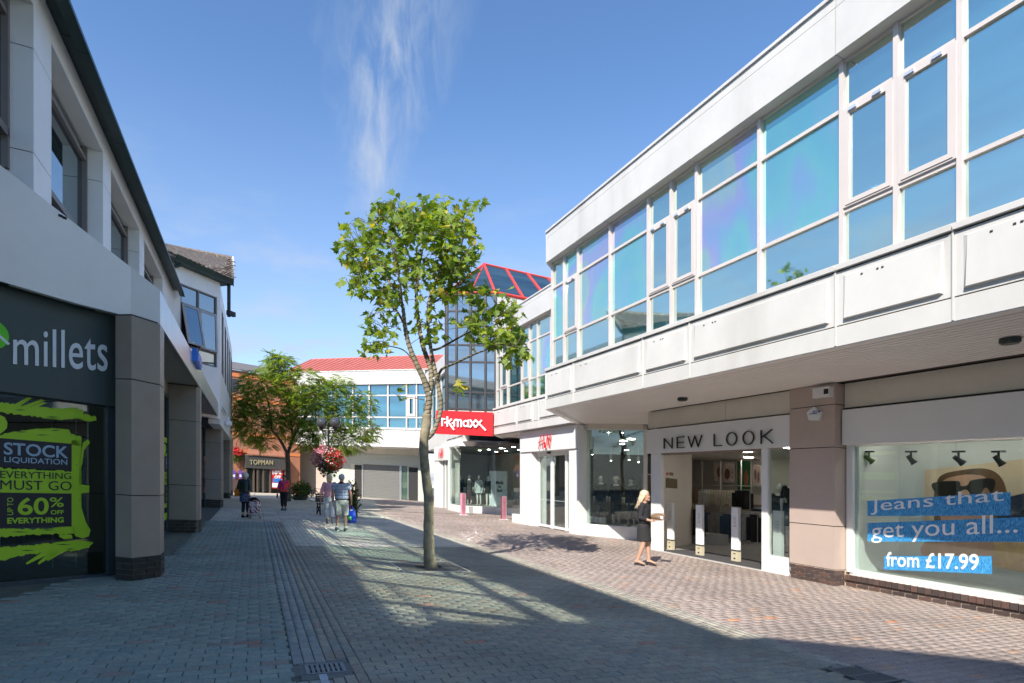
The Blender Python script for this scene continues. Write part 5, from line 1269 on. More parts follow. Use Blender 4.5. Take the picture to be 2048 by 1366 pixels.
MB().box(FWg, 0, sW, 3.6, h_we, -5, -.42).build('body', M('dark_interior'), wg)
# street side of the wing
cu, cv_ = FWg.uv(sW); FWs = Fr(0, cv_, 0)
for k in range(5):
    a = cu+.3+k*2.6; 
    MB().box(FWs, a-(.3 if k == 0 else 0), a+.9, 3.4, h_we, -.4, 0).build('wall_panel', LW, wg)
    MB().box(FWs, a+.9, a+2.6, 3.4, hwb_, -.4, 0).build('wall_panel', LW, wg); MB().box(FWs, a+.9, a+2.6, hwt_, h_we, -.4, 0).build('wall_panel', LW, wg)
    MB().box(FWs, a+.95, a+2.55, hwb_, hwt_, -.1, -.08).build('pane', WG, wg)
    for x in (a+.93, a+1.75, a+2.57): MB().box(FWs, x-.03, x+.03, hwb_, hwt_, -.1, 0).build('mullion', FRAMEL, wg)
MB().box(FWs, cu, cu+13.3, 3.4, h_we-.1, -5, -.42).build('body', M('dark_interior'), wg)
# eave and gutter of the wing, tiled roof
ge = .30
h_g1 = wh(468, 575)
gA, gB = -.15, sW+.32
MB().box(FWg, gA, gB, h_we, h_we+.05, -.3, ge).build('eave_board', DKGREEN, wg)
m = MB(); m.hexa([FWg.P(gA,h_we,ge-.02), FWg.P(gB,h_we,ge-.02), FWg.P(gB,h_we+.24,ge-.02), FWg.P(gA,h_we+.24,ge-.02), FWg.P(gA,h_we+.05,ge+.0), FWg.P(gB,h_we+.05,ge+.0), FWg.P(gB,h_we+.24,ge+.08), FWg.P(gA,h_we+.24,ge+.08)]); m.build('gutter', DKGREEN, wg)
MB().tube([W(wu-.1,VL+.22,h_we+.2), W(wu-.1,VL+.22,h_we-.05), W(wu-.15,VL+.05,h_we-.15)], .07, 8).build('downpipe', DKGREEN, wg)
# roof plane from the eave up to the ridge; rows of separate tiles
rb = 2.6; hr0 = h_we+.22; hr1 = FWg.h(463, 517, -rb)
_TR = at_depth(463, 517, (lambda q: q)(FWg.P(sW+.30, 0, -rb).y))
def roofpt(s, f):
    """eave point at s on the wing's front, ridge running straight across the street direction"""
    e = FWg.uv(s, ge); g = (s-(-2.2))/((sW+.30)+2.2); r_ = (_TR[0], _TR[1]-(1-g)*4.2)
    u = e[0]*(1-f)+r_[0]*f; v = e[1]*(1-f)+r_[1]*f; return W(u, v, hr0*(1-f)+_TR[2]*f)
gB2 = sW+.30; sl = -2.2
MB().prism([roofpt(sl,0)-Vector((0,0,.06)), roofpt(gB2,0)-Vector((0,0,.06)), roofpt(gB2,1)-Vector((0,0,.06)), roofpt(sl,1)-Vector((0,0,.06))], (0,0,-.06)).build('roof_deck', TILEM, wg)
TILES = ramp_random('roof_tile', [(0,(.32,.265,.225)),(.25,(.40,.335,.285)),(.45,(.24,.19,.165)),(.65,(.36,.285,.235)),(.82,(.48,.43,.37)),(.93,(.62,.58,.52))], .95, .5, nscale=12)
tile_me = unit_box('tile', TILES)
nr = 11; tw_ = .20
dS = (roofpt(1,.5)-roofpt(0,.5)).normalized(); dF = (roofpt(.5,1)-roofpt(.5,0)); lF = dF.length; dFn = dF.normalized(); dN = dS.cross(dFn).normalized()
if dN.z < 0: dN = -dN
cnt = 0
for r in range(nr):
    s = -1.9+(.5 if r % 2 else 0)*tw_
    while s < gB2 and cnt < 295:
        f = (r+.5)/nr; p = roofpt(s+tw_/2, f)+dN*(.0+rnd.uniform(0,.02))
        ff = (dFn+dN*-.10+dN*rnd.uniform(-.04,.02)).normalized(); nn = dS.cross(ff).normalized(); nn = nn if nn.z > 0 else -nn
        mt = Matrix((dS*(tw_-.008), ff*(lF/nr*1.35), nn*.035)).transposed().to_4x4(); mt.translation = p
        ob = link('tile', tile_me, wg); ob.matrix_parent_inverse = Matrix.Translation(-ploc(wg)); ob.matrix_basis = mt; cnt += 1
        s += tw_
MB().tube([roofpt(-2.2,1.01), roofpt(gB2,1.01)], .09, 8).build('ridge_tiles', TILEM, wg)
WV = M('white_verge', (.75,.75,.75), .5)
MB().prism([roofpt(gB2,-.03), roofpt(gB2+.09,-.03), roofpt(gB2+.09,1.02), roofpt(gB2,1.02)], (0,0,.07)).build('verge_board', WV, wg)
MB().prism([roofpt(gB2+.02,-.03), roofpt(gB2+.02,1.02), roofpt(gB2+.02,1.0)-Vector((0,0,.25)), roofpt(gB2+.02,0)-Vector((0,0,.25))], FWg.P(.06,0)-FWg.P(0,0)).build('barge_board', M('dark_timber', (.02,.03,.035), .6), wg)
MB().box(FWg, gB2-.06, gB2+.02, wh(468,640), h_we+.1, .1, .2).build('corner_board', M('dark_timber'), wg); MB().box(FWg, gB2-.1, gB2+.22, wh(468,637), wh(468,628), .1, .25).build('bracket', BLACKF, wg)
# ground-floor canopy band along the street
FPi = Fr(0, -1.25, 0); uP = FPi.s(320)
h_bt, h_bb = FPi.h(320, 580), FPi.h(320, 648)
bandu = uP
k = 0; e_ = FPi.s(452)
CANM = M('canopy_metal', (.60,.61,.60), .28, metal=.35, var=.05, scale=2, dirt=.1)
while bandu < e_-.3:
    c = min(bandu+1.25, e_); MB().box(FPi, bandu+.004, c-.004, h_bb, h_bt, -.03, 0).build('canopy_panel', CANM, lb)
    bandu = c
MB().box(FPi, uP+1.2, e_, h_bb+.02, h_bt-.02, -1.3, -.01).build('canopy_core', M('canopy_core', (.3,.3,.29), .6), lb)
MB().box(FPi, uP, e_, h_bb+.05, h_bb+.07, -1.0, -.30).build('canopy_soffit', M('canopy_soffit', (.33,.32,.29), .6), lb)
# near splayed front: plane through the base of the sign-written window
g1_, g2_ = gnd(0, 1171), gnd(215, 1151); FM = fr_line(g1_, g2_)
dM = FM.d; LMx = math.hypot(g1_[0]-g2_[0], g1_[1]-g2_[1])
p_in = gnd(263, 1162.4); p_out = (FPi.s(320), -1.25)
# sloping hood above the sign
offb = .32
def mp_(px, py, o): return FM.P(*FM.at(px, py, o), o)
top0, top1 = (-60, 283), (157, 452.5); 
P1 = FPi.P(uP, h_bt, 0); 
hood = [((-120,236),(-120,527)), ((152,448.5),(152,606.5)), ((159,454),(159,608.2)), ((263,535.5),(263,634.5))]
for a, b in ((0,1),(1,2),(2,3)):
    m_ = CANM if a != 1 else M('hood_joint', (.62,.63,.63), .4)
    pts = [mp_(*hood[a][1], offb), mp_(*hood[b][1], offb), mp_(*hood[b][0], offb), mp_(*hood[a][0], offb)]
    MB().prism(pts, FM.P(0,0,-.10)-FM.P(0,0,0)).build('hood_panel', LW, lb)
MB().prism([mp_(263.5,634.8,offb), FPi.P(uP,h_bb,0), FPi.P(uP,h_bt,0), mp_(263.5,536,offb)], FM.P(0,0,-.10)-FM.P(0,0,0)).build('hood_panel', LW, lb)
uvM = lambda s, o: FM.uv(s, o)
# lid on the hood so no sky shows between hood and wall
for (xa_, ya_), (xb_, yb_) in (((62,378.4),(90,400.3)), ((90,400.3),(150,447.0)), ((150,447.0),(206,490.9)), ((206,490.9),(262,534.7))):
    MB().prism([mp_(xa_,ya_+1,offb-.02), mp_(xb_,yb_+1,offb-.02), FL.P(FL.s(xb_),FL.h(xb_,yb_)-.02,-.1), FL.P(FL.s(xa_),FL.h(xa_,ya_)-.02,-.1)], (0,0,-.03)).build('hood_flashing', LW, lb)
s0_, s1_ = FM.s(-330), FM.s(235)
# pier one
GRP = M('pier_brick_left', (.045,.042,.038), .6)
p_bk = gnd(231, 1158.8); p_ob = (p_out[0]+.42, -1.25)
p_b2 = (p_bk[0]+.60, p_bk[1]-.06)
pier1 = [p_in, p_out, p_ob, (p_ob[0], -2.0), p_b2, p_bk]
FPa = fr_line(p_in, p_out); hp = [FPa.h(263, y, 0) for y in (1117, 991, 758)]+[h_bb+.0]
LPA = math.hypot(p_in[0]-p_out[0], p_in[1]-p_out[1])
def inset(poly, d):
    cx_ = sum(p[0] for p in poly)/len(poly); cy_ = sum(p[1] for p in poly)/len(poly)
    return [(x+(cx_-x)*d, y+(cy_-y)*d) for x, y in poly]
def make_pier(poly, hp, label_parent):
    for i in range(3): MB().slab(poly, hp[i]+.007, hp[i+1]-.007).build('pier_panel', PIERL, label_parent)
    MB().slab(inset(poly, .06), -.02, hp[3]+.02).build('pier_core', GAP, label_parent)
    MB().slab(inset(poly, .03), -.02, hp[0]-.004).build('pier_mortar', M('mortar_dark', (.12,.11,.09), .9), label_parent)
make_pier(pier1, hp, lb)
BRL = ramp_random('pier_brick_dark', [(0,(.030,.032,.030)),(.4,(.045,.043,.04)),(.7,(.025,.03,.032))], .5, .3)
BRICK2 = BRICK.copy(); BRICK2.materials.clear(); BRICK2.materials.append(BRL)
def base_bricks(F, L_, hb, par):
    for r in range(4):
        s = .005 if r % 2 else -.1
        while s < L_:
            a, c = max(s, .005), min(s+.215, L_-.005)
            if c-a > .03: brick(F, (a+c)/2, hb/4*(r+.5), c-a, hb/4-.014, .03, par, o=-.008, me=BRICK2)
            s += .225
base_bricks(FPa, LPA, hp[0], lb); base_bricks(fr_line(p_out, p_ob), .42, hp[0], lb)
FPc = fr_line(p_bk, p_in); base_bricks(FPc, math.hypot(p_bk[0]-p_in[0], p_bk[1]-p_in[1]), hp[0], lb)
# further piers
for i, (px, py) in enumerate(((399.5,1070),(445.5,1026),(461,1009),(466,1000))):
    u, v = gnd(px, py); v = -1.25; u = FPi.s(px)
    w = .75 if i < 3 else .6
    poly = [(u, -2.15), (u, -1.25-.08), (u+.08, -1.25), (u+.5, -1.25), (u+.5, -2.15)]
    make_pier(poly, hp, lb); Fa = Fr(u, -2.15, 90); base_bricks(Fa, .83, hp[0], lb); base_bricks(Fr(u+.08, -1.25, 0), .42, hp[0], lb)
# dark shopfront (near, splayed)
ms = thing('shopfront', 'near shopfront on the left with a dark sign and lime green sale graphics', 'shop front', FM.P(0, 0))
DK = M('shop_dark_blue', (.035,.055,.07), .4)
hg0, hg1 = FM.h(100, 1160.5), FM.h(235, 815)
a_px = FM.s(213); b_px = FM.s(229)
MB().box(FM, a_px, b_px, 0, hg1+.1, -.1, .04).build('post', DK, ms)
MB().box(FM, s0_, a_px, -.02, .035, -.12, .05).build('bottom_rail', DK, ms)
MB().box(FM, s0_, a_px, hg1-.02, hg1+.06, -.1, .0).build('top_rail', DK, ms)
MB().box(FM, s0_, a_px, .035, hg1-.02, -.03, -.02).build('pane', GLASSD, ms)
hs_t = FM.h(120, 602, .1)
sgm = thing('shop_sign', 'dark green grey fascia sign with thick white lowercase lettering', 'shop sign', FM.P(0, 3))
MB().box(FM, s0_, FM.s(235,.1), hg1+.0, hs_t, -.12, .10).build('board', M('sign_slate_green', (.045,.07,.068), .42, var=.05), sgm)
MB().box(FM, s0_, FM.s(235,.1)+.1, hs_t, hs_t+.10, -.12, .30).build('drip_trim', DKGREEN, lb)
MB().box(FM, s0_, FM.s(238,.1)+.1, hs_t+.08, hs_t+.14, -.5, offb-.1).build('hood_soffit', M('canopy_soffit'), lb)
SWH = M('sign_letter_white', (.74,.78,.80), .45, var=.02)
put_text('letter', 'millets', FM, px_quad(FM, (28,728.5), (217,743), (217,660+4), (28,654), .14), .105, SWH, sgm, .010, weight=.004, spacing=1.04, per_char=True, bbox=((.03,-.02),(2.73,.80)) if False else None)
# green roundel with a white swoosh, cut by the frame edge
cxs, cys = FM.at(-22, 667, .12); rr = .19
m = MB(); pts = [FM.P(cxs+rr*math.cos(R(a)), cys+rr*math.sin(R(a)), .105) for a in range(0, 360, 12)]; m.prism(pts, FM.P(0,0,.03)-FM.P(0,0,0)); m.build('roundel', M('roundel_green', (.12,.62,.01), .4), sgm)
strokes(FM, [(cxs-rr,cys-rr),(cxs+rr,cys-rr),(cxs+rr,cys+rr),(cxs-rr,cys+rr)], .137, [[(.1,.45),(.45,.75),(.97,.28)]], .03, SWH, sgm, 'hill_mark', .005)
# graphics on the glass
LIME = M('lime_vinyl', (.36,.60,.012), .5, var=.03, scale=4); NAVY = M('ink_vinyl', (.006,.008,.02), .4); PALEB = M('pale_blue_ink', (.30,.44,.55), .5)
def graphics(F, X, par, o=0.0, only=None):
    """window graphics; X maps design pixels of the near window onto plane F"""
    def poly(pts, oo, mat, name):
        P = [F.P(*X(x, y), o+oo) for x, y in pts]; bm = bmesh.new()
        vs = [bm.verts.new(p) for p in P]; f = bm.faces.new(vs); bmesh.ops.triangulate(bm, faces=[f])
        me = bpy.data.meshes.new(name); bm.to_mesh(me); bm.free(); me.materials.append(mat); return link(name, me, par)
    rj = random.Random(5)
    def brush(top, bot, oo, name='brush_stroke'):
        """top, bot: polylines left to right; ragged edge added"""
        def rag(l, s):
            out = []
            for (x0,y0),(x1,y1) in zip(l[:-1], l[1:]):
                n = max(2, int(abs(x1-x0)/4))
                for k in range(n): f = k/n; out.append((x0+(x1-x0)*f, y0+(y1-y0)*f+rj.uniform(-1.9,1.9)*s))
            out.append(l[-1]); return out
        poly(rag(top,1)+rag(bot,1)[::-1], oo, LIME, name)
    brush([(-90,790),(0,805),(60,813),(110,817),(152,816),(168,822),(166,829),(192,833)], [(-90,815),(0,825),(60,832),(120,839),(160,837),(182,843),(193,841)], 0)
    for a, b, w in (((22,809),(64,795),7),((34,812),(88,801),8),((50,815),(92,806),6)): poly([(a[0],a[1]+w*.5),(b[0]-6,b[1]-w*.3),(b[0]+3,b[1]),(b[0]-3,b[1]+w*.3),(a[0]+14,a[1]+w*.8)], .001, LIME, 'brush_flick')
    poly([(-40,835),(0,830),(9,834),(15,845),(14,856),(8,862),(0,868),(-40,880)], 0, LIME, 'brush_blob')
    brush([(-90,865),(0,872),(10,866),(60,858),(100,857),(138,858),(136,864),(143,868),(163,874),(163,890)], [(-90,880),(0,878),(50,884),(100,886),(143,888),(158,890),(163,891)], 0)
    poly([(143,880),(163,882),(161,900),(158,960),(163,1015),(172,1045),(181,1060),(178,1072),(166,1077),(150,1072),(143,1050)], .0, LIME, 'brush_stroke')
    poly([(163,900),(166,885),(176,878),(180,885),(168,900),(164,930),(160,935)], .001, LIME, 'brush_flick')
    poly([(150,968),(179,971),(178,985),(160,987),(150,984)], .001, LIME, 'brush_flick')
    brush([(-90,1060),(0,1057),(60,1058),(100,1057),(143,1050),(150,1060)], [(-90,1072),(0,1074),(40,1072),(100,1068),(145,1067),(150,1068)], 0)
    brush([(-90,937),(0,936),(143,943)], [(-90,1000),(0,997),(143,990)], 0)
    brush([(-90,1105),(0,1095),(60,1090),(120,1085),(160,1081),(187,1084),(180,1092)], [(-90,1135),(0,1122),(40,1112),(60,1108),(100,1105),(150,1101),(178,1096)], 0)
    for a, b, w in (((90,1104),(54,1127),7),((105,1102),(78,1127),7),((118,1100),(96,1120),5)): poly([(a[0],a[1]-w*.5),(b[0]-3,b[1]-1),(b[0],b[1]+2),(a[0]+14,a[1]+1)], .001, LIME, 'brush_flick')
    brush([(118,1066),(130,1069),(144,1070)], [(118,1072),(130,1078),(145,1077)], .001)
    brush([(-90,868),(0,872),(143,880)], [(-90,876),(0,877),(143,890)], .0005)
    poly([(-90,868),(0,876),(143,887.5),(143,940),(0,933),(-90,930)], .004, NAVY, 'ink_panel')
    poly([(-90,985),(0,985),(143,987),(143,1053),(0,1056),(-90,1060)], .004, NAVY, 'ink_panel')
    for x0, y0, ln in ((30,820,22),(90,834,30),(120,840,24),(30,864,26),(70,870,30),(100,861,22),(20,1064,40),(80,1060,32),(40,1101,30),(110,1089,34),(130,1098,20),(152,930,3),(158,1000,3)):
        poly([(x0,y0),(x0+ln*.4,y0-1.1),(x0+ln,y0-.2),(x0+ln*.5,y0+.9)], .002, NAVY, 'brush_gap')
    def tx(s, bl, br, tr, tl, mat, w=.03, oo=.007): 
        me_q = [X(*p) for p in (bl, br, tr, tl)]; put_text('lettering', s, F, me_q, o+oo, mat, par, .001, weight=w, spacing=1.0)
    tx('STOCK', (7,909), (136,917), (136,893), (7,884), PALEB, .02)
    tx('LIQUIDATION', (8,926), (134,932), (134,919), (8,913), PALEB, .01)
    tx('EVERYTHING', (0,956), (142,958.5), (142,946), (0,941), NAVY, .004, .006)
    tx('MUST GO', (0,979), (143,981), (143,963), (0,959.5), NAVY, .0, .006)
    tx('60', (35,1030.5), (97,1029), (97,994.5), (35,995), LIME, .02)
    tx('%', (99,1014), (127,1014), (127,995), (99,994.5), LIME, .01)
    tx('OFF', (101,1029), (127,1028), (127,1020), (101,1020), LIME, .02)
    tx('EVERYTHING', (14,1047.5), (127,1045), (127,1034), (14,1035.5), LIME, .03)
    # UP TO, turned on its side
    me_q = [X(*p) for p in ((26,1030),(26,995),(14,995),(14,1030))]; put_text('lettering', 'UP TO', F, me_q, o+.007, LIME, par, .001, weight=.0)
wgph = thing('window_graphics', 'lime green brush marks and sale lettering across the near left shop window', 'window graphics', FM.P(0, 1))
graphics(FM, lambda x, y: FM.at(x, y, -.015), wgph, -.015)
# interior
li = thing('shop_interior', 'dark nearly empty shop interior on the left with white rail frames', 'shop interior', FM.P(0, 0, -2))
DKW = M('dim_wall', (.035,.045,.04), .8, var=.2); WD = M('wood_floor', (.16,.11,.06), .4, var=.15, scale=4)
def Mslab(s0, s1, o0, o1, h0, h1, name, mat, par): return MB().box(FM, s0, s1, h0, h1, o0, o1).build(name, mat, par)
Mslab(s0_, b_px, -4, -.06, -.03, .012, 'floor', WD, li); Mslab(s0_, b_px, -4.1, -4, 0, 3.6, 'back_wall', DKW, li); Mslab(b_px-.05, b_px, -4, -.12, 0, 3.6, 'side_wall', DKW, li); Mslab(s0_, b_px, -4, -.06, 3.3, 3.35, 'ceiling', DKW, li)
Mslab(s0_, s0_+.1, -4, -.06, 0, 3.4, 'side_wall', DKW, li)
for k, (x, y) in enumerate(((105,840),(150,845),(128,1090),(0,1090))):
    s_, _h = FM.at(x, y, -1.0-.4*k)
    t = thing('rail_frame', ['white upright frame left of centre behind the lime graphics','white upright frame right of centre behind the lime graphics','low white rail frame at the lower right of the dark window','low white rail frame at the left edge of the dark window'][k], 'display frame', FM.P(s_, 0, -1.0-.4*k))
    hh_ = 2.4 if k < 2 else 1.0
    MB().tube([FM.P(s_,0,-1-.4*k), FM.P(s_,hh_,-1-.4*k), FM.P(s_+.3,hh_,-1-.4*k), FM.P(s_+.3,0,-1-.4*k)], .009, 6).build('frame', WHITE2, t)
# second window between piers, with the same graphics
ug = FPi.s(399.5)
VG = -1.95
s0g = p_ob[0]; FG = Fr(0, VG, 0)
m2 = thing('shopfront', 'narrow strip of shopfront with lime graphics between the two nearest left piers', 'shop front', FG.P(s0g+1, 0))
MB().box(FG, s0g, ug, .02, h_bb-.35, -.02, -.01).build('pane', GLASSD, m2); MB().box(FG, s0g, ug, -.02, .06, -.1, .04).build('bottom_rail', DK, m2); MB().box(FG, s0g, ug, h_bb-.4, h_bb-.3, -.1, .04).build('top_rail', DK, m2)
MB().box(FG, s0g, ug, h_bb-.3, h_bb+.1, -.05, .0).build('header', M('canopy_soffit'), m2); MB().box(FG, ug-.12, ug, 0, h_bb-.3, -.08, .03).build('post', DK, m2)
wg2 = thing('window_graphics', 'strip of lime sale graphics seen between the two nearest left piers', 'window graphics', FG.P(s0g+1, 1))
sL = FG.s(329); gmap = lambda x, y: (sL+(x+4)/143*2.1, FM.at(x, y, 0)[1]+.02)
graphics(FG, gmap, wg2, .0)
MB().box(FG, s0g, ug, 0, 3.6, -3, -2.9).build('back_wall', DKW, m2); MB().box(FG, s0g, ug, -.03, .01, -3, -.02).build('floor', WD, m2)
# further shopfronts
us = [FPi.s(399.5)+.5, FPi.s(445.5), FPi.s(445.5)+.5, FPi.s(461), FPi.s(461)+.5, 33]
for i in range(0, 6, 2):
    t = thing('shopfront', ['dark shopfront with a red strip beyond the second left pier','dark narrow shopfront beyond the third left pier','farthest dark shopfront on the left with a coloured poster'][i//2], 'shop front', FG.P(us[i], 0))
    MB().box(FG, us[i], us[i+1], 0, h_bb, -.3, -.2).build('rear_panel', M('shop_dark_brown', (.035,.03,.028), .6), t); MB().box(FG, us[i], us[i+1], .02, h_bb-.3, -.02, -.01).build('pane', GLASSD, t)
    for k in range(4): x = us[i]+(us[i+1]-us[i])*k/3; MB().box(FG, x-.04, x+.04, 0, h_bb-.3, -.06, .03).build('post', DK, t)
    MB().box(FG, us[i], us[i+1], h_bb-.3, h_bb+.05, -.1, .02).build('fascia', M('fascia_dark_red', (.28,.02,.02), .5) if i == 0 else DK, t)
MB().box(FG, 28, 31, .6, 2.2, .0, .02).build('sheet', M('poster_mix', (.5,.2,.2), .5, var=.9, scale=3), t)
MB().slab([(uP+4.5,-2.6),(33,-2.6),(33,-8),(uP+7,-8)], 0, h_bb).build('ground_floor_core', M('dark_interior'), lb)
# blue alarm and small white box on the canopy
t = thing('burglar_alarm', 'small blue alarm box on the left canopy edge', 'alarm box', FPi.P(FPi.s(398), h_bb+.3)); MB().box(FPi, *sorted((FPi.s(394,.1), FPi.s(403,.1))), FPi.h(398,747), FPi.h(398,724), 0, .1).build('case', M('alarm_bright_blue', (.01,.16,.70), .4), t); MB().box(FPi, FPi.s(394,.1)+.1, FPi.s(403,.1)-.1, FPi.h(398,744), FPi.h(398,727), .1, .12).build('cover', M('alarm_bright_blue'), t)
t = thing('junction_box', 'small white box below the canopy corner beyond the blue alarm', 'alarm box', FPi.P(FPi.s(447), h_bb)); MB().box(FPi, *sorted((FPi.s(444,.1), FPi.s(451,.1))), FPi.h(447,834), FPi.h(447,819), 0, .12).build('case', WHITE2, t); MB().box(FPi, FPi.s(444,.1)+.1, FPi.s(451,.1)-.1, FPi.h(447,831), FPi.h(447,829), .12, .125).build('slot', GAP, t)
t = thing('security_camera', 'white dome camera under the far end of the left canopy', 'camera', FPi.P(FPi.s(456), h_bb)); cpt = FPi.P(*FPi.at(456, 847, .2), .2); MB().ball(cpt, .16, 14, 10).build('dome', PED, t, smooth=True); MB().tube([cpt, cpt+Vector((0,0,.3))], .06, 8).build('stem', PED, t)
for (x, y) in ((120,434),(128,438)):
    s_, h_ = FM.at(x, y, offb); MB().box(FM, s_-.02, s_+.03, h_, h_+.035, offb, offb+.004).build('fixing_hole', GAP, lb)
# ================================================================== STREET FURNITURE
LAMPB = M('lamp_black', (.01,.01,.011), .35)
def lampp():
    u, v, _ = at_depth(657, 945, 26.0); base = W(u, v, 0)
    t = thing('street_lamp', 'black street lamp with two smoky globes above the flower baskets', 'street lamp', base)
    MB().tube([base, base+Vector((0,0,.5)), base+Vector((0,0,.55)), base+Vector((0,0,3.9))], [.10,.09,.055,.045], 12).build('post', LAMPB, t, smooth=True)
    X = Vector((1,0,0)); zt = 3.72
    MB().tube([base+X*-.34+Vector((0,0,zt)), base+X*.34+Vector((0,0,zt))], .035, 8).build('crossbar', LAMPB, t)
    MB().tube([base+X*-.1+Vector((0,0,zt-.45)), base+X*-.3+Vector((0,0,zt-.05))], .02, 6).build('brace', LAMPB, t); MB().tube([base+X*.1+Vector((0,0,zt-.45)), base+X*.3+Vector((0,0,zt-.05))], .02, 6).build('brace', LAMPB, t)
    gm = M('smoked_globe', (.09,.095,.10), .05, metal=.35, spec=.8)
    for s_ in (-1, 1):
        c = base+X*.30*s_+Vector((0,0,zt+.33))
        MB().ball(c, .245, 20, 14).build('globe', gm, t, smooth=True); MB().tube([c-Vector((0,0,.36)), c-Vector((0,0,.22))], [.05,.11], 10).build('globe_holder', LAMPB, t)
    return base
lbase = lampp()
def leafcloud(pts, size, seed=1, k=5, flat=.0):
    """many small folded leaf quads around given points: returns MB"""
    r = random.Random(seed); m = MB()
    for p in pts:
        n = Vector((r.gauss(0,1), r.gauss(0,1), abs(r.gauss(0,1))+.2)).normalized(); d = n.orthogonal().normalized(); d = Matrix.Rotation(r.uniform(0,6.28), 3, n) @ d; w = n.cross(d)
        s = size*r.uniform(.6,1.3); p = Vector(p); h = s*.42
        m.quad([p, p+d*s*.5+w*h+n*s*.1, p+d*s, p+d*s*.5-w*h+n*s*.1])
    return m
def shrub(name, label, cat, base, rx, rz, zc, n, size, cols, flowers=None, seed=1):
    t = thing(name, label, cat, base)
    r = random.Random(seed)
    for ci, (nm, mat, share) in enumerate(cols):
        pts = []
        while len(pts) < int(n*share):
            q = Vector((r.gauss(0,1), r.gauss(0,1), r.gauss(0,1))).normalized()*(r.random()**.4)
            lump = 1+.25*math.sin(q.x*7+seed)*math.cos(q.z*6+q.y*5)
            p = base+Vector((q.x*rx*lump, q.y*rx*lump, zc+q.z*rz*lump))
            if p.z > base.z+.05: pts.append(p)
        leafcloud(pts, size, seed+ci).build(nm, mat, t, kind='stuff')
    return t
def leafmat(name, col, tr=.35, var=.3):
    m, nt, N, L, B = nodes(name); out = N['Material Output']
    B.inputs['Roughness'].default_value = .5; B.inputs['Specular IOR Level'].default_value = .35
    geo = N.new('ShaderNodeNewGeometry'); oi = N.new('ShaderNodeObjectInfo')
    n = N.new('ShaderNodeTexNoise'); n.inputs['Scale'].default_value = 2.2; n.inputs['Detail'].default_value = 5; L.new(geo.outputs['Position'], n.inputs['Vector'])
    ad = N.new('ShaderNodeMath'); ad.operation = 'ADD'; L.new(n.outputs[0], ad.inputs[0]); L.new(oi.outputs['Random'], ad.inputs[1])
    a2 = N.new('ShaderNodeMath'); a2.operation = 'ADD'; L.new(ad.outputs[0], a2.inputs[0]); L.new(geo.outputs['Random Per Island'], a2.inputs[1])
    cr = N.new('ShaderNodeValToRGB'); e = cr.color_ramp.elements
    e[0].position = .25; e[0].color = (col[0]*.55, col[1]*.65, col[2]*.6, 1); e[1].position = .9; e[1].color = (col[0]*1.5, col[1]*1.25, col[2]*1.0, 1)
    dv = N.new('ShaderNodeMath'); dv.operation = 'MULTIPLY'; L.new(a2.outputs[0], dv.inputs[0]); dv.inputs[1].default_value = .38; L.new(dv.outputs[0], cr.inputs[0])
    L.new(cr.outputs[0], B.inputs['Base Color'])
    ts = N.new('ShaderNodeBsdfTranslucent'); mxc = N.new('ShaderNodeMix'); mxc.data_type = 'RGBA'; mxc.blend_type = 'MULTIPLY'; mxc.inputs[0].default_value = 1; L.new(cr.outputs[0], mxc.inputs[6]); mxc.inputs[7].default_value = (1.9, 1.7, .5, 1); L.new(mxc.outputs[2], ts.inputs[0])
    mx = N.new('ShaderNodeMixShader'); mx.inputs[0].default_value = tr; L.new(B.outputs[0], mx.inputs[1]); L.new(ts.outputs[0], mx.inputs[2]); L.new(mx.outputs[0], out.inputs[0])
    MATS[name] = m; return m
SHG = leafmat('shrub_green', (.07,.14,.03)); SHD = leafmat('shrub_dark', (.035,.08,.025)); PINK = M('pink_petals', (.72,.20,.26), .6, var=.3, scale=9); WPET = M('white_petals', (.75,.60,.60), .6, var=.1); RPET = M('red_petals', (.60,.03,.03), .6, var=.3, scale=9); MAG = M('burgundy_leaf', (.16,.03,.04), .6, var=.4)
hb_ = lbase+Vector((0,0,2.35))
t = thing('flower_basket', 'big round hanging basket of pink, white and red flowers on the lamp post', 'flower basket', hb_)
rr_ = random.Random(9)
def cloud(n, c, rx, ry, rz, side=0, seed=0):
    r = random.Random(seed); o = []
    while len(o) < n:
        q = Vector((r.gauss(0,1), r.gauss(0,1), r.gauss(0,1))).normalized()*(r.random()**.33)
        if side and q.x*side < -.1: continue
        o.append(Vector(c)+Vector((q.x*rx, q.y*ry, q.z*rz)))
    return o
leafcloud(cloud(1500, hb_+Vector((0,0,-.05)), .66, .6, .55), .085, 3).build('basket_foliage', SHG, t, kind='stuff')
leafcloud(cloud(420, hb_+Vector((0,0,-.45)), .45, .4, .35), .09, 4).build('trailing_foliage', SHG, t, kind='stuff')
leafcloud(cloud(620, hb_+Vector((-.12,-.08,.1)), .68, .6, .60, -1), .085, 5).build('pink_flowers', PINK, t, kind='stuff')
leafcloud(cloud(380, hb_+Vector((.0,-.08,.05)), .66, .62, .60), .075, 6).build('white_flowers', WPET, t, kind='stuff')
leafcloud(cloud(560, hb_+Vector((.14,-.08,.0)), .68, .6, .52, 1), .085, 7).build('red_flowers', RPET, t, kind='stuff')
MB().ball(hb_+Vector((0,0,-.1)), .42, 12, 8).build('basket', M('basket_moss', (.04,.05,.02), .95), t)
bq = FBk.P(FBk.s(471), FBk.h(471, 905), .35)
t = thing('flower_basket', 'small hanging basket of red flowers on the far brick wall', 'flower basket', bq)
leafcloud(cloud(260, bq, .42, .4, .4), .16, 8).build('red_flowers', RPET, t, kind='stuff'); leafcloud(cloud(200, bq-Vector((0,0,.4)), .42, .4, .4), .16, 9).build('basket_foliage', SHG, t, kind='stuff'); MB().tube([bq, bq+Vector((0,0,.8))], .02, 5).build('chain', BLACKF, t)
def gp(px, py): u, v = gnd(px, py); return W(u, v, 0)
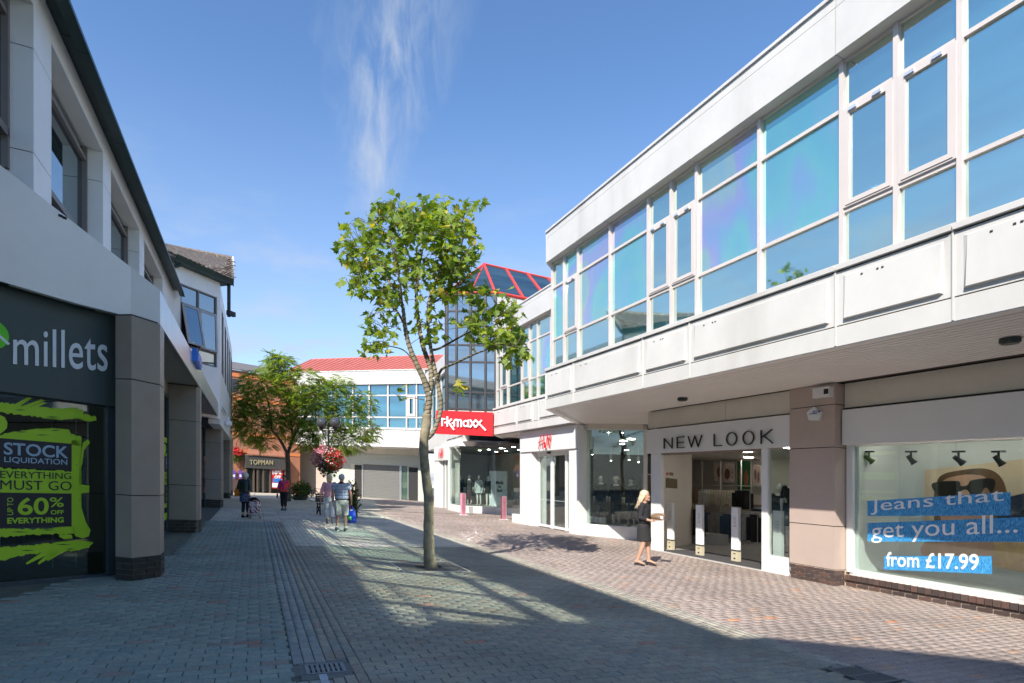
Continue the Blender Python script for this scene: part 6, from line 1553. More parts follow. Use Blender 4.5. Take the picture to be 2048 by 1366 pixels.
s1 = shrub('planter_shrub', 'round dark green bush with red flowers in front of the bicycle', 'planter', gp(601, 1000), .72, .62, .60, 1500, .12, [('foliage', SHG, .6), ('dark_foliage', SHD, .3), ('red_flowers', RPET, .04)], seed=3)
s2 = shrub('planter_shrub', 'tall tiered planting of green and burgundy leaves just right of the striped shirt', 'planter', gp(701, 1035), .36, .72, .72, 1300, .10, [('foliage', SHG, .45), ('dark_foliage', SHD, .3), ('burgundy_leaves', MAG, .2), ('red_flowers', RPET, .05)], seed=5)
for s_, b_ in ((s1, gp(601,1000)), (s2, gp(701,1035))): MB().tube([b_, b_+Vector((0,0,.32))], [.42 if s_ is s1 else .28]*2, 14).build('tub', M('dark_tub', (.03,.035,.03), .7), s_)
# bench, seen end-on behind the couple
def bench():
    u, v = gnd(640, 1030); u2 = u; base = W(u, v, 0)
    t = thing('bench', 'black cast iron bench with slatted seat partly hidden behind the couple', 'bench', base)
    F = Fr(u, v, 80)
    for s_ in (0.0, 1.5):
        m = MB()
        P = lambda h, o: F.P(s_, h, o)
        for pts in (((0,.06),(.43,.0)), ((0,-.46),(.45,-.40)), ((.43,.02),(.43,-.44)), ((.43,-.42),(.86,-.54)), ((.24,.03),(.24,-.43)), ((.62,.0),(.62,-.46)), ((.43,.0),(.62,.0)), ((0.02,.05),(.42,-.40)), ((0.02,-.44),(.42,0))):
            m.tube([P(*pts[0]), P(*pts[1])], .022, 6)
        m.build('end_frame', LAMPB, t)
    for k in range(5): MB().box(F, -.05, 1.55, .44, .465, -.40+k*.09, -.33+k*.09).build('seat_slat', M('bench_slat', (.05,.03,.02), .6), t)
    for k in range(4): MB().box(F, -.05, 1.55, .52+k*.09, .59+k*.09, -.50-k*.01, -.475-k*.01).build('back_slat', M('bench_slat'), t)
bench()
def bicycle():
    u, v = gnd(628, 1003); b = W(u, v, 0); F = Fr(u, v, 100)
    t = thing('bicycle', 'black bicycle standing against the pale panels beyond the bush', 'bicycle', b)
    for s_ in (-.05, 1.0):
        w = thing  # wheel as a torus of tube segments
        m = MB(); n = 24; c = (s_, .36)
        pts = [F.P(s_+.34*math.cos(2*math.pi*i/n), .36+.34*math.sin(2*math.pi*i/n), 0) for i in range(n+1)]
        o = m.tube(pts, .018, 6, cap=False).build('wheel', LAMPB, t)
        sp = MB()
        for i in range(6): a = math.pi*i/6; sp.tube([F.P(s_+.33*math.cos(a), .36+.33*math.sin(a), 0), F.P(s_-.33*math.cos(a), .36-.33*math.sin(a), 0)], .005, 4)
        sp.build('spokes', LAMPB, o, kind='stuff')
    m = MB(); 
    for a, b_ in (((-.05,.36),(.05,.86)), ((.06,.80),(.62,.78)), ((.62,.86),(.48,.32)), ((.08,.74),(.48,.32)), ((.48,.32),(1.0,.36)), ((.62,.78),(1.0,.36))): m.tube([F.P(a[0],a[1],0), F.P(b_[0],b_[1],0)], .018, 6)
    m.build('frame', LAMPB, t)
    MB().tube([F.P(.05,.86,0), F.P(.06,.98,0), F.P(.06,.98,.25)], .014, 6).tube([F.P(.06,.98,0), F.P(.06,.98,-.25)], .014, 6).build('handlebar', LAMPB, t)
    MB().box(F, .52, .78, .86, .91, -.07, .07).build('saddle', LAMPB, t)
bicycle()
# two pink posts before the canted window
PK = M('post_pink', (.72,.26,.36), .5); PKW = M('post_white', (.8,.78,.78), .5)
for i, (px, py) in enumerate(((927.5, 1030), (1009, 1030))):
    u, v = gnd(px, py); v = min(v, 9.9 if i == 0 else 10.9)
    a_, b_, c_ = ray(px, 945); k = v/b_ if i else None
    if i: u = a_*v/b_
    F = Fr(u, v, 90 if False else 65); t = thing('display_post', ['left', 'right'][i]+' of two pink posts with a white dashed border before the canted shop window', 'display post', W(u, v, 0), group='pink display posts before the shop window')
    MB().box(F, -.15, .15, 0, 1.12, -.10, 0).build('post_body', M('post_side', (.18,.05,.07), .5) if i else PK, t); MB().box(F, -.12, .12, .03, 1.09, 0, .004).build('pink_face', PK, t)
    for k in range(14):
        h = .02+k*.08
        for sx in (-.15, .115): MB().box(F, sx, sx+.035, h, h+.045, .001, .006).build('border_dash', PKW, t)
    for k in range(3): MB().box(F, -.1+k*.08, -.055+k*.08, 1.09, 1.12, .001, .006).build('border_dash', PKW, t)
    MB().slab([(u-.15,v-.22),(u+.15,v-.22),(u+.15,v+.22),(u-.15,v+.22)], 0, .02).build('foot_plate', PKW, t)
    m = MB(); m.box(F, -.06, -.03, .80, .86, .004, .007); m.build('dark_mark', M('mark_dark', (.35,.05,.10), .5), t); MB().box(F, .03, .06, .80, .86, .004, .007).build('dark_mark', M('mark_dark'), t)

# ================================================================== TREES
BARK = M('pale_mottled_bark', (.25,.215,.145), .85, var=.42, scale=7, bump=.7, bscale=30, dirt=.5); TWIG = M('twig_bark', (.13,.105,.065), .85, var=.3, scale=12)
def tpt(px, py, d=0, t0=10.73): u, v, h = at_depth(px, py, t0+d); return W(u, v, h)
def smooth_path(pts, rs, n=5):
    """Catmull-Rom through points"""
    P = [pts[0]]+pts+[pts[-1]]; out, ro = [], []
    for i in range(1, len(P)-2):
        for k in range(n):
            f = k/n; a, b, c, d = P[i-1], P[i], P[i+1], P[i+2]
            out.append(.5*((2*b)+(c-a)*f+(2*a-5*b+4*c-d)*f*f+(3*b-a-3*c+d)*f**3)); ro.append(rs[i-1]*(1-f)+rs[i]*f)
    out.append(pts[-1]); ro.append(rs[-1]); return out, ro
def leaf_mesh(mat):
    # five-lobed leaf in the x-y plane, stem at the origin, about 1 unit long
    L_ = [(0,0),(.10,.04),(.34,-.04),(.30,.14),(.56,.24),(.36,.34),(.42,.58),(.20,.52),(.0,.98),(-.20,.52),(-.42,.58),(-.36,.34),(-.56,.24),(-.30,.14),(-.34,-.04),(-.10,.04)]
    m = MB(); m.v = [(x, y, .25*abs(x)**1.2-.10*y*y) for x, y in L_]+[(0,.34,-.0)]
    c = len(L_); m.f = [(c, i, (i+1) % c) for i in range(c)]
    return m.mesh('leaf', mat)
def plane_tree():
    base = tpt(862, 1137); t = thing('plane_tree', 'slim young street tree with large lobed leaves in the square iron grate', 'tree', base)
    limbs = {
     'trunk': ([(863,1140,0,.155),(861,1110,0,.125),(859,1060,0,.112),(855,1000,0,.105),(851,940,0,.10),(848,885,0,.10),(851,850,0,.105),(853,828,0,.10)]),
     'a': [(853,835,0,.085),(858,800,-.02,.075),(848,762,-.05,.07),(832,728,-.1,.06),(818,690,-.15,.052),(811,654,-.2,.046),(804,606,-.25,.036),(786,570,-.3,.027),(760,545,-.35,.018)],
     'b': [(852,822,.02,.07),(862,782,.06,.065),(860,740,.12,.06),(846,690,.2,.052),(836,640,.25,.045),(834,590,.3,.036),(838,540,.3,.028),(846,490,.3,.018),(848,445,.3,.010)],
     'c': [(850,880,0,.06),(869,862,.05,.055),(881,815,.1,.052),(876,768,.12,.048),(866,722,.1,.044),(856,668,.05,.040),(857,612,0,.035),(868,570,-.05,.028),(886,525,-.1,.02),(905,480,-.1,.012)],
     'd': [(874,760,.1,.034),(884,738,.0,.030),(908,728,-.1,.026),(943,711,-.25,.022),(966,702,-.35,.018),(1000,690,-.45,.013),(1035,694,-.5,.008)],
     'e': [(862,700,.1,.034),(880,696,.15,.028),(925,672,.3,.022),(960,652,.4,.018),(990,628,.5,.012),(1015,610,.55,.007)],
     'f': [(811,654,-.2,.03),(795,622,.0,.024),(770,592,.3,.02),(742,560,.5,.014),(715,520,.6,.008)],
     'g': [(804,606,-.25,.026),(800,560,-.5,.022),(790,510,-.7,.016),(775,460,-.8,.009)],
     'h': [(857,612,0,.026),(890,590,.3,.02),(920,560,.5,.016),(940,520,.6,.009)],
     'i': [(838,560,.3,.022),(815,500,.5,.016),(800,450,.6,.009)],
     'j': [(868,570,-.05,.02),(905,545,-.4,.016),(935,500,-.6,.009)],
     'k': [(832,728,-.1,.02),(805,700,-.2,.014),(770,690,-.3,.010),(745,680,-.35,.006)],
     'l': [(846,490,.3,.014),(870,455,.1,.01),(885,425,0,.006)],
     'm': [(881,815,.1,.012),(900,792,.0,.008),(920,780,-.1,.005)], 'n': [(848,800,0,.012),(822,795,-.1,.008),(805,798,-.2,.005)],
    }
    skel = []; lights = MB()
    for nm, L_ in limbs.items():
        pts = [tpt(x, y, d) for x, y, d, r in L_]; rs = [q[3]*(.86 if nm == 'trunk' else .80) for q in L_]
        # small natural wander
        pts = [p if i in (0,) else p+Vector((rnd.gauss(0,.008), rnd.gauss(0,.012), 0)) for i, p in enumerate(pts)]
        P, Rr = smooth_path(pts, rs, 5)
        if nm == 'trunk': Rr = [r*(1+.05*math.sin(i*1.9)) for i, r in enumerate(Rr)]
        MB().tube(P, Rr, 14 if nm == 'trunk' else 9).build('trunk' if nm == 'trunk' else 'limb', BARK if nm in ('trunk','a','b','c') else TWIG, t, smooth=True)
        for p, r in zip(P, Rr): skel.append((p, r, nm))
        if nm in 'abcde':
            # cable wound round the limb
            hp_ = []; n = len(P)
            for i in range(n-1):
                d = (P[i+1]-P[i]); ln = d.length; st = max(2, int(ln/.012)); d.normalize(); e1_ = d.orthogonal().normalized(); e2_ = d.cross(e1_)
                for k in range(st):
                    f = k/st; ph = len(hp_)*.95; r = Rr[i]*(1-f)+Rr[i+1]*f+.006
                    hp_.append(P[i].lerp(P[i+1], f)+(Vector((math.cos(ph), math.sin(ph), 0)))*r)
            lights.tube(hp_[::1], .0055, 4)
    lt = thing('string_lights', 'dark cable of small lights wound round the limbs of the nearer tree', 'string lights', tpt(853, 830)); lights.build('cable', M('cable_dark', (.02,.016,.012), .6), lt)
    for k in range(14):
        p, r, nm = skel[rnd.randrange(len(skel))]
        if nm in 'abc': MB().box(Fr(0,0,0), 0, 0, 0, 0, 0, 0) if False else MB().ball(p+Vector((r,-r,0)), .018, 6, 5).build('bulb', PED, lt)
    regions = [((820,485),(142,80),1.15,225), ((760,475),(85,62),1.0,62), ((835,565),(110,50),.9,55), ((905,480),(62,70),.9,95), ((845,430),(120,38),.7,90), ((720,545),(38,45),.6,40), ((765,630),(36,58),.6,46), ((758,690),(30,22),.4,18), ((900,560),(55,40),.8,60),
               ((985,655),(62,45),.6,105), ((1035,695),(32,26),.4,34), ((950,600),(40,32),.5,30), ((870,640),(55,55),.7,26), ((920,780),(10,10),.1,3), ((803,797),(8,6),.1,3), ((1015,612),(22,16),.3,10)]
    r = random.Random(21); LG = [leaf_mesh(m_) for m_ in (leafmat('plane_leaf', (.27,.38,.05), .45), leafmat('plane_leaf_dark', (.17,.27,.045), .42), leafmat('plane_leaf_yellow', (.42,.40,.06), .4))]
    leaves = []; tw = MB(); prot = [s_ for s_ in skel if s_[2] != 'trunk']
    for (cx, cy), (rx, ry), dd, n in regions:
        made = 0
        while made < n:
            a = r.uniform(0, 6.283); q = r.random()**.5
            px, py = cx+rx*q*math.cos(a), cy+ry*q*math.sin(a)
            edge = math.sin(px*.055+cy)*math.cos(py*.07+px*.02)
            if q > .72 and edge < -.15: continue
            d = r.gauss(0, dd*.55); tip = tpt(px, py, d)
            best = min(prot, key=lambda s_: (s_[0]-tip).length+(.25 if s_[0].z > tip.z+.1 else 0))
            a0 = best[0]; mid = a0.lerp(tip, .55)+Vector((r.gauss(0,.05), r.gauss(0,.05), .04))
            path, rr2 = smooth_path([a0, mid, tip], [min(best[1]*.5,.009), .006, .003], 3)
            tw.tube(path, rr2, 4, cap=False)
            if r.random() < .5: prot.append((mid, .006, 'tw')); prot.append((tip, .004, 'tw'))
            k = r.choice((1,2,2,3,3))
            for _ in range(k):
                f = r.uniform(.6, 1.0); p = mid.lerp(tip, (f-.5)*2) if f > .5 else mid
                p = p+Vector((r.gauss(0,.09), r.gauss(0,.09), r.gauss(0,.08)))
                leaves.append((p, r.choice((0,0,0,1,1,1,2) if r.random() < .45 else (0,1,1)), r.uniform(.12, .20)))
            made += 1
    tw.build('twigs', TWIG, t, kind='stuff')
    def lm(p, s_):
        n = Vector((r.gauss(0,.55), r.gauss(-.25,.55), r.uniform(.15,1))).normalized(); d = Vector((r.gauss(0,1), r.gauss(0,1), -.55)); d = (d-n*d.dot(n)).normalized(); x = d.cross(n)
        mt = Matrix((x*s_, d*s_, n*s_)).transposed().to_4x4(); mt.translation = p; return mt
    r.shuffle(leaves); leaves.sort(key=lambda q: (q[0].y > 10.9)); big, rest = leaves[:298], leaves[298:]
    for p, k, s_ in big:
        o = link('leaf', LG[k], t); o.matrix_parent_inverse = Matrix.Translation(-ploc(t)); o.matrix_basis = lm(p, s_)
    for k in range(3):
        m = MB(); bv = [Vector(v.co) for v in LG[k].vertices]; bf = [tuple(f.vertices) for f in LG[k].polygons]
        for p, kk, s_ in rest:
            if kk != k: continue
            mt = lm(p, s_); n0 = len(m.v); m.v += [tuple(mt @ q) for q in bv]; m.f += [tuple(n0+i for i in f) for f in bf]
        m.build('leaf_mass', LG[k].materials[0], t, kind='stuff')
    print('leaves', len(leaves))
plane_tree()
def locust_tree():
    T0 = 34.0
    P_ = lambda x, y, d=0: tpt(x, y, d, T0)
    bs = P_(577, HY+FPX*(CZ+.0)/T0+2); u, v = gnd(577, 1001)
    t = thing('feathery_tree', 'spreading tree with small feathery leaves in front of the centre building', 'tree', P_(577, 1001))
    limbs = [[(577,1002,0,.17),(577,960,0,.15),(576,925,0,.14),(575,905,0,.13)], [(575,908,0,.10),(560,880,-.3,.08),(545,862,-.6,.06),(520,835,-1,.04),(495,810,-1.2,.02)], [(576,908,0,.11),(585,880,.2,.09),(600,850,.4,.07),(625,820,.8,.045),(650,800,1,.02)],
             [(585,880,.2,.07),(582,840,0,.055),(572,790,-.2,.04),(565,740,-.2,.015)], [(600,850,.4,.05),(650,850,.2,.04),(690,860,0,.025),(730,870,0,.01)], [(545,862,-.6,.05),(535,800,0,.035),(520,760,.3,.015)], [(600,850,.4,.05),(640,780,-.4,.03),(680,770,-.5,.012)], [(650,850,.2,.03),(690,830,.2,.02),(720,810,.3,.01)]]
    skel = []
    for i, L_ in enumerate(limbs):
        P, Rr = smooth_path([P_(x, y, d) for x, y, d, _ in L_], [q[3] for q in L_], 4); MB().tube(P, Rr, 8).build('trunk' if i == 0 else 'limb', M('grey_bark', (.12,.10,.08), .9, var=.3, scale=5), t, smooth=True); skel += P[2:]
    r = random.Random(4)
    clumps = [(560,735,34,26,.9),(520,765,40,28,1.2),(600,770,50,34,1.4),(490,800,28,30,1.0),(550,810,56,36,1.8),(620,820,48,36,1.6),(505,850,36,34,1.2),(570,850,40,24,1.2),(650,790,38,30,1.2),(680,770,26,20,.9),(690,830,36,30,1.2),(725,805,26,24,.8),(735,860,24,22,.8),(700,880,36,24,.9),(650,860,34,26,1.0),(610,880,26,20,.8),(545,712,12,12,.3),(480,835,16,30,.8),(528,885,22,14,.6),(560,722,18,16,.4)]
    G = [leafmat('feather_leaf', (.25,.37,.09), .5), leafmat('feather_leaf_dark', (.17,.28,.07), .48), leafmat('feather_leaf_bronze', (.22,.16,.04), .4)]
    ms_ = [MB(), MB(), MB()]
    for ci, (cx, cy, rx, ry, dd) in enumerate(clumps):
        n = int(rx*ry*.33)
        for _ in range(n):
            a = r.uniform(0, 6.283); q = r.random()**.55
            px, py, d = cx+rx*q*math.cos(a)*1.02, cy+ry*q*math.sin(a), r.gauss(0, dd*.7)
            p = P_(px, py, d); c = P_(cx, cy, 0)
            out = (p-c); out.z *= .3; out = out+Vector((r.gauss(0,.4), r.gauss(0,.4), r.uniform(-.45,.2))); out.normalize()
            ln = r.uniform(.28,.5); up = Vector((r.gauss(0,.3), r.gauss(0,.3), 1)).normalized(); w = out.cross(up)
            if w.length < .1: continue
            w.normalize(); k = 2 if r.random() < .05 else (0 if r.random() < .55 else 1); m = ms_[k]
            for j in range(8):
                f = (j+.5)/8; b = p+out*ln*f+Vector((0,0,-.10*f*f)); ll = ln*.30*(1-.4*abs(f-.4)); wd = .034
                for sg_ in (-1, 1):
                    e = b+w*sg_*ll+out*ll*.35-Vector((0,0,ll*.25)); m.quad([b, b.lerp(e,.5)+out*wd, e, b.lerp(e,.5)-out*wd])
    for k in range(3): ms_[k].build('foliage', G[k], t, kind='stuff')
    print('fronds', sum(len(m.f) for m in ms_))
locust_tree()
# ================================================================== PEOPLE
SKIN = M('skin', (.50,.29,.20), .55, var=.05, scale=20); SKINR = M('skin_ruddy', (.48,.25,.17), .55, var=.05, scale=20)
def remeshed(mb, name, mat, voxel, smooth_it=6, parent=None):
    me = mb.mesh('tmp', None); o = bpy.data.objects.new('tmp', me); COL.objects.link(o)
    m = o.modifiers.new('r', 'REMESH'); m.mode = 'VOXEL'; m.voxel_size = voxel
    if smooth_it: s_ = o.modifiers.new('s', 'SMOOTH'); s_.factor = .5; s_.iterations = smooth_it
    dg = bpy.context.evaluated_depsgraph_get(); me2 = bpy.data.meshes.new_from_object(o.evaluated_get(dg)); bpy.data.objects.remove(o)
    me2.name = name; me2.materials.clear(); me2.materials.append(mat); me2.polygons.foreach_set('use_smooth', [True]*len(me2.polygons))
    ob = bpy.data.objects.new(name, me2); COL.objects.link(ob)
    if parent: ob.parent = parent
    return ob
class Fig:
    """human figure in local space: x right, y forward, z up, 1.70 m tall before scaling"""
    def __init__(s, J=None, female=True):
        s.f = female; sw = .165 if female else .19; hw = .09
        s.J = dict(hipL=(-hw,0,.90), hipR=(hw,0,.90), kneeL=(-.10,.02,.49), kneeR=(.10,.02,.49), ankL=(-.10,-.02,.08), ankR=(.10,-.02,.08),
                   shL=(-sw,-.01,1.385), shR=(sw,-.01,1.385), elL=(-.23,-.04,1.11), elR=(.23,-.04,1.11), wrL=(-.24,.04,.87), wrR=(.24,.04,.87), head=(0,.015,1.585))
        if J: s.J.update(J)
        s.J = {k: Vector(v) for k, v in s.J.items()}
    def torso(s, m, z0=.82, z1=1.44, e=0, rings=None):
        f = s.f
        R_ = [(.80,.150,.105,-.005),(.88,.165 if f else .158,.120 if f else .105,-.01),(.97,.150 if f else .158,.108,-.005),(1.06,.125 if f else .155,.098,.0),(1.16,.135 if f else .160,.105,.005),(1.27,.155 if f else .175,.118 if f else .115,.01),(1.36,.160 if f else .182,.100,-.005),(1.42,.115 if f else .13,.075,-.012),(1.455,.06,.055,-.01)]
        if rings: R_ = rings
        R_ = [q for q in R_ if z0-.001 <= q[0] <= z1+.02]
        m.tube([(0,q[3],q[0]) for q in R_], [(q[1]+e,q[2]+e) for q in R_], 20); return m
    def path(s, ks, fr):
        pts = [s.J[k] for k in ks]; L_ = [(pts[i+1]-pts[i]).length for i in range(len(pts)-1)]; T = sum(L_); out = []
        for f in fr:
            d = f*T; i = 0
            while i < len(L_)-1 and d > L_[i]: d -= L_[i]; i += 1
            out.append(pts[i].lerp(pts[i+1], min(1, d/L_[i])))
        return out
    def arm(s, m, side, e=0, f0=0, f1=1):
        fr = [0,.12,.28,.45,.52,.62,.8,1]; rr = [.055,.05,.045,.038,.037,.039,.032,.024]
        if not s.f: rr = [r*1.15 for r in rr]
        q = [(f, r) for f, r in zip(fr, rr) if f0 <= f <= f1]; m.tube(s.path(['sh'+side,'el'+side,'wr'+side], [a for a, _ in q]), [r+e for _, r in q], 12); 
        if f0 == 0: m.ball(s.J['sh'+side], .056+e, 10, 8)
        return m
    def leg(s, m, side, e=0, f0=0, f1=1, flare=0):
        fr = [0,.12,.3,.45,.52,.62,.72,.85,1]; rr = [.088,.085,.074,.058,.054,.055,.052,.040,.034]
        q = [(f, r) for f, r in zip(fr, rr) if f0 <= f <= f1]; m.tube(s.path(['hip'+side,'knee'+side,'ank'+side], [a for a, _ in q]), [r+e+flare*a for a, r in q], 14); return m
    def foot(s, m, side, yaw=0, e=0, heel=0, ln=.20):
        a = s.J['ank'+side]; d = Vector((math.sin(yaw), math.cos(yaw), 0)); z0 = a.z-.08+.035
        m.tube([a+Vector((0,0,.02)), Vector((a.x,a.y,z0+.01))-d*.03], [.036+e,.036+e], 8)
        m.tube([Vector((a.x,a.y,z0+heel))-d*.055, Vector((a.x,a.y,z0+heel*.6))+d*.03, Vector((a.x,a.y,z0-.006))+d*(ln*.6), Vector((a.x,a.y,z0-.012))+d*(ln-.03)], [(.032+e,.03+e),(.034+e,.03+e),(.042+e,.024+e),(.03+e,.016+e)], 10); return m
    def head(s, m, yaw=0):
        h = s.J['head']; d = Vector((math.sin(yaw), math.cos(yaw), 0)); x = Vector((d.y, -d.x, 0))
        def pt(a, b, c): return h+x*a+d*b+Vector((0,0,c))
        m.tube([(0,-.015,1.40), (h.x*.5,-.008,1.47), h+Vector((0,0,-.06))-d*.012], [.056,.049,.048], 12)
        m.ball(h+Vector((0,0,.02)), .1, 18, 14, (.80,.94,1.06)); m.ball(pt(0,.022,-.045), .072, 14, 10, (.82,1,1.05))
        m.tube([pt(0,.085,.02), pt(0,.105,-.018), pt(0,.088,-.028)], [.009,.014,.010], 8)      # nose
        m.ball(pt(0,.082,-.088), .024, 8, 6); m.ball(pt(0,.088,-.058), .016, 8, 6, (1.3,.7,.6))
        for q in (-1, 1): m.ball(pt(.078*q,-.005,.0), .024, 8, 6, (.5,.8,1.2)); m.ball(pt(.034*q,.075,-.02), .022, 8, 6)
        return pt
    def hand(s, m, side, d=None, palm=None, curl=.35):
        """palm, four fingers of unequal length with bends, and a thumb from the side"""
        w = s.J['wr'+side]; e = s.J['el'+side]; d = Vector(d) if d else (w-e).normalized(); d.normalize()
        n = Vector(palm) if palm else Vector((-1 if side == 'R' else 1, 0, 0)); n = (n-d*n.dot(d)).normalized(); x = d.cross(n)
        m.tube([w-d*.01, w+d*.04, w+d*.08], [(.024,.018),(.030,.014),(.033,.013)], 10) if False else m.hexa([w-d*.01-x*.022-n*.014, w-d*.01+x*.022-n*.014, w-d*.01+x*.022+n*.014, w-d*.01-x*.022+n*.014, w+d*.085-x*.038-n*.011, w+d*.085+x*.038-n*.011, w+d*.085+x*.038+n*.011, w+d*.085-x*.038+n*.011])
        for i, ln in enumerate((.062,.075,.080,.070)):
            b = w+d*.082+x*(-.029+.0195*i); a1 = curl; a2 = curl*2
            p1 = b+(d*math.cos(a1)+n*math.sin(a1))*ln*.5; p2 = p1+(d*math.cos(a2)+n*math.sin(a2))*ln*.3; p3 = p2+(d*math.cos(a2*1.3)+n*math.sin(a2*1.3))*ln*.2
            m.tube([b-d*.02, b, p1, p2, p3], [.009,.0090,.0085,.0078,.0065], 8)
        b = w+d*.03+x*.03; p1 = b+(d*.6+x*.6+n*.5).normalized()*.035; p2 = p1+(d*.85+x*.15+n*.5).normalized()*.028
        m.tube([b-x*.015, b, p1, p2], [.012,.011,.010,.008], 8); return m
def place(name, label, u, v, face, H, cat='person', group=None, h=0):
    """face: world direction (x,y) the figure looks towards"""
    o = bpy.data.objects.new(name, None); COL.objects.link(o); o.empty_display_size = .3
    o.location = W(u, v, h); o.rotation_euler = (0, 0, math.atan2(face[1], face[0])-math.pi/2); sc_ = H/1.70; o.scale = (sc_,)*3
    o['label'] = label; o['category'] = cat
    if group: o['group'] = group
    return o
def soft(name, col, **k): return M(name, col, .85, var=k.get('var', .12), scale=k.get('scale', 14), bump=.35, bscale=k.get('bscale', 45))
def simple(mb, name, mat, par, smooth=True):
    me = mb.mesh(name, mat, smooth); o = bpy.data.objects.new(name, me); COL.objects.link(o); o.parent = par; return o
def hair_strands(par, pts, mat, seed=0, n=60, r=.006):
    rr = random.Random(seed); m = MB()
    for _ in range(n):
        j = Vector((rr.gauss(0,1), rr.gauss(0,1), rr.gauss(0,.5)))*.018
        m.tube([Vector(p)+j*(.6+.5*i) for i, p in enumerate(pts)], [r,r,r*.8,r*.3][:len(pts)] if len(pts) <= 4 else r, 4, cap=False)
    return simple(m, 'hair_strands', mat, par)

# ---- woman with a package, walking to the right
def woman():
    u, v = gnd(1288, 1131)
    p = place('person', 'blonde woman in a black suit carrying a wrapped package past the shop doorway', u, v, (1, -.45), 1.66)
    J = dict(hipL=(-.08,.0,.92), hipR=(.08,.0,.92), kneeL=(-.085,.06,.50), kneeR=(.085,.0,.50), ankL=(-.085,.10,.115), ankR=(.085,-.13,.115),
             shL=(-.16,.0,1.385), shR=(.16,.0,1.385), elL=(-.20,-.02,1.12), elR=(.215,-.05,1.11), wrL=(-.14,.20,1.06), wrR=(.15,.19,1.04), head=(0,.03,1.585))
    F = Fig(J); m = MB(); F.torso(m); F.leg(m,'L'); F.leg(m,'R'); F.arm(m,'L'); F.arm(m,'R'); pt = F.head(m, .0)
    F.foot(m,'L',0,0,.04); F.foot(m,'R',0,0,.04)
    F.hand(m,'R',(-.35,.9,-.05),(-.25,.1,1),.35); F.hand(m,'L',(.35,.9,-.05),(.25,.1,1),.35)
    remeshed(m, 'body', SKIN, .0075, 3, p)
    BLK = soft('black_suit', (.018,.018,.022)); 
    m = MB(); F.torso(m, .97, 1.40, .022, [(.93,.175,.135,-.01),(.99,.168,.128,-.008),(1.06,.15,.115,0),(1.16,.152,.122,.003),(1.27,.17,.135,.003),(1.355,.168,.115,-.012),(1.40,.14,.085,-.03)]); F.arm(m,'L',.014,0,.82); F.arm(m,'R',.014,0,.82)
    remeshed(m, 'jacket', BLK, .011, 6, p)
    # open front: camisole and skin set into the neckline, lapels either side
    simple(MB().tube([(0,.075,1.12),(0,.102,1.20),(0,.104,1.27)], [(.030,.03),(.055,.035),(.062,.03)], 14), 'camisole', soft('camisole', (.55,.48,.45), var=.3, scale=40), p)
    simple(MB().tube([(0,.098,1.24),(0,.086,1.32),(0,.045,1.40),(0,.02,1.45)], [(.06,.028),(.052,.03),(.045,.03),(.04,.03)], 14), 'neckline', SKIN, p)
    for q in (-1, 1): simple(MB().tube([(.035*q,.115,1.10),(.062*q,.128,1.22),(.075*q,.098,1.34),(.055*q,.03,1.425)], [(.010,.006),(.024,.008),(.028,.008),(.02,.008)], 8), 'lapel', BLK, p)
    m = MB(); m.tube([(0,0,.555),(0,0,.62),(0,-.01,.78),(0,-.012,.90),(0,-.005,.99)], [(.150,.165),(.155,.162),(.172,.150),(.178,.138),(.150,.118)], 26)
    remeshed(m, 'skirt', soft('black_skirt', (.022,.022,.024)), .011, 4, p)
    HA = M('blonde_hair', (.62,.50,.34), .5, var=.25, scale=22, bump=.6, bscale=60)
    h = F.J['head']; m = MB(); m.ball(h+Vector((0,-.025,.045)), .105, 18, 12, (.92,1.0,1.0)); m.ball(h+Vector((0,.035,.092)), .055, 12, 8, (1.2,.8,.5))
    m.tube([h+Vector((0,-.07,.04)), h+Vector((0,-.10,-.07)), h+Vector((-.01,-.125,-.18)), h+Vector((-.015,-.16,-.27))], [(.088,.06),(.09,.065),(.075,.05),(.03,.02)], 14)
    for q in (-1, 1): m.tube([h+Vector((.07*q,.01,.05)), h+Vector((.083*q,-.03,-.04)), h+Vector((.075*q,-.09,-.14))], [.03,.032,.02], 8)
    remeshed(m, 'hair', HA, .009, 4, p)
    hair_strands(p, [h+Vector((0,-.09,.06)), h+Vector((0,-.13,-.07)), h+Vector((0,-.155,-.18)), h+Vector((0,-.19,-.28))], HA, 1, 40, .005)
    for q in (-1, 1): simple(MB().ball(pt(.036*q,.083,.008), .011, 8, 6, (1,.6,.6)), 'eye', BLACKF, p); simple(MB().tube([pt(.018*q,.093,.028), pt(.052*q,.080,.030)], .004, 5), 'eyebrow', M('brow', (.12,.07,.04), .8), p)
    simple(MB().tube([pt(-.022,.094,-.060), pt(0,.103,-.058), pt(.022,.094,-.060)], .0055, 6), 'mouth', M('lip', (.40,.10,.09), .5), p)
    for sd in 'LR':
        a = F.J['ank'+sd]; m = MB(); y = a.y; z = 0
        m.tube([(a.x,y-.065,.055),(a.x,y+.03,.045),(a.x,y+.11,.018),(a.x,y+.165,.014)], [(.032,.014),(.034,.014),(.042,.012),(.030,.010)], 10); m.tube([(a.x,y-.05,.0),(a.x,y-.05,.05)], [.022,.03], 10)
        m.tube([(a.x-.045,y+.10,.02),(a.x,y+.10,.075),(a.x+.045,y+.10,.02)], .010, 6); m.tube([(a.x-.035,y-.01,.05),(a.x,y+.03,.13),(a.x+.035,y-.01,.05)], .007, 6); m.tube([(a.x-.03,y,.13),(a.x,y-.045,.135),(a.x+.03,y,.13),(a.x,y+.035,.13),(a.x-.03,y,.13)], .007, 6)
        simple(m, 'sandal', BLACKF, p)
    # the wrapped package, resting on both hands
    pk = place('package', 'brown loaf-like package in clear wrap held by the blonde woman', u, v, (1, -.45), 1.66, 'package')
    m = MB(); r = random.Random(2)
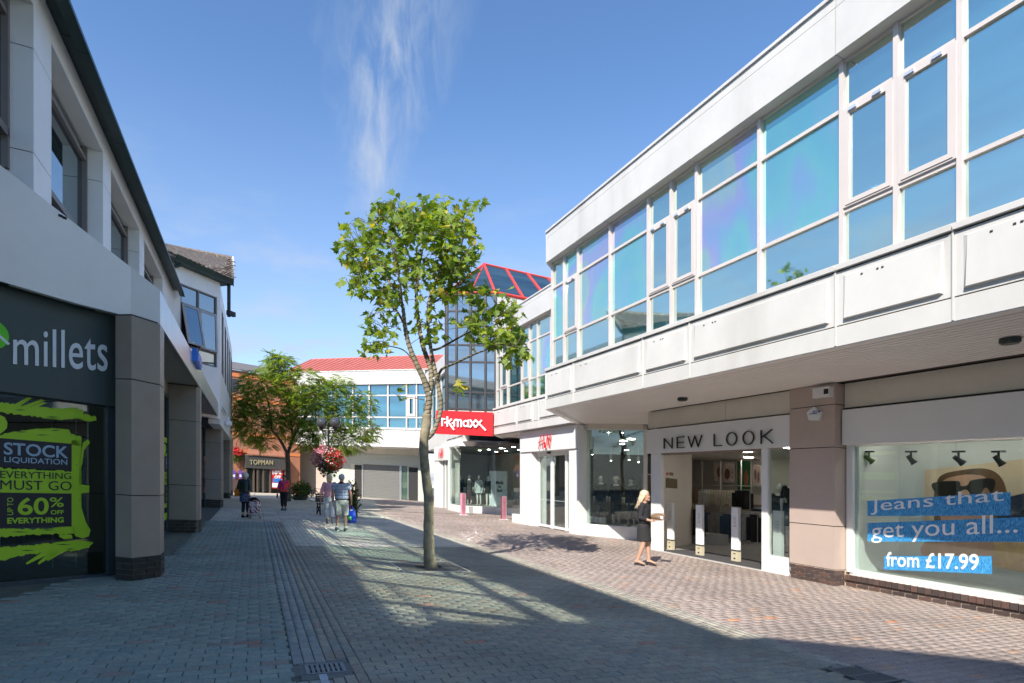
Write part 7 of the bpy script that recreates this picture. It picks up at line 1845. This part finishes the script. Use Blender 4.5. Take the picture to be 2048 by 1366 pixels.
    c = Vector((.02,.33,1.125)); m.ball(c, .1, 18, 12, (1.0,1.45,.72)); m.ball(c+Vector((0,.07,.01)), .075, 12, 8, (1.1,1.2,.8)); m.ball(c+Vector((.0,-.07,.0)), .075, 12, 8, (1.1,1.2,.75))
    remeshed(m, 'contents', M('bread_brown', (.36,.22,.12), .7, var=.35, scale=14, bump=.4), .012, 2, pk)
    m = MB(); pts = []
    for i in range(12):
        for j in range(9):
            th = math.pi*(j+.5)/9; ph = 2*math.pi*i/12; k = 1+r.uniform(-.05,.14); pts.append(c+Vector((.118*math.sin(th)*math.cos(ph)*k, .172*math.cos(th)*k, .088*math.sin(th)*math.sin(ph)*k)))
    bm = bmesh.new(); vs = [bm.verts.new(q) for q in pts]; bmesh.ops.convex_hull(bm, input=vs); me = bpy.data.meshes.new('wrap'); bm.to_mesh(me); bm.free(); me.materials.append(shopglass('clear_wrap', (.92,.88,.84), .16, .12)); o = bpy.data.objects.new('wrap', me); COL.objects.link(o); o.parent = pk
    simple(MB().box(Fr(0,0,0),0,0,0,0,0,0), 'x', None, pk) if False else None
    lab_ = MB(); lab_.hexa([c+Vector(q) for q in ((.105,.06,-.03),(.105,.12,-.03),(.105,.12,.02),(.105,.06,.02),(.112,.06,-.03),(.112,.12,-.03),(.112,.12,.02),(.112,.06,.02))]); simple(lab_, 'price_label', PKW, pk, False)
woman()
# ---- man in striped shirt
def man():
    u, v = gnd(683, 1063)
    p = place('person', 'grey haired man in a blue and white striped polo and pale shorts, walking away', u, v, (-.12, 1), 1.70)
    F = Fig(dict(hipL=(-.095,0,.90), hipR=(.095,0,.90), kneeL=(-.10,-.03,.49), kneeR=(.10,.05,.49), ankL=(-.10,-.19,.12), ankR=(.10,.05,.08), shL=(-.19,-.01,1.37), shR=(.19,-.01,1.37), elL=(-.25,-.03,1.10), elR=(.26,.0,1.10), wrL=(-.255,.05,.86), wrR=(.275,.07,.86), head=(0,.035,1.575)), False)
    m = MB(); F.torso(m); [F.leg(m, s_) for s_ in 'LR']; [F.arm(m, s_) for s_ in 'LR']; F.head(m, 0); F.hand(m,'L',None,None,.4); F.hand(m,'R',(0,.1,-1),None,.9)
    remeshed(m, 'body', SKINR, .0085, 3, p)
    sm, nt, N, L, B = nodes('striped_polo'); B.inputs['Roughness'].default_value = .9
    tc = N.new('ShaderNodeTexCoord'); sp = N.new('ShaderNodeSeparateXYZ'); L.new(tc.outputs['Object'], sp.inputs[0])
    mu = N.new('ShaderNodeMath'); mu.operation = 'MULTIPLY'; mu.inputs[1].default_value = 11.5; L.new(sp.outputs[2], mu.inputs[0]); fr = N.new('ShaderNodeMath'); fr.operation = 'FRACT'; L.new(mu.outputs[0], fr.inputs[0])
    cr = N.new('ShaderNodeValToRGB'); cr.color_ramp.interpolation = 'CONSTANT'; e = cr.color_ramp.elements; e[0].position = 0; e[0].color = (.022,.035,.09,1); e[1].position = .27; e[1].color = (.55,.62,.72,1)
    for a_, c_ in ((.52,(.10,.15,.24)),(.72,(.62,.68,.76))): q = e.new(a_); q.color = (*c_, 1)
    L.new(fr.outputs[0], cr.inputs[0]); L.new(cr.outputs[0], B.inputs['Base Color'])
    m = MB(); F.torso(m, .88, 1.44, .02, [(.86,.185,.145,0),(.95,.185,.148,.005),(1.06,.18,.145,.01),(1.16,.182,.14,.008),(1.27,.195,.138,.005),(1.36,.20,.12,-.005),(1.42,.14,.09,-.012)]); [F.arm(m, s_, .024, 0, .3) for s_ in 'LR']
    remeshed(m, 'polo_shirt', sm, .011, 5, p); simple(MB().tube([(0,-.012,1.415),(0,-.008,1.465)], [(.085,.075),(.065,.06)], 16), 'collar', soft('navy_collar', (.02,.03,.07)), p)
    m = MB(); m.tube([(0,0,.80),(0,0,.88),(0,0,.94)], [(.18,.13),(.182,.14),(.17,.13)], 18); [F.leg(m, s_, .030, 0, .53, .02) for s_ in 'LR']; remeshed(m, 'shorts', soft('stone_shorts', (.55,.52,.46)), .011, 5, p)
    HG = M('grey_hair', (.48,.48,.48), .7, var=.2, scale=30, bump=.6); m = MB(); m.ball(F.J['head']+Vector((0,-.018,.035)), .100, 16, 12, (.88,.98,.98)); remeshed(m, 'hair', HG, .010, 3, p)
    for s_, c in (('L',(.10,.10,.11)),('R',(.10,.10,.11))): m = MB(); F.foot(m, s_, 0, .012, .0 if s_ == 'R' else .01, .22); remeshed(m, 'shoe', soft('grey_trainer', c), .009, 3, p); a = F.J['ank'+s_]; simple(MB().tube([a+Vector((0,0,.01)), a+Vector((0,0,.06))], [.042,.042], 10), 'sock', PKW, p); simple(MB().tube([(a.x,a.y-.05,a.z-.075),(a.x,a.y+.16,a.z-.078)], [(.04,.012),(.04,.010)], 10), 'sole', PKW, p)
    simple(MB().tube([F.J['wrL']+Vector((0,-.0,.035)), F.J['wrL']+Vector((0,0,.05))], [.034,.034], 10), 'wristwatch', BLACKF, p)
    b = place('shopping_bag', 'bright blue shopping bag hanging from the right hand of the man in stripes', u, v, (-.12, 1), 1.70, 'bag')
    BL = M('blue_bag', (.01,.055,.55), .45, var=.2, scale=5, bump=.5, bscale=12); w = F.J['wrR']+Vector((0,.01,-.11)); m = MB()
    m.tube([w+Vector((.02,.0,-.50)), w+Vector((.015,.0,-.30)), w+Vector((0,0,-.13))], [(.125,.07),(.12,.06),(.105,.03)], 12); simple(m, 'bag_body', BL, b)
    for q in (-1, 1): simple(MB().tube([w+Vector((-.06,.025*q,-.14)), w+Vector((-.02,.012*q,-.01)), w+Vector((.02,.012*q,-.01)), w+Vector((.07,.025*q,-.14))], .009, 6), 'handle', BL, b)
    simple(MB().tube([w+Vector((-.04,-.072,-.42)), w+Vector((-.04,-.070,-.30))], [(.05,.01),(.045,.01)], 8), 'green_print', M('bag_green', (.10,.40,.12), .5), b); simple(MB().ball(w+Vector((0,0,-.14)), .06, 8, 6, (1.1,.6,.5)), 'contents', PKW, b)
man()
def pink_woman():
    u, v = gnd(659, 1047)
    p = place('person', 'woman in a pink cardigan and white trousers walking away beside the striped shirt', u, v, (-.25, 1), 1.66)
    F = Fig(dict(kneeL=(-.09,.08,.49), kneeR=(.09,.0,.49), ankL=(-.09,.10,.08), ankR=(.09,-.14,.10), elL=(-.27,-.03,1.12), elR=(.25,.0,1.12), wrL=(-.31,.06,.90), wrR=(.24,.12,.92)))
    m = MB(); F.torso(m); [F.leg(m, s_) for s_ in 'LR']; [F.arm(m, s_) for s_ in 'LR']; F.head(m, .1); F.hand(m,'L'); F.hand(m,'R'); remeshed(m, 'body', SKIN, .0085, 3, p)
    PC = soft('pink_cardigan', (.68,.33,.38)); m = MB(); F.torso(m, .86, 1.44, .02, [(.84,.195,.15,0),(.93,.19,.145,0),(1.04,.17,.13,0),(1.16,.165,.13,.005),(1.27,.178,.135,.005),(1.36,.178,.115,-.008),(1.42,.12,.085,-.015)]); [F.arm(m, s_, .020, 0, .85) for s_ in 'LR']; remeshed(m, 'cardigan', PC, .011, 5, p)
    m = MB(); m.tube([(0,0,.78),(0,0,.88),(0,0,.95)], [(.175,.13),(.18,.135),(.17,.12)], 18); [F.leg(m, s_, .026, 0, .97, .012) for s_ in 'LR']; remeshed(m, 'trousers', soft('white_trousers', (.74,.73,.74)), .011, 5, p)
    h = F.J['head']; m = MB(); m.ball(h+Vector((0,-.02,.02)), .112, 16, 12, (.95,.98,1.05)); m.tube([h+Vector((0,-.04,-.02)), h+Vector((0,-.045,-.12))], [(.105,.07),(.098,.06)], 14); remeshed(m, 'hair', M('bob_hair', (.60,.47,.28), .55, var=.25, scale=25, bump=.6), .010, 3, p)
    for s_ in 'LR': m = MB(); F.foot(m, s_, 0, .010); remeshed(m, 'shoe', soft('tan_shoe', (.45,.36,.30)), .009, 3, p)
pink_woman()
def scarf_woman():
    u, v = gnd(568, 1021)
    p = place('person', 'person in a red top and magenta shawl with dark trousers walking towards the viewer', u, v, (.1, -1), 1.56)
    F = Fig(dict(kneeL=(-.09,.10,.49), kneeR=(.09,.0,.49), ankL=(-.08,.06,.08), ankR=(.10,-.10,.09), elL=(-.25,-.03,1.12), elR=(.27,-.04,1.13), wrL=(-.18,.12,1.0), wrR=(.30,.02,.92)))
    m = MB(); F.torso(m); [F.leg(m, s_) for s_ in 'LR']; [F.arm(m, s_) for s_ in 'LR']; pt = F.head(m, 0); F.hand(m,'L'); F.hand(m,'R'); remeshed(m, 'body', M('skin_deep', (.26,.13,.08), .55, var=.05), .0085, 3, p)
    m = MB(); F.torso(m, .9, 1.44, .02, [(.90,.185,.145,0),(1.0,.175,.14,0),(1.1,.165,.13,0),(1.2,.17,.135,.005),(1.3,.178,.13,.005),(1.38,.165,.10,-.008)]); [F.arm(m, s_, .020, 0, .7) for s_ in 'LR']; remeshed(m, 'top', soft('red_top', (.75,.07,.05)), .011, 5, p)
    m = MB(); m.tube([(-.17,.03,1.37),(-.10,.11,1.36),(.0,.14,1.28),(.10,.135,1.36),(.17,.03,1.38)], [(.05,.04)]*5, 10); m.tube([(.02,.14,1.28),(.0,.15,1.15),(-.04,.15,1.0)], [(.05,.02),(.06,.02),(.05,.015)], 10); m.tube([(.18,.0,1.36),(.22,.02,1.2),(.23,.03,1.06)], [.07,.07,.05], 10); m.tube([(-.17,.0,1.37),(0,-.11,1.38),(.17,0,1.37)], [.05]*3, 8); remeshed(m, 'shawl', soft('magenta_shawl', (.50,.015,.24)), .012, 3, p)
    m = MB(); m.tube([(0,0,.80),(0,0,.88),(0,0,.94)], [(.17,.125),(.175,.13),(.16,.12)], 18); [F.leg(m, s_, .018, 0, .97) for s_ in 'LR']; remeshed(m, 'trousers', soft('black_trousers', (.012,.014,.016)), .011, 5, p)
    h = F.J['head']; m = MB(); m.ball(h+Vector((0,-.012,.05)), .102, 16, 10, (.9,1,.85)); remeshed(m, 'hair', soft('dark_hair', (.02,.018,.016)), .010, 3, p); simple(MB().ball(pt(0,.07,-.06), .052, 12, 8, (1.1,.7,.8)), 'face_covering', BLACKF, p)
    for q in (-1, 1): simple(MB().ball(pt(.034*q,.088,.008), .009, 8, 6), 'eye', BLACKF, p)
    for s_ in 'LR': m = MB(); F.foot(m, s_, 0, .014); remeshed(m, 'shoe', soft('teal_shoe', (.02,.09,.11)), .009, 3, p)
    b = place('bottle', 'red bottle in the hand of the person in the magenta shawl', u, v, (.1, -1), 1.56, 'bottle'); w = F.J['wrR']+Vector((0,.02,-.1)); simple(MB().tube([w+Vector((0,0,-.22)), w+Vector((0,0,-.03)), w+Vector((0,0,.0))], [.038,.038,.018], 12), 'bottle_body', M('bottle_red', (.55,.03,.06), .3), b); simple(MB().tube([w+Vector((0,0,.0)), w+Vector((0,0,.03))], .02, 10), 'cap', BLACKF, b)
scarf_woman()
def old_woman():
    u, v = gnd(490, 1035)
    p = place('person', 'white haired woman in a dark green jacket pulling a trolley on the left', u, v, (.05, 1), 1.58)
    F = Fig(dict(kneeL=(-.07,.02,.49), kneeR=(.07,.06,.49), ankL=(-.06,-.05,.08), ankR=(.08,.05,.08), elL=(-.25,-.03,1.14), elR=(.24,-.06,1.12), wrL=(-.22,.10,1.0), wrR=(.25,-.16,.92), head=(0,.05,1.565)))
    m = MB(); F.torso(m); [F.leg(m, s_) for s_ in 'LR']; [F.arm(m, s_) for s_ in 'LR']; F.head(m, 0); F.hand(m,'L'); F.hand(m,'R',(0,-.3,-1),None,.9); remeshed(m, 'body', SKIN, .0085, 3, p)
    m = MB(); F.torso(m, .9, 1.44, .02, [(.87,.215,.16,-.01),(.95,.21,.16,-.01),(1.06,.195,.15,-.01),(1.2,.195,.15,-.01),(1.3,.20,.15,-.01),(1.38,.18,.12,-.008),(1.44,.09,.08,0)]); [F.arm(m, s_, .030, 0, .95) for s_ in 'LR']; remeshed(m, 'jacket', M('quilted_dark_green', (.012,.028,.024), .35, var=.3, scale=8, bump=.4, bscale=20), .011, 5, p)
    SP = M('patterned_skirt', (.09,.13,.22), .8, var=.9, scale=22); m = MB(); m.tube([(0,0,.60),(0,0,.72),(0,-.01,.90),(0,0,.98)], [(.195,.17),(.20,.17),(.19,.15),(.15,.12)], 20); remeshed(m, 'skirt', SP, .011, 4, p)
    m = MB(); [F.leg(m, s_, .008, .3, .99) for s_ in 'LR']; remeshed(m, 'leggings', soft('black_leggings', (.012,.012,.014)), .010, 3, p)
    h = F.J['head']; m = MB(); m.ball(h+Vector((0,-.015,.025)), .118, 16, 12, (.95,1,1)); remeshed(m, 'hair', M('white_hair', (.62,.60,.54), .7, var=.15, scale=30, bump=.8), .010, 2, p)
    for s_ in 'LR': m = MB(); F.foot(m, s_, 0, .012); remeshed(m, 'shoe', soft('black_shoe', (.015,.015,.015)), .009, 3, p)
    b = place('handbag', 'orange bag hanging at the left side of the white haired woman', u, v, (.05, 1), 1.58, 'bag'); ORB = M('orange_bag', (.80,.22,.01), .5, var=.15, scale=5, bump=.4, bscale=12)
    simple(MB().tube([(-.30,.0,.80),(-.32,.0,.95),(-.28,.0,1.08),(-.24,.0,1.16)], [(.10,.06),(.12,.07),(.09,.05),(.03,.03)], 14), 'bag_body', ORB, b); simple(MB().tube([(-.26,.0,1.12),(-.21,-.01,1.44),(-.19,.02,1.43)], .010, 6), 'strap', ORB, b)
    # trolley
    uu, vv = gnd(508, 1038); tr = place('shopping_trolley', 'pink and white patterned wheeled shopping trolley pulled by the white haired woman', uu, vv, (.05, 1), 1.7, 'trolley')
    cm, nt, N, L, B = nodes('cow_pattern'); B.inputs['Roughness'].default_value = .7; tc = N.new('ShaderNodeTexCoord'); n = N.new('ShaderNodeTexNoise'); n.inputs['Scale'].default_value = 11; n.inputs['Detail'].default_value = 1; L.new(tc.outputs['Object'], n.inputs['Vector'])
    cr = N.new('ShaderNodeValToRGB'); cr.color_ramp.interpolation = 'CONSTANT'; e = cr.color_ramp.elements; e[0].position = 0; e[0].color = (.10,.035,.03,1); e[1].position = .46; e[1].color = (.68,.55,.56,1); q = e.new(.66); q.color = (.55,.06,.10,1); L.new(n.outputs[0], cr.inputs[0]); L.new(cr.outputs[0], B.inputs['Base Color'])
    m = MB(); 
    def hb8(x0,x1,y0,y1,z0,z1,tl=0): return [(x0,y0,z0),(x1,y0,z0),(x1,y1,z0),(x0,y1,z0),(x0+tl,y0+.10,z1),(x1-tl,y0+.10,z1),(x1-tl,y1+.10,z1),(x0+tl,y1+.10,z1)]
    m.hexa(hb8(-.16,.17,-.14,.10,.20,.62)); o = simple(m, 'bag_body', cm, tr, False); mo = o.modifiers.new('b','BEVEL'); mo.width = .04; mo.segments = 3
    m = MB(); m.tube([(-.16,.0,.63),(-.05,.03,.70),(.08,.03,.70),(.17,0,.62)], [(.03,.12)]*4, 8); simple(m, 'flap', soft('dark_flap', (.06,.02,.02)), tr)
    m = MB(); 
    for x in (-.14,.15): m.tube([(x,.10,.10),(x,.12,.30),(x*.8,.20,.62)], .009, 6)
    m.tube([(-.15,.06,.12),(.16,.06,.12)], .009, 6); m.tube([(-.15,-.10,.16),(.16,-.10,.16)], .009, 6); m.tube([(-.05,.2,.62),(-.14,.30,.86)], .009, 6); simple(m, 'frame', CHROME, tr)
    for x in (-.17,.18): simple(MB().tube([(x-.012,.06,.085),(x+.012,.06,.085)], .085, 18), 'wheel', M('pale_wheel', (.35,.35,.34), .6), tr); simple(MB().tube([(x-.02,.06,.085),(x+.02,.06,.085)], .02, 10), 'hub', GAP, tr)
old_woman()

# ================================================================== MANNEQUINS (shop displays)
MANQ = M('mannequin_white', (.68,.67,.64), .45, var=.02)
def mq_body(): F = Fig(dict(kneeL=(-.09,.0,.49), kneeR=(.09,.03,.49))); m = MB(); F.torso(m); [F.leg(m, s_) for s_ in 'LR']; [F.arm(m, s_) for s_ in 'LR']; h = F.J['head']; m.tube([(0,-.01,1.42),(0,.0,1.50)], [.05,.046], 10); m.ball(h+Vector((0,0,.01)), .1, 14, 12, (.76,.9,1.2)); [F.foot(m, s_) for s_ in 'LR']; [F.hand(m, s_, None, None, .3) for s_ in 'LR']; return F, m
_F, _m = mq_body(); _o = remeshed(_m, 'body', MANQ, .011, 4); MQME = _o.data; bpy.data.objects.remove(_o)
def g_dress(mat, z0=.55, fl=.06, sleeves=.5):
    m = MB(); m.tube([(0,0,z0),(0,0,.75),(0,0,.92),(0,0,1.06),(0,0,1.2),(0,0,1.32),(0,-.01,1.39)], [(.20+fl,.16+fl*.7),(.19+fl*.5,.15),(.18,.14),(.15,.12),(.16,.13),(.175,.13),(.15,.09)], 18)
    if sleeves: [_F.arm(m, s_, .018, 0, sleeves) for s_ in 'LR']
    return ('dress', m, mat)
def g_trousers(mat): m = MB(); m.tube([(0,0,.80),(0,0,.88),(0,0,.94)], [(.17,.125),(.175,.13),(.16,.12)], 18); [_F.leg(m, s_, .026, 0, .97, .02) for s_ in 'LR']; return ('trousers', m, mat)
def g_top(mat, z0=.86, sl=.9): m = MB(); m.tube([(0,0,z0),(0,0,.97),(0,0,1.08),(0,0,1.2),(0,0,1.32),(0,-.01,1.40)], [(.19,.15),(.18,.14),(.165,.13),(.17,.135),(.18,.13),(.14,.09)], 18); [_F.arm(m, s_, .022, 0, sl) for s_ in 'LR']; return ('top', m, mat)
_gc = {}
def mannequin(px, v, h, label, garments, H=1.75, face=(-.3,-1), hat=None, foot_py=None):
    a, b_, c_ = ray(px, 945); u = a*v/b_
    p = place('mannequin', label, u, v, face, H, 'mannequin', h=h)
    o = bpy.data.objects.new('body', MQME); COL.objects.link(o); o.parent = p
    for nm, mb, mat in garments: remeshed(mb, nm, mat, .013, 4, p)
    if hat: simple(MB().ball(Vector((0,0,1.66)), .115, 14, 8, (1,1,.7)), 'hat', hat, p); simple(MB().tube([(0,0,1.62),(0,0,1.65)], [(.17,.18),(.12,.12)], 16), 'hat_brim', hat, p)
    simple(MB().tube([(0,0,-.0),(0,0,.012)], [.16,.16], 16), 'stand', CHROME, p)
NV = soft('navy_cloth', (.012,.022,.035)); BK = soft('black_cloth', (.010,.010,.012)); GY = soft('grey_cloth', (.30,.31,.32)); CRM = soft('cream_hat', (.62,.58,.50)); PT = M('spotted_trousers', (.10,.10,.10), .8, var=1.0, scale=16)
hw_ = hb_ if isinstance(hb_, float) else FB2.h(1177, 1049.5)
hd = FB2.h(1177, 1049.5)
MB().slab([(17.4,11.5),(18.6,11.4),(18.6,13.6),(14.6,14.6),(14.7,14.2)], 0, hd-.02).build('display_base', M('display_floor'), hi)
def mv(px, dist): return dist
mannequin(1201, 12.3, hd, 'leftmost mannequin in the bay window, dark top and spotted trousers', [g_top(NV, .80), g_trousers(PT)], 1.80)
mannequin(1232, 12.9, hd, 'bay window mannequin in a cream bucket hat and long black coat', [g_dress(BK, .35, .0, .9)], 1.80, hat=CRM)
mannequin(1262, 13.3, hd, 'bay window mannequin in a dark outfit behind the blonde woman', [g_top(BK, .8), g_trousers(NV)], 1.82, hat=BK)
mannequin(1560, 12.3, .3, 'mannequin in a black top behind the narrow pane of the open shop', [g_top(BK, .8), g_trousers(GY)], 1.75)
mannequin(1585, 11.9, .5, 'second dark mannequin nearest the brown pier behind the narrow pane', [g_dress(BK, .5, .0, .5)], 1.75)
hk = hk0
MB().slab([(k2[0]-.3,k2[1]+.5),(k3[0]+.3,k3[1]+.6),(k3[0]+.6,k3[1]+2),(k2[0],k2[1]+2)], 0, hk-.02).build('display_base', M('display_floor'), fi)
mannequin(939, 12.2, hk, 'left mannequin in a long dark printed dress in the canted window', [g_dress(soft('charcoal_print', (.05,.05,.055), var=.4), .30, .0, .9)], 1.80)
mannequin(958, 12.5, hk, 'middle mannequin in a short pale grey dress in the canted window', [g_dress(soft('pale_grey_dress', (.50,.52,.54)), .68, .08, .9)], 1.78)
mannequin(977, 12.9, hk, 'right mannequin in a short black dress in the canted window', [g_dress(BK, .70, .02, .9)], 1.78)
mannequin(921, 11.9, hk, 'mannequin half hidden at the left edge of the canted window', [g_top(NV), g_trousers(BK)], 1.75)
for i, (px, dv, lab) in enumerate(((1186,12.0,'left'),(1195,12.05,'middle'),(1205,12.1,'right'))):
    a, b_, c_ = ray(px, 945); u = a*dv/b_; t = thing('display_block', lab+' of three small white blocks at the foot of the bay window', 'display block', W(u, dv, hd), group='white blocks in the bay window'); MB().slab([(u-.09,dv-.09),(u+.09,dv-.09),(u+.09,dv+.09),(u-.09,dv+.09)], hd, hd+.22).build('block', PED, t)
